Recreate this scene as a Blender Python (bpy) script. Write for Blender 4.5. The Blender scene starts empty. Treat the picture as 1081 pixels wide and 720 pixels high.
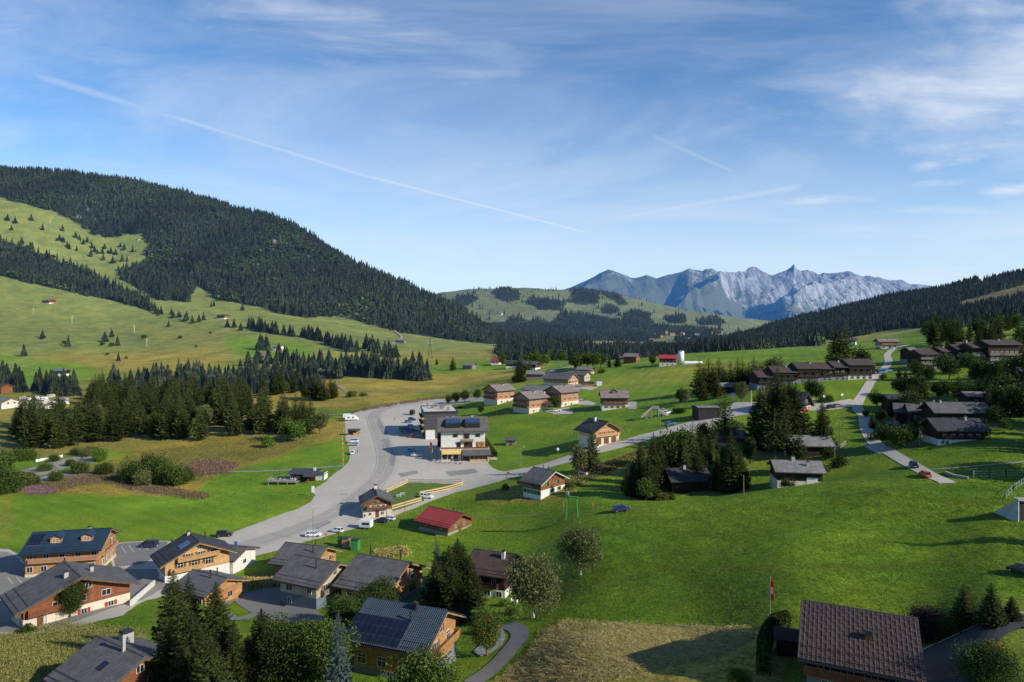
import bpy, bmesh, math, random
import numpy as np
from mathutils import Vector, Matrix
random.seed(7); RNG = np.random.default_rng(11)
SC = bpy.context.scene; COL = SC.collection
R = math.radians
CZ = 62.0; F = 720.0; CX = 540.5; HY = 340.0          # camera height, focal length, image centre, horizon of the photograph
SUN_AZ = R(-28); SUN_EL = R(28)                       # direction towards the sun, measured from +X

# ---------------------------------------------------------------- node helper
class E:
    """tiny expression wrapper around math nodes"""
    def __init__(s, nt, sock): s.nt = nt; s.s = sock
    def op(s, o, *a, clamp=False):
        n = s.nt.nodes.new('ShaderNodeMath'); n.operation = o; n.use_clamp = clamp
        for i, v in enumerate((s,) + a):
            if isinstance(v, E): s.nt.links.new(v.s, n.inputs[i])
            else: n.inputs[i].default_value = v
        return E(s.nt, n.outputs[0])
    def __add__(s, b): return s.op('ADD', b)
    def __radd__(s, b): return s.op('ADD', b)
    def __sub__(s, b): return s.op('SUBTRACT', b)
    def __rsub__(s, b): return (s * -1.0) + b
    def __mul__(s, b): return s.op('MULTIPLY', b)
    def __rmul__(s, b): return s.op('MULTIPLY', b)
    def __truediv__(s, b): return s.op('DIVIDE', b)
    def abs(s): return s.op('ABSOLUTE')
    def max(s, b): return s.op('MAXIMUM', b)
    def min(s, b): return s.op('MINIMUM', b)
    def pow(s, b): return s.op('POWER', b)
    def clamp(s): return s.op('ADD', 0.0, clamp=True)
    def smooth(s, a, b):
        n = s.nt.nodes.new('ShaderNodeMapRange'); n.interpolation_type = 'SMOOTHSTEP'
        s.nt.links.new(s.s, n.inputs[0]); n.inputs[1].default_value = a; n.inputs[2].default_value = b
        return E(s.nt, n.outputs[0])

def noise(nt, vec, scale, detail=4, rough=.55, dist=0.0):
    n = nt.nodes.new('ShaderNodeTexNoise')
    n.inputs['Scale'].default_value = scale; n.inputs['Detail'].default_value = detail
    n.inputs['Roughness'].default_value = rough; n.inputs['Distortion'].default_value = dist
    if vec is not None: nt.links.new(vec, n.inputs['Vector'])
    return E(nt, n.outputs[0])
def mapping(nt, vec, scale=(1,1,1), rot=(0,0,0), loc=(0,0,0)):
    m = nt.nodes.new('ShaderNodeMapping'); nt.links.new(vec, m.inputs[0])
    m.inputs['Scale'].default_value = scale; m.inputs['Rotation'].default_value = rot; m.inputs['Location'].default_value = loc
    return m.outputs[0]
def mixc(nt, f, a, b, mode='MIX'):
    m = nt.nodes.new('ShaderNodeMix'); m.data_type = 'RGBA'; m.blend_type = mode
    if isinstance(f, E): nt.links.new(f.s, m.inputs[0])
    else: m.inputs[0].default_value = f
    for i, v in ((6, a), (7, b)):
        if isinstance(v, (tuple, list)): m.inputs[i].default_value = tuple(v)[:3] + (1,)
        elif isinstance(v, E): nt.links.new(v.s, m.inputs[i])
        else: nt.links.new(v, m.inputs[i])
    return m.outputs[2]
def scalec(nt, c, f):
    m = nt.nodes.new('ShaderNodeVectorMath'); m.operation = 'SCALE'
    if isinstance(c, (tuple, list)): m.inputs[0].default_value = tuple(c)[:3]
    else: nt.links.new(c, m.inputs[0])
    if isinstance(f, E): nt.links.new(f.s, m.inputs['Scale'])
    else: m.inputs['Scale'].default_value = f
    return m.outputs[0]

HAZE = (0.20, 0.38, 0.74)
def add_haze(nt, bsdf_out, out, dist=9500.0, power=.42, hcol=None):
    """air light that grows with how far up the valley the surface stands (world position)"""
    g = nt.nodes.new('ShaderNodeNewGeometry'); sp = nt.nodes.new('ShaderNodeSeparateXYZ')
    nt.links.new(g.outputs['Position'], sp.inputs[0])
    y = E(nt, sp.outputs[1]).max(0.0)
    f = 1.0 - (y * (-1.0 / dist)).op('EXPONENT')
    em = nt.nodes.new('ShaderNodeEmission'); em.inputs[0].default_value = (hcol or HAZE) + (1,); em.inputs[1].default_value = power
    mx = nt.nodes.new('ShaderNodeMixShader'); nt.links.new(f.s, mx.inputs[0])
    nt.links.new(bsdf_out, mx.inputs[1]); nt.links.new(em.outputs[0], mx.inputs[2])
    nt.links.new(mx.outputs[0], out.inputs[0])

_mats = {}
def newmat(name):
    m = bpy.data.materials.new(name); m.use_nodes = True; nt = m.node_tree
    for n in list(nt.nodes): nt.nodes.remove(n)
    out = nt.nodes.new('ShaderNodeOutputMaterial'); b = nt.nodes.new('ShaderNodeBsdfPrincipled')
    nt.links.new(b.outputs[0], out.inputs[0]); b.inputs['Specular IOR Level'].default_value = .25
    m.cycles.emission_sampling = 'NONE'
    return m, nt, b, out
def coord(nt, k='Object'):
    return nt.nodes.new('ShaderNodeTexCoord').outputs[k]
def bump(nt, b, h, strength=.4, dist=.05):
    n = nt.nodes.new('ShaderNodeBump'); n.inputs['Strength'].default_value = strength; n.inputs['Distance'].default_value = dist
    nt.links.new(h.s if isinstance(h, E) else h, n.inputs['Height']); nt.links.new(n.outputs[0], b.inputs['Normal'])

def M(name, col, var=.25, scale=2.0, rough=.8, metal=0.0, pattern=None, spec=.25, col2=None, bmp=.3, objvar=.0):
    if name in _mats: return _mats[name]
    m, nt, b, out = newmat(name); c = coord(nt)
    n1 = noise(nt, c, scale, 5, .6); n2 = noise(nt, c, scale * 9, 3, .6)
    f = (n1 * .65 + n2 * .35).smooth(.3, .7)
    lo = tuple(x * (1 - var) for x in col); hi = tuple(min(1, x * (1 + var)) for x in (col2 or col))
    cc = mixc(nt, f, lo, hi); h = n2
    if pattern in ('planks', 'logs', 'vplanks'):
        sp = nt.nodes.new('ShaderNodeSeparateXYZ'); nt.links.new(c, sp.inputs[0])
        per = {'planks': .22, 'logs': .3, 'vplanks': .2}[pattern]
        z = E(nt, sp.outputs[2]) if pattern != 'vplanks' else (E(nt, sp.outputs[0]) + E(nt, sp.outputs[1]))
        t = (z * (1 / per)); fr = t.op('FRACT'); fl = t.op('FLOOR')
        gap = fr.smooth(0.0, .14)
        wn = nt.nodes.new('ShaderNodeTexWhiteNoise'); wn.noise_dimensions = '1D'; nt.links.new(fl.s, wn.inputs['W'])
        streak = noise(nt, mapping(nt, c, (1.2, 1.2, 30) if pattern != 'vplanks' else (30, 30, 1.2)), 1.0, 4, .6)
        k = (E(nt, wn.outputs[0]) * .3 + .72) * (gap * .5 + .5) * (streak * .6 + .7)
        cc = scalec(nt, cc, k); h = gap + streak * .4
    if pattern in ('shingle', 'slate', 'metaltile'):
        uv = coord(nt, 'UV')
        br = nt.nodes.new('ShaderNodeTexBrick'); nt.links.new(uv, br.inputs[0])
        br.inputs['Scale'].default_value = 1.0
        br.inputs['Brick Width'].default_value = .42 if pattern != 'metaltile' else .5
        br.inputs['Row Height'].default_value = .32 if pattern != 'metaltile' else .9
        br.inputs['Mortar Size'].default_value = .022; br.inputs['Mortar Smooth'].default_value = .5
        br.inputs[1].default_value = (.88, .88, .88, 1); br.inputs[2].default_value = (1.1, 1.1, 1.1, 1); br.inputs[3].default_value = (.55, .55, .55, 1)
        st = noise(nt, mapping(nt, uv, (2.2, .25, 1)), 1.0, 5, .65)
        cc = mixc(nt, 1.0, cc, br.outputs[0], 'MULTIPLY'); cc = scalec(nt, cc, (st * .7 + .65) * (noise(nt, uv, .45, 4, .6) * .7 + .65))
        h = E(nt, br.outputs[0])
    if pattern == 'standing':
        uv = coord(nt, 'UV'); sp = nt.nodes.new('ShaderNodeSeparateXYZ'); nt.links.new(uv, sp.inputs[0])
        fr = (E(nt, sp.outputs[0]) * 1.9).op('FRACT'); g = (fr - .5).abs().smooth(.5, .42)
        cc = scalec(nt, cc, g * .35 + .68); h = g * -1.0
        fr2 = (E(nt, sp.outputs[1]) * .9).op('FRACT'); cc = scalec(nt, cc, fr2.smooth(0, .1) * .25 + .78)
    if pattern == 'panel':
        uv = coord(nt, 'UV'); sp = nt.nodes.new('ShaderNodeSeparateXYZ'); nt.links.new(uv, sp.inputs[0])
        gx = ((E(nt, sp.outputs[0])).op('FRACT') - .5).abs().smooth(.485, .5); gy = ((E(nt, sp.outputs[1]) / 1.65).op('FRACT') - .5).abs().smooth(.49, .5)
        cc = mixc(nt, gx.max(gy), cc, (.12, .13, .15))
    if objvar:
        oi = nt.nodes.new('ShaderNodeObjectInfo'); cc = scalec(nt, cc, E(nt, oi.outputs['Random']) * objvar + (1 - objvar / 2))
    nt.links.new(cc, b.inputs['Base Color']); b.inputs['Roughness'].default_value = rough; b.inputs['Metallic'].default_value = metal
    b.inputs['Specular IOR Level'].default_value = spec
    if bmp: bump(nt, b, h, bmp, .03)
    _mats[name] = m; return m

def foliage(name, dark, light, objvar=.5, haze=False, transl=.12):
    if name in _mats: return _mats[name]
    m, nt, b, out = newmat(name); g = nt.nodes.new('ShaderNodeNewGeometry')
    oi = nt.nodes.new('ShaderNodeObjectInfo')
    n1 = noise(nt, g.outputs['Position'], .35 if haze else 1.1, 3, .6)
    f = (E(nt, g.outputs['Random Per Island']) * .55 + n1 * .6).smooth(.25, .85)
    cc = mixc(nt, f, dark, light)
    if haze: cc = scalec(nt, cc, noise(nt, g.outputs['Position'], .004, 4, .6).smooth(.3,.7) * 1.0 + noise(nt, g.outputs['Position'], .03, 3) * 1.6 - .25)
    else: cc = scalec(nt, cc, E(nt, oi.outputs['Random']) * objvar + (1 - objvar / 2))
    nt.links.new(cc, b.inputs['Base Color']); b.inputs['Roughness'].default_value = .75
    b.inputs['Specular IOR Level'].default_value = .18
    src = b.outputs[0]
    if transl and not haze:
        t = nt.nodes.new('ShaderNodeBsdfTranslucent'); nt.links.new(cc, t.inputs[0])
        mx = nt.nodes.new('ShaderNodeMixShader'); mx.inputs[0].default_value = transl
        nt.links.new(b.outputs[0], mx.inputs[1]); nt.links.new(t.outputs[0], mx.inputs[2]); src = mx.outputs[0]
        nt.links.new(src, out.inputs[0])
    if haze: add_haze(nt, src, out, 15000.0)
    _mats[name] = m; return m

# ---------------------------------------------------------------- mesh builder
class MB:
    def __init__(s): s.v = []; s.f = []; s.m = []; s.uv = []
    def face(s, pts, m=0, uv=None):
        i = len(s.v); s.v += [tuple(p) for p in pts]; s.f.append(tuple(range(i, i + len(pts)))); s.m.append(m)
        s.uv.append(uv or [(0, 0)] * len(pts))
    def box(s, x0, x1, y0, y1, z0, z1, m=0, T=None):
        p = [(x, y, z) for z in (z0, z1) for y in (y0, y1) for x in (x0, x1)]
        if T: p = [tuple(T @ Vector(q)) for q in p]
        i = len(s.v); s.v += p
        for f in ((0,2,3,1),(4,5,7,6),(0,1,5,4),(2,6,7,3),(0,4,6,2),(1,3,7,5)):
            s.f.append(tuple(i + k for k in f)); s.m.append(m); s.uv.append([(0, 0)] * 4)
        return s
    def bar(s, a, b, w, m=0, h=None):
        a = Vector(a); b = Vector(b); d = b - a; L = d.length
        q = d.to_track_quat('X', 'Z').to_matrix().to_4x4(); q.translation = a
        h = h or w; return s.box(0, L, -w/2, w/2, -h/2, h/2, m, q)
    def tube(s, pts, rad, n=8, m=0, cap=True):
        rings = []
        P = [Vector(p) for p in pts]
        for k, p in enumerate(P):
            d = (P[min(k+1, len(P)-1)] - P[max(k-1, 0)]).normalized()
            q = d.to_track_quat('Z', 'X'); r = rad[k] if isinstance(rad, (list, tuple)) else rad
            i = len(s.v); rings.append(i)
            for a in range(n): s.v.append(tuple(p + q @ Vector((r*math.cos(2*math.pi*a/n), r*math.sin(2*math.pi*a/n), 0))))
        for a, b in zip(rings, rings[1:]):
            for k in range(n):
                k2 = (k+1) % n; s.f.append((a+k, a+k2, b+k2, b+k)); s.m.append(m); s.uv.append([(0, 0)] * 4)
        if cap:
            s.f.append(tuple(rings[-1]+k for k in range(n))); s.m.append(m); s.uv.append([(0, 0)] * n)
            s.f.append(tuple(rings[0]+k for k in reversed(range(n)))); s.m.append(m); s.uv.append([(0, 0)] * n)
        return s
    def mesh(s, name, mats, smooth=False):
        me = bpy.data.meshes.new(name); me.from_pydata(s.v, [], s.f)
        for m in (mats if isinstance(mats, (list, tuple)) else [mats]): me.materials.append(m)
        me.polygons.foreach_set('material_index', s.m)
        uv = me.uv_layers.new(name='UVMap'); flat = [c for f in s.uv for p in f for c in p]; uv.data.foreach_set('uv', flat)
        if smooth: me.polygons.foreach_set('use_smooth', [True] * len(s.f))
        me.update(); return me
    def build(s, name, mats, parent=None, smooth=False, loc=None):
        o = bpy.data.objects.new(name, s.mesh(name, mats, smooth)); COL.objects.link(o)
        if parent: o.parent = parent
        if loc: o.location = loc
        return o
def put(name, me, parent=None, loc=(0,0,0), rot=0.0, scale=None):
    o = bpy.data.objects.new(name, me); COL.objects.link(o)
    if parent: o.parent = parent
    o.location = loc; o.rotation_euler = (0, 0, rot)
    if scale: o.scale = scale if isinstance(scale, (tuple, list)) else (scale,)*3
    return o
def tag(o, label, cat, group=None, kind=None):
    if label: o['label'] = label
    if cat: o['category'] = cat
    if group: o['group'] = group
    if kind: o['kind'] = kind
    return o
def thing(name, label, cat, loc=(0,0,0), rot=0.0, group=None):
    o = bpy.data.objects.new(name, None); COL.objects.link(o); o.location = loc; o.rotation_euler = (0, 0, rot)
    o.empty_display_size = .5
    return tag(o, label, cat, group)
def copy_tree(o, parent=None):
    c = o.copy(); COL.objects.link(c); c.parent = parent
    for ch in list(o.children): copy_tree(ch, c)
    return c

def np_mesh(name, V, Fc, mat, tri=False, midx=None, smooth=False):
    me = bpy.data.meshes.new(name); k = Fc.shape[1]
    me.vertices.add(len(V)); me.vertices.foreach_set('co', V.astype(np.float32).ravel())
    me.loops.add(Fc.size); me.loops.foreach_set('vertex_index', Fc.astype(np.int32).ravel())
    me.polygons.add(len(Fc)); me.polygons.foreach_set('loop_start', np.arange(0, Fc.size, k, dtype=np.int32))
    for m in (mat if isinstance(mat, (list, tuple)) else [mat]): me.materials.append(m)
    if midx is not None: me.polygons.foreach_set('material_index', midx.astype(np.int32))
    me.update(calc_edges=True)
    me.polygons.foreach_set('use_smooth', np.full(len(Fc), smooth))
    return me

def vnoise(x, y, seed=0):
    """smooth value noise, numpy"""
    xi = np.floor(x).astype(np.int64); yi = np.floor(y).astype(np.int64); xf = x - xi; yf = y - yi
    def h(a, b):
        n = (a * 374761393 + b * 668265263 + seed * 1442695041) & 0x7fffffff
        n = ((n ^ (n >> 13)) * 1274126177) & 0x7fffffff
        return ((n ^ (n >> 16)) & 0xffff) / 65535.0
    u = xf*xf*(3-2*xf); v = yf*yf*(3-2*yf)
    return (h(xi,yi)*(1-u)+h(xi+1,yi)*u)*(1-v) + (h(xi,yi+1)*(1-u)+h(xi+1,yi+1)*u)*v
def fbm(x, y, o=4, seed=0):
    a = 1.0; s = 0; t = 0
    for k in range(o): s = s + a*vnoise(x*2**k + 17*k, y*2**k - 9*k, seed+k); t += a; a *= .5
    return s/t
def inpoly(px, py, poly):
    px = np.asarray(px, float); py = np.asarray(py, float); r = np.zeros(px.shape, bool); n = len(poly)
    for i in range(n):
        x1, y1 = poly[i]; x2, y2 = poly[(i+1) % n]
        if y1 == y2: continue
        c = ((y1 > py) != (y2 > py)) & (px < (x2-x1)*(py-y1)/(y2-y1)+x1); r ^= c
    return r
# ---------------------------------------------------------------- terrain: height profiles (distance, sight line) per direction
PROF = {
 -420: [(25,1150),(60,780),(90,715),(115,675),(130,650),(150,625),(170,600),(200,562),(279,500),(340,471),(432,442),(550,416),(684,400),(850,382),(1050,350),(1300,310),(1600,262),(1850,245),(2200,180),(2600,150),(3000,160),(3600,240),(9000,330)],
 0: [(25,1200),(60,800),(90,722),(100,700),(115,680),(130,655),(150,630),(170,602),(200,563),(279,500),(340,471),(432,442),(550,416),(684,402),(800,393),(900,383),(1050,362),(1300,334),(1600,291),(1720,289),(1850,270),(2200,212),(2600,181),(3000,195),(3600,260),(9000,335)],
 130: [(25,1200),(60,800),(90,722),(100,700),(115,672),(130,645),(150,618),(170,600),(200,563),(279,500),(340,471),(420,446),(520,423),(684,401),(850,388),(1000,374),(1250,349),(1500,320),(1650,318),(1800,301),(2050,266),(2500,193),(2900,205),(3500,270),(9000,335)],
 270: [(25,1200),(60,850),(80,780),(100,715),(120,672),(140,645),(155,622),(170,602),(200,563),(240,524),(308,479),(400,443),(520,420),(650,402),(800,385),(950,370),(1150,352),(1350,335),(1600,322),(1900,284),(2300,228),(2700,240),(3300,300),(9000,345)],
 400: [(25,1200),(60,880),(80,800),(100,722),(120,672),(135,650),(150,627),(170,600),(200,563),(240,520),(278,487),(330,461),(396,438),(432,430),(520,413),(600,403),(800,385),(1000,369),(1200,357),(1450,345),(1700,318),(2000,294),(2400,304),(3000,340),(9000,350)],
 470: [(25,1200),(60,900),(80,812),(100,722),(115,690),(135,650),(150,627),(170,600),(200,561),(240,521),(278,485),(330,461),(396,439),(432,430),(520,413),(600,404),(756,386),(900,376),(1100,367),(1350,361),(1500,353),(1800,325),(2100,334),(2700,358),(3400,340),(4500,308),(5500,325),(9000,350)],
 545: [(25,1200),(60,900),(80,790),(97,722),(120,665),(145,630),(165,598),(200,552),(225,519),(260,494),(300,471),(340,450),(406,425),(457,413),(520,404),(600,394),(756,384),(900,377),(1100,371),(1400,367),(1700,362),(2200,362),(3000,350),(3800,322),(4500,304),(5200,312),(6000,340),(9000,350)],
 640: [(25,1200),(60,850),(80,760),(100,678),(110,660),(140,605),(165,562),(185,537),(200,527),(220,513),(245,490),(265,470),(288,456),(344,436),(400,418),(450,406),(500,396),(560,388),(620,381),(700,384),(900,378),(1400,368),(2200,363),(2900,352),(3800,330),(4500,309),(5200,315),(6000,345),(9000,352)],
 720: [(25,1200),(60,800),(80,728),(95,690),(105,666),(130,611),(160,558),(182,530),(190,527),(198,527),(213,517),(235,490),(255,470),(263,460),(290,444),(350,420),(420,404),(500,386),(560,378),(640,374),(760,378),(1000,375),(1500,371),(2200,362),(3000,352),(3800,339),(4300,326),(5000,330),(6000,350),(9000,352)],
 850: [(25,1200),(60,800),(80,722),(100,648),(125,590),(150,549),(177,514),(184,512),(190,512),(200,508),(235,470),(260,450),(290,423),(320,405),(400,390),(500,374),(650,366),(750,368),(1000,362),(1300,350),(1600,340),(1900,345),(2500,357),(3800,350),(4300,345),(5500,355),(9000,354)],
 960: [(25,1200),(60,780),(80,710),(95,664),(120,600),(140,560),(152,528),(160,512),(168,515),(176,507),(185,499),(215,470),(250,443),(290,415),(330,396),(400,378),(500,365),(600,359),(800,353),(1000,346),(1300,333),(1700,313),(2000,322),(2600,340),(5500,355),(9000,356)],
 1060: [(25,1200),(60,780),(80,675),(90,645),(115,592),(140,545),(152,520),(160,510),(168,511),(176,498),(185,485),(215,455),(250,430),(290,405),(330,388),(400,370),(500,357),(700,344),(1000,328),(1300,314),(1700,296),(2100,305),(2700,330),(5500,355),(9000,356)],
 1500: [(25,1150),(60,750),(80,660),(100,620),(140,540),(165,500),(185,475),(215,450),(290,395),(400,355),(700,325),(1000,300),(1700,255),(2700,280),(5500,330),(9000,350)],
}
NU_IN, NR = 760, 880
us = np.concatenate([np.linspace(-1.32, -.8, 50, endpoint=False), np.linspace(-.8, .8, NU_IN, endpoint=False), np.linspace(.8, 1.32, 50)])
Ys = np.exp(np.linspace(math.log(25), math.log(9000), NR))
def pchip(x, y, xi):
    x = np.asarray(x, float); y = np.asarray(y, float); h = np.diff(x); d = (np.diff(y, axis=0).T / h).T
    m = np.zeros_like(y); w1 = 2*h[1:]+h[:-1]; w2 = h[1:]+2*h[:-1]
    sh = (slice(None),) + (None,)*(y.ndim-1)
    a = d[:-1]; b = d[1:]; ok = (a*b) > 0
    with np.errstate(divide='ignore', invalid='ignore'):
        v = (w1+w2)[sh] / (w1[sh]/a + w2[sh]/b)
    m[1:-1] = np.where(ok, v, 0); m[0] = d[0]; m[-1] = d[-1]
    k = np.clip(np.searchsorted(x, xi)-1, 0, len(x)-2); t = (xi-x[k])/h[k]
    t = t[sh]; hh = h[k][sh]
    return (2*t**3-3*t**2+1)*y[k]+(t**3-2*t**2+t)*hh*m[k]+(-2*t**3+3*t**2)*y[k+1]+(t**3-t**2)*hh*m[k+1]
pcs = sorted(PROF)
prof_z = np.stack([pchip([a for a, b in PROF[p]], [CZ - a*(b-HY)/F for a, b in PROF[p]], Ys) for p in pcs])
Z = pchip([(p-CX)/F for p in pcs], prof_z, us)            # (nu, nr)
UU, YY = np.meshgrid(us, Ys, indexing='ij'); XX = UU*YY
far = np.clip((YY-900)/900, 0, 1)
Z += far*(fbm(XX/260, YY/260, 5, 3)-.5)*26*np.clip(1+ (YY-2500)/2500, 1, 1.8)
Z += np.clip((YY-300)/600, 0, 1)*(1-far)*(fbm(XX/60, YY/60, 3, 5)-.5)*3.5
Z += (fbm(XX/26, YY/26, 3, 8)-.5)*.9*np.clip((UU+.05)/.1, 0, 1)*np.clip((400-YY)/150, 0, 1)   # hummocky pasture on the right slope
Z += (fbm(XX/4, YY/4, 2, 9)-.5)*.12*np.clip((YY-60)/20, 0, 1)*np.clip((260-YY)/60, 0, 1)*np.clip((UU-.05)/.05, 0, 1)
lnY = np.log(Ys)
def H(x, y):
    y = max(y, 25.01); u = min(max(x/y, us[0]), us[-1]); j = (math.log(y)-lnY[0])/(lnY[1]-lnY[0]); j0 = int(min(j, NR-2)); fj = (y-Ys[j0])/(Ys[j0+1]-Ys[j0])
    i0 = int(np.searchsorted(us, u))-1; i0 = min(max(i0, 0), len(us)-2); fi = (u-us[i0])/(us[i0+1]-us[i0])
    return float((Z[i0,j0]*(1-fi)+Z[i0+1,j0]*fi)*(1-fj)+(Z[i0,j0+1]*(1-fi)+Z[i0+1,j0+1]*fi)*fj)
def Hn(x, y):
    return np.array([H(a, b) for a, b in zip(np.ravel(x), np.ravel(y))]).reshape(np.shape(x))
def P(px, py, ymin=30.0):
    """the point of the ground that lies in this direction from the viewpoint"""
    u = (px-CX)/F; s = (HY-py)/F
    i0 = min(max(int(np.searchsorted(us, u))-1, 0), len(us)-2); fi = (u-us[i0])/(us[i0+1]-us[i0])
    col = Z[i0]*(1-fi)+Z[i0+1]*fi; d = CZ+s*Ys-col
    k = np.where((d <= 0) & (Ys > ymin))[0]
    k = int(k[0]) if len(k) else NR-1
    k = max(k, 1); a = d[k-1]; b = d[k]; t = a/(a-b) if a != b else 0; t = min(max(t, 0), 1)
    y = Ys[k-1]+(Ys[k]-Ys[k-1])*t
    return Vector((u*y, y, H(u*y, y)))
def G(px, Y):
    x = (px-CX)/F*Y; return Vector((x, Y, H(x, Y)))
def pix(x, y, z): return CX+F*x/y, HY-F*(z-CZ)/y

# forests: where they stand, as seen along the valley, with the distances they cover
FOREST = [
 ('left_hill', [(-420,60),(0,120),(600,300),(600,369),(560,368),(540,366),(470,358),(430,352),(400,345),(373,337),(345,333),(323,336),(270,323),(235,316),(207,301),(200,319),(165,316),(125,293),(140,276),(152,262),(150,251),(112,251),(100,247),(85,237),(60,225),(30,216),(0,208),(-420,185)], 1250, 3300),
 ('left_band', [(-420,215),(0,253),(30,263),(67,278),(90,286),(130,306),(150,319),(175,333),(130,320),(75,308),(30,299),(0,291),(-420,262)], 1300, 2400),
 ('mid', [(477,318),(490,312),(503,311),(503,316),(485,328),(478,326)], 2500, 5200),
 ('mid', [(518,308),(532,304),(550,310),(548,317),(530,318)], 2500, 5200),
 ('mid', [(552,318),(570,314),(598,318),(594,328),(570,326)], 2500, 5200),
 ('mid', [(598,318),(606,309),(622,306),(633,310),(632,321),(612,322)], 2500, 5200),
 ('mid', [(636,310),(650,312),(664,320),(660,322),(645,316)], 2500, 5200),
 ('mid', [(633,326),(645,320),(654,326),(650,331),(636,331)], 2500, 5200),
 ('mid', [(657,334),(672,327),(687,332),(686,344),(665,342)], 2500, 5200),
 ('mid', [(572,345),(590,334),(612,332),(640,336),(662,340),(682,346),(690,343),(740,348),(775,352),(840,350),(840,356),(788,356),(759,352),(750,356),(700,353),(680,365),(677,362),(640,361),(619,362),(612,370),(560,366),(545,360),(555,350)], 2300, 5200),
 ('mid', [(533,338),(548,334),(560,340),(574,338),(572,346),(545,348)], 2500, 5200),
 ('mid', [(700,334),(722,332),(724,341),(705,341)], 2500, 5200),
 ('mid', [(735,338),(760,336),(762,343),(738,343)], 2500, 5200),
 ('mid', [(590,331),(600,330),(604,338),(598,342)], 2500, 5200),
 ('low', [(520,372),(560,366),(620,370),(680,370),(690,366),(742,362),(745,379),(690,378),(640,384),(600,386),(545,384),(530,378)], 820, 2300),
 ('right_hill', [(735,374),(760,371),(800,367),(830,362),(870,359),(900,356),(925,351),(950,347),(985,344),(1010,346),(1081,340),(1500,330),(1500,150),(1081,250),(900,300),(700,350)], 760, 2500),
 ('right_low', [(735,382),(745,377),(790,371),(830,366),(870,363),(850,355),(735,360)], 640, 1600),
]
CLEAR = [([(1003,322),(1040,311),(1085,300),(1120,292),(1120,303),(1085,312),(1050,322),(1015,332)], 700, 2500),
         ([(1026,301),(1052,290),(1058,294),(1030,303)], 900, 2500),
         ([(759,350),(788,350),(790,356),(762,356)], 2000, 5200), ([(619,361),(650,359),(677,362),(676,369),(640,371),(622,370)], 1400, 5200),
         ([(125,246),(150,247),(160,262),(150,280),(128,285)], 1500, 2400)]
def forest_mask(px, py, Y, names=None):
    r = np.zeros(np.shape(px), bool)
    for n, poly, a, b in FOREST:
        if names and n not in names: continue
        r |= inpoly(px, py, poly) & (Y > a) & (Y < b)
    for poly, a, b in CLEAR: r &= ~(inpoly(px, py, poly) & (Y > a) & (Y < b))
    return r
# ---- ground colours
PXm = CX+F*UU; PYm = HY-F*(Z-CZ)/YY
wob = 3.2*np.clip(220/YY, .25, 1)
wx = PXm+(fbm(XX/9, YY/9, 3, 21)-.5)*wob*4; wy = PYm+(fbm(XX/9, YY/9, 3, 22)-.5)*wob*2
GR = np.array
lush = GR((.180,.298,.018)); olive = GR((.25,.26,.065)); moor = GR((.46,.37,.065)); hay = GR((.52,.45,.10)); ylw = GR((.28,.325,.035)); deep = GR((.162,.276,.014))
T = np.empty(Z.shape+(3,)); T[:] = lush
RO = np.full(Z.shape, .35)
def lay(col, poly, a=0, b=1e5, mix=1.0, ro=None, hard=False):
    m = inpoly(PXm if hard else wx, PYm if hard else wy, poly) & (YY > a) & (YY < b)
    T[m] = T[m]*(1-mix)+col*mix
    if ro is not None: RO[m] = ro
big = fbm(XX/300, YY/300, 4, 31)
hillm = (YY > 850)
T[hillm] = (olive*(.8+.5*big[..., None])+GR((.0,.03,.0)))[hillm]
mid = (YY > 2300); T[mid] = (GR((.20,.225,.08))*(.75+.6*big[..., None]))[mid]
lay(moor*.9, [(30,395),(150,384),(330,372),(480,372),(480,385),(300,400),(100,402)], 550, 1300, .45)
lay(olive*1.0, [(-60,300),(120,330),(260,345),(400,360),(400,368),(200,362),(-60,345)], 900, 1600, .3)
lay(lush*1.12, [(-60,500),(60,508),(110,512),(200,520),(262,492),(300,482),(330,472),(362,462),(372,480),(368,500),(330,540),(260,570),(118,575),(60,580),(-60,580)], 150, 420, ro=.2)
lay(ylw, [(-60,600),(5,520),(20,515),(10,570),(-60,600)], 150, 400)
lay(moor*.95, [(-60,500),(60,512),(110,505),(150,470),(180,465),(260,455),(350,436),(367,443),(364,460),(330,470),(300,480),(262,492),(235,500),(205,520),(150,524),(60,520),(20,522)], 200, 500, ro=.9)
lay(moor*.8, [(60,500),(150,476),(260,466),(330,462),(300,478),(240,488),(170,505)], 200, 500, .6)
lay(olive*.6+moor*.45, [(-60,486),(110,480),(350,440),(430,424),(360,400),(100,402),(-60,432)], 260, 900, ro=.8)
lay(lush*1.05, [(300,432),(366,432),(400,424),(450,421),(430,428),(380,436),(340,446),(300,446)], 260, 600)
lay(moor, [(330,405),(400,398),(470,392),(560,394),(580,384),(500,388),(590,392),(560,402),(470,412),(440,421),(400,427),(360,428),(310,425),(330,415)], 380, 1200, ro=.8)
lay(moor, [(270,402),(420,394),(470,390),(560,393),(520,408),(440,420),(380,427),(300,428),(262,420)], 380, 1200, ro=.8)
lay(ylw*.9, [(425,421),(450,413),(500,404),(545,396),(578,398),(572,405),(510,411),(470,417)], 380, 900)
lay(lush*1.15, [(455,390),(520,385),(560,384),(560,390),(500,393),(460,395)], 500, 1100)
lay(lush*1.1, [(-60,372),(40,376),(80,380),(106,389),(95,400),(40,405),(-60,412)], 500, 1100)
lay(moor*.95, [(10,378),(60,372),(130,374),(215,368),(250,380),(190,393),(130,391),(105,388),(60,381)], 600, 1300, ro=.8)
lay(moor*.8, [(160,352),(245,348),(260,360),(250,372),(190,368),(160,362)], 700, 1400, .3)
lay(lush*1.1, [(240,352),(330,363),(330,378),(262,380),(240,366)], 700, 1400)
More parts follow.
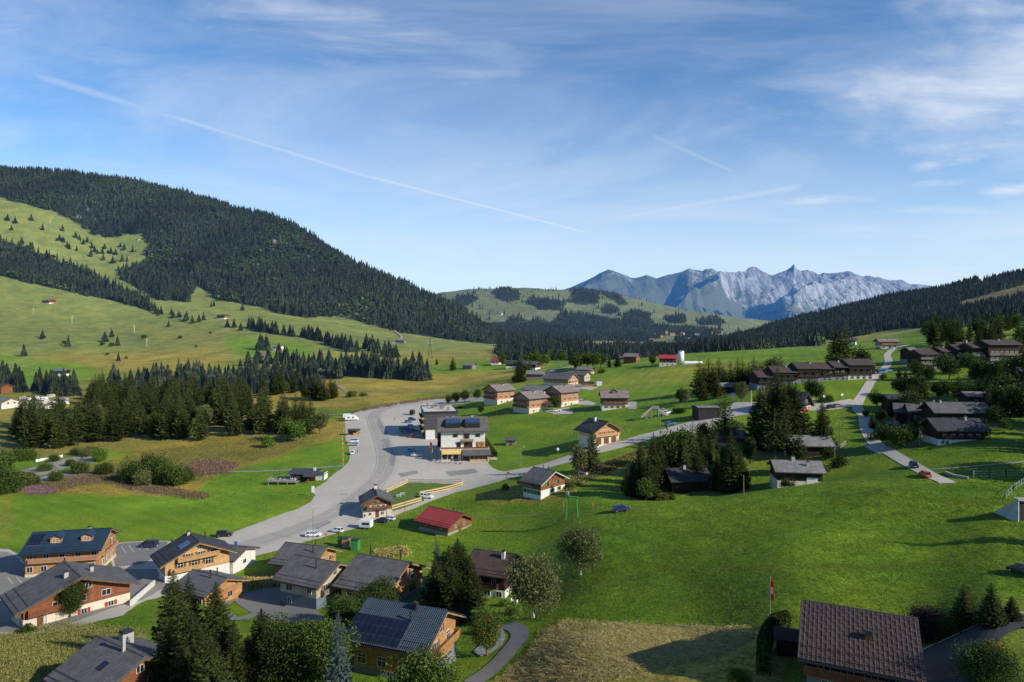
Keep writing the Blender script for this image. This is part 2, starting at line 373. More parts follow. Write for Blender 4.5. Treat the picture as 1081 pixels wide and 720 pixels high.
lay(moor*.85, [(420,372),(520,366),(560,375),(500,380),(420,383)], 700, 1500, .45)
lay(ylw*1.02, [(590,408),(640,404),(650,396),(690,390),(760,380),(800,382),(760,398),(700,408),(640,412)], 330, 640)
lay(moor*1.0, [(590,508),(625,492),(655,480),(690,468),(722,456),(724,466),(690,480),(655,496),(610,515),(590,525)], 180, 300, ro=1)
lay(moor*.9, [(500,522),(560,513),(600,515),(600,528),(540,533),(500,531)], 180, 260, .7, ro=1)
lay(ylw*.9, [(740,465),(800,450),(900,430),(900,500),(840,505),(740,500)], 180, 330, .3)
lay(deep, [(560,655),(650,540),(850,505),(1090,470),(1100,640),(800,665),(600,655)], 60, 200, .75, ro=.6)
lay(ylw*.75, [(580,620),(700,600),(900,597),(1100,590),(1100,593),(900,601),(700,604),(590,630)], 60, 200, .5)
lay(hay, [(592,656),(640,657),(700,661),(800,664),(830,668),(830,780),(470,780),(530,716),(560,690),(575,665)], 40, 125, ro=1)
lay(hay*.62+lush*.3, [(-60,668),(25,662),(60,655),(90,660),(150,668),(158,682),(60,700),(40,760),(-60,760)], 60, 150, ro=1)
lay(hay*.8, [(235,612),(268,608),(300,612),(298,620),(250,622)], 120, 200, ro=1)
lay(hay*.9, [(395,581),(430,577),(432,585),(400,588)], 150, 210, ro=1)
lay(olive*.8, [(1040,640),(1081,630),(1120,640),(1120,720),(1000,720)], 50, 110, .4)
lay(moor*.8, [(850,362),(905,355),(940,348),(975,344),(975,349),(935,354),(905,360)], 430, 900, ro=.6)
lay(GR((.16,.12,.05)), CLEAR[0][0], 700, 2500); lay(GR((.16,.12,.05)), CLEAR[1][0], 700, 2500)
def soften(A, n):
    for _ in range(n):
        B = A.copy(); B[1:-1] = (A[:-2]+A[1:-1]*2+A[2:])/4; A = B; B = A.copy(); B[:, 1:-1] = (A[:, :-2]+A[:, 1:-1]*2+A[:, 2:])/4; A = B
    return A
ft = np.clip((YY-240)/200, 0, 1)[..., None]; T = T*(1-ft)+soften(T, 14)*ft; T = T*(1-ft*.35)+soften(T, 60)*ft*.35; RO = soften(RO, 6); T = soften(T, 1)
T *= (GR((1,1,1))+(fbm(XX/14, YY/14, 4, 43)[..., None]-.5)*GR((.9,.45,.5)))
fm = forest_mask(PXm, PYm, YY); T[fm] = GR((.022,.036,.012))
scr = (fbm(XX/45, YY/45, 4, 77) > .72) & fm & (YY > 1500) & (UU < .1); T[scr] = GR((.26,.24,.18))
T *= (.82+.36*fbm(XX/35, YY/35, 3, 41))[..., None]
slope = np.clip((UU-.02)/.08, 0, 1)*np.clip((185-YY)/15, 0, 1)
band = np.sin(2*np.pi*(Z*1.0+YY*.10+4.5*fbm(XX/22, YY/22, 3, 44))/1.5)*fbm(XX/12, YY/12, 2, 45)
T *= (1+.20*slope*band)[..., None]*GR((1,1,1))
mow = np.sin(2*np.pi*(XX*.55+YY*.83+3*fbm(XX/40, YY/40, 2, 46))/5.5)*np.clip((-.05-UU)/.05, 0, 1)*np.clip((YY-165)/20, 0, 1)*np.clip((330-YY)/40, 0, 1)
mow2 = np.sin(2*np.pi*(XX*.9-YY*.35+4*fbm(XX/50, YY/50, 2, 47))/7)*np.clip((UU-.02)/.05, 0, 1)*np.clip((YY-230)/30, 0, 1)*np.clip((650-YY)/60, 0, 1)
T *= (1+.055*mow+.05*mow2)[..., None]
pat = np.clip((fbm(XX/18, YY/18, 4, 48)-.56)*6, 0, 1)*np.clip((700-YY)/200, 0, 1); T = T*(1-.35*pat[..., None])+T*GR((1.35,1.18,.9))*.35*pat[..., None]
rv = random.Random(5); VILL = []
for i in range(26):
    p_ = P(688+rv.random()*102, 351+rv.random()*15, 1800); VILL.append((p_.x, p_.y, rv.random(), rv.random()))
def build_terrain():
    nu, nr = Z.shape; V = np.stack([XX, YY, Z], -1).reshape(-1, 3)
    i, j = np.meshgrid(np.arange(nu-1), np.arange(nr-1), indexing='ij'); a = (i*nr+j).ravel()
    Fc = np.stack([a, a+nr, a+nr+1, a+1], 1)
    m, nt, b, out = newmat('ground_cover'); g = nt.nodes.new('ShaderNodeNewGeometry'); pos = g.outputs['Position']
    at = nt.nodes.new('ShaderNodeAttribute'); at.attribute_name = 'tint'; ar = nt.nodes.new('ShaderNodeAttribute'); ar.attribute_name = 'roughness_of_growth'
    ro = E(nt, ar.outputs['Fac'])
    n0 = noise(nt, pos, .035, 4, .6); n1 = noise(nt, pos, .45, 5, .65); n2 = noise(nt, mapping(nt, pos, (1, .6, 1)), 2.6, 5, .75); n3 = noise(nt, mapping(nt, pos, (.35, 1.6, 1)), 1.3, 5, .7, 1.2)
    n4 = noise(nt, mapping(nt, pos, (1, .55, 1)), 1.1, 6, .72)
    k = (n0 - .5) * .8 + (n1 - .5) * (ro * 1.0 + .35) + (n2 - .5) * (ro * 1.6 + 1.1) + (n4 - .5) * (ro * 2.4 + .3) + (n3 - .5) * ro * 1.3 + 1.0
    cc = scalec(nt, at.outputs['Color'], k.max(.25))
    warm = mixc(nt, (noise(nt, pos, .11, 5, .65)).smooth(.42, .75) * .45, cc, scalec(nt, cc, 1.0)); 
    cc2 = mixc(nt, 1.0, cc, (1.42, 1.14, 1.0), 'MULTIPLY'); cc = mixc(nt, noise(nt, pos, .16, 6, .7).smooth(.45, .72) * .5, cc, cc2)
    nt.links.new(cc, b.inputs['Base Color']); b.inputs['Roughness'].default_value = .9; b.inputs['Specular IOR Level'].default_value = .1
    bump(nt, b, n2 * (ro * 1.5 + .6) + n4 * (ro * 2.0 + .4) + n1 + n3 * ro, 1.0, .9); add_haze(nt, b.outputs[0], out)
    me = np_mesh('ground', V, Fc, m, smooth=True)
    ca = me.attributes.new('tint', 'FLOAT_COLOR', 'POINT'); ca.data.foreach_set('color', np.concatenate([T, np.ones(Z.shape+(1,))], -1).astype(np.float32).ravel())
    fa = me.attributes.new('roughness_of_growth', 'FLOAT', 'POINT'); fa.data.foreach_set('value', RO.astype(np.float32).ravel())
    o = bpy.data.objects.new('ground', me); COL.objects.link(o); o['kind'] = 'structure'; o['label'] = 'alpine valley floor with pastures, moor and grassy slopes'
build_terrain()

# ---------------------------------------------------------------- mountains at the head of the valley
def build_mountains():
    ridge = [(520,330),(560,318),(596,304),(606,299),(616,295),(628,292),(642,286.5),(650,289),(666,294),(672,293),(682,288.5),(693,291),(707,286),(718,283.5),(727,281),(735,283),(741.6,285),(745,282.5),(752,282),(758,286),(766,287.5),(772,288),(776,290),(786,290),(790,286),(798,285),(806,289),(815,291),(823,288),(830,285),(834,281),(838,275.5),(840.5,281),(846,283),(852,281),(858,282),(864,286),(870,284),(877,287),(885,289),(896,288),(903,291),(912,293),(920,292),(928,291),(940,293),(950,292),(962,297),(975,299),(983,300),(992,308),(1010,318),(1060,330),(1140,335)]
    rx = np.array([(p-CX)/F for p, q in ridge]); rz = np.array([(HY-q)/F*12000+CZ for p, q in ridge])
    nx, ny = 900, 260; u = np.linspace(-.06, .9, nx); y = np.linspace(8600, 13500, ny)
    U, Y = np.meshgrid(u, y, indexing='ij'); X = U*12000.0
    base = np.interp(U, rx, rz)
    rs = pchip(rx, rz, np.ravel(U)).reshape(U.shape)
    k = 260; pad = np.pad(rs[:, 0], (k//2, k//2), mode='edge'); low = np.convolve(pad, np.hanning(60)/np.hanning(60).sum(), 'same')[k//2:-(k//2)][:nx]
    t = np.clip((12000-Y)/3200, 0, 1)                    # 0 on the crest, 1 at the foot
    tb = np.clip((Y-12000)/1500, 0, 1)
    Hr = base*(1-np.minimum(1, t*3))+low[:, None]*np.minimum(1, t*3)
    prof = (1-t)**1.25
    z = Hr*prof*(1-.8*tb)-80*t
    wx = X+(fbm(X/1100, Y/1100, 3, 51)-.5)*1000
    def tri(v): f = v-np.floor(v); return 1-np.abs(2*f-1)
    lean = (12000-Y)*.42
    sp = tri((wx+lean)/2050+.55)*1.15+.30*tri((wx*1.0+lean*.6)/800+.3+.5*fbm(X/700, Y/700, 2, 52))+.08*tri((X-lean*.3+320*fbm(X/260, Y/320, 2, 55))/300)
    env = np.sin(np.pi*np.clip(t*.93+.05, 0, 1))**.8
    z += (sp-.8)*430*env*np.clip(Hr/900, .25, 1.3)
    rough = fbm(X/130, Y/130, 5, 53)
    er = np.clip((X-1800)/2600, .35, 1); z += (rough-.5)*62*(.12+env)*(1-tb)*er; z += (fbm(X/40, Y/55, 3, 54)-.5)*20*(.15+env)*er
    XXm = U*Y
    V = np.stack([XXm, Y, z], -1).reshape(-1, 3); i, j = np.meshgrid(np.arange(nx-1), np.arange(ny-1), indexing='ij'); a = (i*ny+j).ravel()
    Fc = np.stack([a, a+ny, a+ny+1, a+1], 1)
    m, nt, b, out = newmat('mountain_rock'); g = nt.nodes.new('ShaderNodeNewGeometry'); pos = g.outputs['Position']
    sx = nt.nodes.new('ShaderNodeSeparateXYZ'); nt.links.new(pos, sx.inputs[0]); sn = nt.nodes.new('ShaderNodeSeparateXYZ'); nt.links.new(g.outputs['Normal'], sn.inputs[0])
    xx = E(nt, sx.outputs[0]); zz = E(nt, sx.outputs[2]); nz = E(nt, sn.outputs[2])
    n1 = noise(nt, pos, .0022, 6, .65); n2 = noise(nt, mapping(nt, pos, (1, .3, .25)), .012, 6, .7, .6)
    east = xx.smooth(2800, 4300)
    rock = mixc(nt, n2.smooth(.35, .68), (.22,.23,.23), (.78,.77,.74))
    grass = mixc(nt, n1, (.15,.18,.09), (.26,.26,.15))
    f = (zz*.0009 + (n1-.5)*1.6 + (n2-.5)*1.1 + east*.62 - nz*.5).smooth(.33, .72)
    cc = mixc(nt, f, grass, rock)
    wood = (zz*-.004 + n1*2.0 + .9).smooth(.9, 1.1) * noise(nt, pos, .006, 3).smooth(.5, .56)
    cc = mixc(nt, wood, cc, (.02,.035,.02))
    nt.links.new(cc, b.inputs['Base Color']); b.inputs['Roughness'].default_value = .95; b.inputs['Specular IOR Level'].default_value = 0
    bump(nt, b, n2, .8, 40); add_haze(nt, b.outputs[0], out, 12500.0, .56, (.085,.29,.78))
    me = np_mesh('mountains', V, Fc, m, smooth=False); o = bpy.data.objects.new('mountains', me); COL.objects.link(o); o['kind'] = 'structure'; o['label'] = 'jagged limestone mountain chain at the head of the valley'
build_mountains()

# ---------------------------------------------------------------- draped sheets: roads, car parks, markings
def drape(name, poly, mat, off, cell=3.0, wobble=1.1, world=False, kind='structure', label=None):
    pts = [Vector(p) for p in poly] if world else [P(*p) for p in poly]
    bm = bmesh.new(); 
    dense = []
    for a, b in zip(pts, pts[1:]+pts[:1]):
        n = max(1, int((b-a).length/cell))
        dd_ = (b-a).normalized()
        for k in range(n): q = a.lerp(b, k/n); wv = (float(fbm(np.array(q.x/2.3), np.array(q.y/2.3), 3, 12))-.5)*wobble if k else 0; dense.append((q.x-dd_.y*wv, q.y+dd_.x*wv, 0))
    bm.faces.new([bm.verts.new(p) for p in dense])
    xs = [p[0] for p in dense]; ys = [p[1] for p in dense]
    for ax, lo, hi in ((0, min(xs), max(xs)), (1, min(ys), max(ys))):
        v = lo+cell
        while v < hi:
            co = (v, 0, 0) if ax == 0 else (0, v, 0); no = (1, 0, 0) if ax == 0 else (0, 1, 0)
            bmesh.ops.bisect_plane(bm, geom=bm.verts[:]+bm.edges[:]+bm.faces[:], plane_co=co, plane_no=no); v += cell
    for v in bm.verts: v.co.z = H(v.co.x, v.co.y)+off
    bmesh.ops.recalc_face_normals(bm, faces=bm.faces)
    if sum(f.normal.z for f in bm.faces) < 0: bmesh.ops.reverse_faces(bm, faces=bm.faces)
    me = bpy.data.meshes.new(name); bm.to_mesh(me); bm.free(); me.materials.append(mat)
    o = bpy.data.objects.new(name, me); COL.objects.link(o)
    if kind: o['kind'] = kind
    if label: o['label'] = label
    return o
def spline(pts, step=1.5):
    """Catmull-Rom through world points, evenly spaced"""
    P_ = [Vector((p[0], p[1], 0)) for p in pts]; P_ = [P_[0]*2-P_[1]]+P_+[P_[-1]*2-P_[-2]]; out = []
    for i in range(1, len(P_)-2):
        a, b, c, d = P_[i-1:i+3]; n = max(2, int((c-b).length/step))
        for k in range(n):
            t = k/n; out.append(.5*((2*b)+(c-a)*t+(2*a-5*b+4*c-d)*t*t+(3*b-a-3*c+d)*t**3))
    out.append(P_[-2]); return out
def ribbon(name, line, w, mat, off, lateral=0.0, dash=None, parent=None, label=None, mb=None, nx=3):
    own = mb is None; mb = mb or MB(); s = 0.0
    nrm = []
    for i, p in enumerate(line):
        d = (line[min(i+1, len(line)-1)]-line[max(i-1, 0)]).normalized(); nrm.append(Vector((-d.y, d.x, 0)))
    for i in range(len(line)-1):
        L = (line[i+1]-line[i]).length; s += L
        if dash and (s % dash[0]) > dash[1]: continue
        rows = []
        for q, n in ((line[i], nrm[i]), (line[i+1], nrm[i+1])):
            rows.append([(lambda c: (c.x, c.y, H(c.x, c.y)+off))(q+n*(lateral+w*(k/nx-.5))) for k in range(nx+1)])
        for k in range(nx): mb.face([rows[0][k], rows[1][k], rows[1][k+1], rows[0][k+1]][::-1])
    if own:
        o = mb.build(name, mat, parent)
        if not parent: o['kind'] = 'structure'
        if label: o['label'] = label
        return o
    return mb
def asphalt(name, col, var=.12):
    m, nt, b, out = newmat(name); g = nt.nodes.new('ShaderNodeNewGeometry'); pos = g.outputs['Position']
    k = noise(nt, pos, .06, 5, .65)*.35 + noise(nt, pos, .5, 5, .65)*.25 + noise(nt, pos, 6, 3, .7)*.25 + .55
    crack = noise(nt, mapping(nt, pos, (.3, 1, 1), (0, 0, .6)), .35, 6, .75, 1.5); k = k * (1.0 - ((crack-.5).abs().smooth(.012, .0) * .22))
    nt.links.new(scalec(nt, col, k), b.inputs['Base Color']); b.inputs['Roughness'].default_value = .85
    bump(nt, b, noise(nt, pos, 20, 3), .2, .02); return m
A_LIGHT = asphalt('worn_asphalt', (.53,.485,.42)); A_DARK = asphalt('road_asphalt', (.29,.28,.265)); A_MID = asphalt('lane_asphalt', (.41,.375,.335))
GRAVEL = asphalt('gravel_track', (.33,.31,.28)); PAINT = M('road_paint', (.66,.65,.62), .25, 3, .7)
CONC = M('concrete', (.45,.44,.42), .2, .8, .85); DRIVE_AND_SHADE = asphalt('drive_and_shade_asphalt', (.22,.215,.21))

main_poly = [(-60,578),(10,580),(22,588),(30,597),(118,600),(117,574),(150,571.5),(222,571),(240,565),(262,556),(290,545.5),(315,537),(328,530),(333,523),(330,517),(345,508),(352,501),(362,494),(368,487),(370,480),(367,470),(365,463),(364,452),(364,441),(372,437),(382,433),(398,428),(430,423.5),(460,421.5),(490,420),(530,418.5),(534,421),(500,424),(478,427),(480,436),(480,450),(502,462),(520,478),(526,486),(517,485),(515,489),(522,495),(532,498),(556,493.5),(557,500.5),(525,509),(500,515.5),(480,520),(458,528),(440,536),(425,541),(410,548),(395,552),(372,559),(345,566),(322,572),(305,578),(283,584),(262,589),(246,594),(232,606),(215,612),(170,630),(150,636),(130,650),(60,668),(-60,670)]
drape('car_park', main_poly, A_LIGHT, .06, 2.0, label='wide pale asphalt apron and car park beside the main road')
cl = spline([P(*p) for p in [(214,590),(240,581.5),(270,573),(300,563.5),(330,552),(355,540),(378,525),(396,509),(406,497),(408.5,485),(406,472),(401,458),(396.5,447),(395,439),(402,433),(416,429),(436,425.8),(462,423.3),(492,421.5),(524,420)]])
road = ribbon('main_road', cl, 8.4, A_MID, .10, label='main pass road curving past the hotels', nx=4)
for q_ in ([(398.5,441),(404,446),(409,458),(404,459),(399,449)],[(402.5,464),(410.5,463.5),(412,473),(404.5,474)],[(413,480),(418,481),(416,492),(411,491)],[(470,498),(500,495),(505,499),(476,503)],[(330,556),(346,549),(350,552),(335,559)],[(420,500),(440,497),(442,500),(424,504)]):
    drape('road_patch', q_, A_DARK, .125, 2.0, label='darker asphalt repair patch')
drape('drive_and_shade_asphalt', [(118,575),(150,572.5),(177,572),(171,584),(150,596),(121,599)], DRIVE_AND_SHADE, .10, 2.0, label='painted shade over the asphalt bay right of the guest house')  # darker sheet stands in for the shade lying on this bay
drape('drive_and_shade_asphalt', [(-60,582),(8,583),(20,590),(28,599),(60,606),(118,601),(165,601),(190,612),(150,634),(60,664),(-60,668)], asphalt('yard_shade_asphalt', (.28,.262,.24)), .09, 2.0, label='grey asphalt yard with painted-in shade around the lower left chalets')  # grey yard surface, its partial shadow put into the darker colour
mk = MB(); ribbon('', cl, .22, PAINT, .14, 3.7, mb=mk, nx=1); ribbon('', cl, .22, PAINT, .14, -3.7, mb=mk, nx=1); ribbon('', cl, .2, PAINT, .14, 0, dash=(9, 4.5), mb=mk, nx=1)
cl2 = spline([P(*p) for p in [(262,561),(290,551.5),(318,541.5),(345,527),(368,507),(382,490),(384,475),(380,455),(379,443)]])
ribbon('', cl2, .14, PAINT, .12, 0, dash=(9, 5), mb=mk, nx=1)
for (a_, b_) in (((128,577),(133,584)),((136,576),(141,583)),((144,575.5),(149,582)),((152,575),(157,582)),((160,575),(165,581)),((8,610),(14,617)),((17,609),(23,616)),((3,640),(9,645)),((432,466),(445,466)),((432,470),(445,470)),((430,474),(445,474)),((430,478.5),(445,478.5)),((430,483),(445,483)),((428,459),(440,459)),((428,455),(440,455))): ribbon('', [P(*a_), (P(*a_)+P(*b_))/2, P(*b_)], .14, PAINT, .10, mb=mk, nx=1)
mk.build('road_markings', PAINT)['kind'] = 'structure'
side = spline([P(*p) for p in [(540,500.8),(560,496),(590,487.5),(620,478),(650,470),(680,462),(705,455),(725,449),(745,444),(775,437),(800,432),(830,430.5),(860,430),(880,428.5),(905,424)]])
ribbon('side_road', side, 8.5, A_LIGHT, .11, label='pale side road climbing to the right village', nx=4)
up = spline([G(1030,162),G(1008,167)]+[P(*p) for p in [(997,508),(984,503),(968,494),(950,484),(935,475),(921,465),(914,452),(912,440),(905,428),(914,412),(922,400),(933,390),(938,382),(937,374),(945,368),(958,364)]])
ribbon('lane', up, 4.0, A_LIGHT, .12, label='narrow lane winding up past the orange car', nx=4)
ribbon('lane', spline([P(*p) for p in [(918,470),(926,474),(935,478),(938,474)]]), 4, A_LIGHT, .10, label='lay-by on the bend of the narrow lane')
ribbon('footpath', spline([P(*p) for p in [(982,496),(1010,494),(1045,491),(1081,488),(1110,485)]]), .8, GRAVEL, .12, label='thin footpath running right below the dark chalet')
ribbon('driveway', spline([P(*p) for p in [(498,722),(512,712),(526,700),(540,684),(549,672),(546,664),(534,660)]]), 3.2, DRIVE_AND_SHADE, .12, label='grey driveway curving up beside the rowan tree')
drape('driveway', [(508,694),(518,690),(530,682),(534,672),(528,663),(516,664),(512,675),(500,688)], CONC, .16, 1.5, label='pale paved terrace beside the rowan tree')
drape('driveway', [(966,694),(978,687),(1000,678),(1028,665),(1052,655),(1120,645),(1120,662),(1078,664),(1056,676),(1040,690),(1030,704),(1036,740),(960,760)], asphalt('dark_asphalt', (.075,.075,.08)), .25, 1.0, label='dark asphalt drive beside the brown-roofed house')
ribbon('driveway', spline([P(*p) for p in [(232,640),(246,632),(262,634),(280,640),(268,650),(248,654),(238,648)]]), 2.6, DRIVE_AND_SHADE, .11, label='looping footway between the timber houses')
drape('driveway', [(240,628),(300,618),(330,640),(345,655),(320,660),(290,655),(262,645)], DRIVE_AND_SHADE, .09, 2.5, label='dark asphalt yard in front of the timber houses')
ribbon('footpath', spline([P(*p) for p in [(-30,502),(60,500),(280,497),(330,495),(362,493)]]), 1.5, GRAVEL, .1, label='pale farm track crossing the green field to the road') if False else ribbon('footpath', spline([P(*p) for p in [(276,497.5),(300,496.5),(330,494.5),(362,492)]]), 1.6, GRAVEL, .1, label='pale farm track crossing the green field to the road')
ribbon('footpath', spline([P(*p) for p in [(195,497),(215,497),(250,498),(280,497.5)]]), 1.6, GRAVEL, .1, label='light track across the moor edge')
ribbon('footpath', spline([P(*p) for p in [(200,441),(280,440),(330,439),(366,437)]]), 2.2, GRAVEL, .12, label='light gravel track leading to the parked campers')
ribbon('footpath', spline([P(*p) for p in [(360,415),(420,414),(500,412.5),(560,411)]]), 2.2, GRAVEL, .3, label='thin pale track across the ochre moor')
ribbon('footpath', spline([P(*p) for p in [(353,405),(358,408),(366,413)]]), 3.0, GRAVEL, .3, label='short pale track dropping from the red farmhouse')
ribbon('footpath', spline([P(*p) for p in [(-20,384),(4,385),(25,388),(52,391)]]), 2.6, GRAVEL, .5, label='farm track to the blue-roofed barn')
ribbon('footpath', spline([P(*p) for p in [(4,385),(20,381),(40,379)]]), 2.6, GRAVEL, .5, label='farm track forking up the left meadow')
ribbon('footpath', spline([P(*p) for p in [(416,349),(424,356),(418,361),(412,365)]]), 5, GRAVEL, 1.5, label='zigzag track on the meadow below the forest')
ribbon('footpath', spline([P(*p) for p in [(570,398),(585,391),(600,388),(612,386)]]), 5, A_LIGHT, .4, label='village lane disappearing over the pass')
ribbon('footpath', spline([P(*p) for p in [(502,548),(540,545),(575,542)]]), .7, asphalt('worn_earth', (.22,.19,.10)), .06, label='faint worn path over the pasture')
drape('gravel_yard', [(10,500),(40,492),(75,483),(112,478),(112,484),(95,490),(70,494),(55,500),(10,508)], GRAVEL, .1, 4, label='pale gravel yard among the bushes on the left')
drape('gravel_yard', [(40,504),(70,499),(97,497),(98,502),(60,508),(42,510)], GRAVEL, .1, 4, label='pale gravel patch beside the pink flowers')
drape('driveway', [(574,434),(600,430),(606,434),(604,437),(585,437.5)], A_LIGHT, .12, 3, label='asphalt forecourt beside the middle chalet')
drape('driveway', [(606,424),(620,423),(630,426),(626,428),(606,427)], A_LIGHT, .12, 3, label='asphalt forecourt with a parked van')
drape('driveway', [(600,407),(612,406),(632,409),(624,412),(606,410)], A_LIGHT, .12, 3, label='asphalt forecourt before the long orange chalet')
drape('driveway', [(662,424),(672,424),(672,432),(663,432)], A_LIGHT, .12, 3, label='small asphalt terrace by the grey chalet')
drape('driveway', [(760,436),(775,425),(800,425),(800,436),(770,441)], A_LIGHT, .13, 3, label='asphalt forecourt before the fire station')
drape('driveway', [(842,421),(858,420),(862,424),(845,429)], A_LIGHT, .13, 3, label='asphalt forecourt right of the fire station')
drape('driveway', [(720,454),(732,447),(748,441),(760,445),(750,452),(735,458)], A_LIGHT, .14, 3, label='asphalt lay-by before the log house')
ribbon('kerb', spline([P(*p) for p in [(968,693),(979,686),(1000,677),(1028,664),(1052,654),(1081,649)]]), .22, PAINT, .36, label='pale kerb along the upper edge of the dark drive', nx=1)
drape('lawn', [(410,519),(431,509.6),(486,510),(488,513),(446,522.5),(448,529),(415,540),(412,533)], M('mown_lawn', (.10,.16,.025), .2, .6, .9), .10, 2, label='fenced lawn in the middle of the car park')
# ---------------------------------------------------------------- materials of buildings
W = {
 'orange': M('honey_timber', (.47,.25,.105), .22, 1.5, .75, pattern='planks'),
 'light': M('pale_timber', (.60,.36,.155), .2, 1.5, .75, pattern='planks'),
 'brown': M('weathered_timber', (.22,.105,.05), .35, 1.5, .85, pattern='planks'),
 'redbrown': M('red_stained_timber', (.26,.095,.045), .3, 1.5, .85, pattern='planks'),
 'dark': M('dark_timber', (.045,.026,.017), .35, 1.5, .85, pattern='planks'),
 'grey': M('silver_timber', (.26,.22,.18), .3, 1.5, .85, pattern='planks'),
 'cream': M('cream_boards', (.52,.44,.33), .15, 1.5, .85, pattern='vplanks'),
 'white': M('white_render', (.66,.64,.58), .14, .7, .9),
 'beige': M('beige_render', (.62,.54,.42), .12, .7, .9),
 'pink': M('pinkish_timber', (.47,.25,.15), .2, 1.5, .8, pattern='planks'),
 'greyr': M('grey_render', (.20,.20,.22), .15, .7, .9),
 'char': M('charcoal_cladding', (.035,.033,.035), .25, 1.0, .85, pattern='vplanks'),
 'slate': M('slate_cladding', (.085,.08,.085), .2, 1.0, .85, pattern='planks'),
 'stone': M('rubble_stone', (.30,.28,.25), .35, 2.5, .9),
 'bluegrey': M('bluish_plinth', (.13,.16,.20), .15, 1.0, .9),
 'darkred': M('dark_red_timber', (.20,.035,.025), .3, 1.5, .8, pattern='planks'),
}
RF = {
 'grey': M('grey_shingle', (.125,.122,.125), .25, .6, .8, pattern='shingle'),
 'dgrey': M('dark_slate_roof', (.055,.057,.064), .25, .6, .65, pattern='slate'),
 'lgrey': M('silver_shingle', (.22,.21,.205), .28, .6, .8, pattern='shingle'),
 'pinkg': M('mauve_grey_tiles', (.25,.205,.19), .22, .6, .8, pattern='shingle'),
 'brown': M('brown_tiles', (.088,.062,.055), .25, .6, .75, pattern='shingle'),
 'red': M('red_sheet_roof', (.34,.055,.05), .12, .4, .6, pattern='standing'),
 'metal': M('grey_sheet_roof', (.12,.12,.13), .2, .4, .5, pattern='standing'),
 'navy': M('navy_sheet_roof', (.022,.045,.075), .2, .4, .45, pattern='standing'),
 'blue': M('blue_sheet_roof', (.12,.19,.32), .2, .4, .6, pattern='standing'),
 'pale': M('pale_sheet_roof', (.36,.38,.40), .2, .4, .6, pattern='standing'),
 'white': M('pale_flat_roof', (.60,.57,.52), .1, .4, .8),
}
GLASS = M('window_glass', (.018,.022,.028), .4, 1.0, .12, spec=.6, bmp=0)
FRW = M('white_frame', (.72,.70,.66), .1, 2, .6, bmp=0); FRB = M('timber_frame', (.20,.10,.05), .2, 2, .7, bmp=0); FRD = M('dark_frame', (.03,.03,.03), .2, 2, .7, bmp=0)
SHUT = {'orange': M('orange_shutter', (.52,.16,.04), .15, 3, .7, bmp=0), 'red': M('red_shutter', (.33,.04,.03), .15, 3, .7, bmp=0), 'green': M('green_shutter', (.04,.30,.12), .15, 3, .7, bmp=0), 'brown': M('brown_shutter', (.13,.06,.03), .15, 3, .7, bmp=0), 'white': FRW}
SOLAR = M('solar_glass', (.012,.018,.038), .25, 1, .18, spec=.7, pattern='panel', bmp=0); SOLARB = M('blue_solar_glass', (.03,.07,.16), .25, 1, .15, spec=.7, pattern='panel', bmp=0)
STEEL = M('galvanised_steel', (.42,.44,.45), .15, 3, .45, metal=.6); PIPE = M('dark_flue_metal', (.05,.05,.055), .2, 3, .45, metal=.4)
STONEC = M('chimney_render', (.42,.39,.35), .2, 2, .9); WHITEP = M('white_paint', (.78,.78,.76), .05, 3, .5, bmp=0); REDP = M('red_paint', (.55,.03,.025), .1, 3, .5, bmp=0)
YELP = M('yellow_paint', (.72,.42,.03), .1, 3, .5, bmp=0); ORP = M('orange_paint', (.68,.14,.02), .1, 3, .5, bmp=0); BLUEP = M('blue_paint', (.03,.10,.42), .1, 3, .5, bmp=0); GRNP = M('green_paint', (.05,.24,.07), .1, 3, .5, bmp=0)
WOODP = M('pole_wood', (.22,.17,.12), .3, 6, .9); FENCEW = M('fence_wood', (.52,.38,.20), .2, 4, .85); GREYW = M('grey_fence_wood', (.34,.31,.28), .25, 4, .9)

_wc = {}
def window_set(w, h, fr, mull):
    k = (round(w, 2), round(h, 2), fr.name, mull)
    if k not in _wc:
        a = MB(); t = .06
        a.box(-w/2-t, w/2+t, -.09, .03, -t, 0); a.box(-w/2-t, w/2+t, -.09, .03, h, h+t); a.box(-w/2-t, -w/2, -.09, .03, 0, h); a.box(w/2, w/2+t, -.09, .03, 0, h)
        for q in range(1, mull+1): x = -w/2+w*q/(mull+1); a.box(x-.03, x+.03, -.075, .03, 0, h)
        if h > 1.3: a.box(-w/2, w/2, -.073, .03, h*.66-.025, h*.66+.025)
        b = MB().box(-w/2, w/2, -.045, .02, 0, h); _wc[k] = (a.mesh('window', fr), b.mesh('pane', GLASS))
    return _wc[k]
_sc = {}
def shutter_mesh(h, mat):
    k = (round(h, 2), mat.name)
    if k not in _sc:
        a = MB().box(-.24, .24, -.075, -.005, 0, h); a.box(-.24, .24, -.1, -.074, h*.18, h*.26); a.box(-.24, .24, -.1, -.074, h*.74, h*.82); _sc[k] = a.mesh('shutter', mat)
    return _sc[k]
def face_tf(face, L, Wd, s):
    return {'F': ((s, -Wd/2, 0), 0), 'B': ((-s, Wd/2, 0), math.pi), 'R': ((L/2, s, 0), math.pi/2), 'L': ((-L/2, -s, 0), -math.pi/2)}[face]

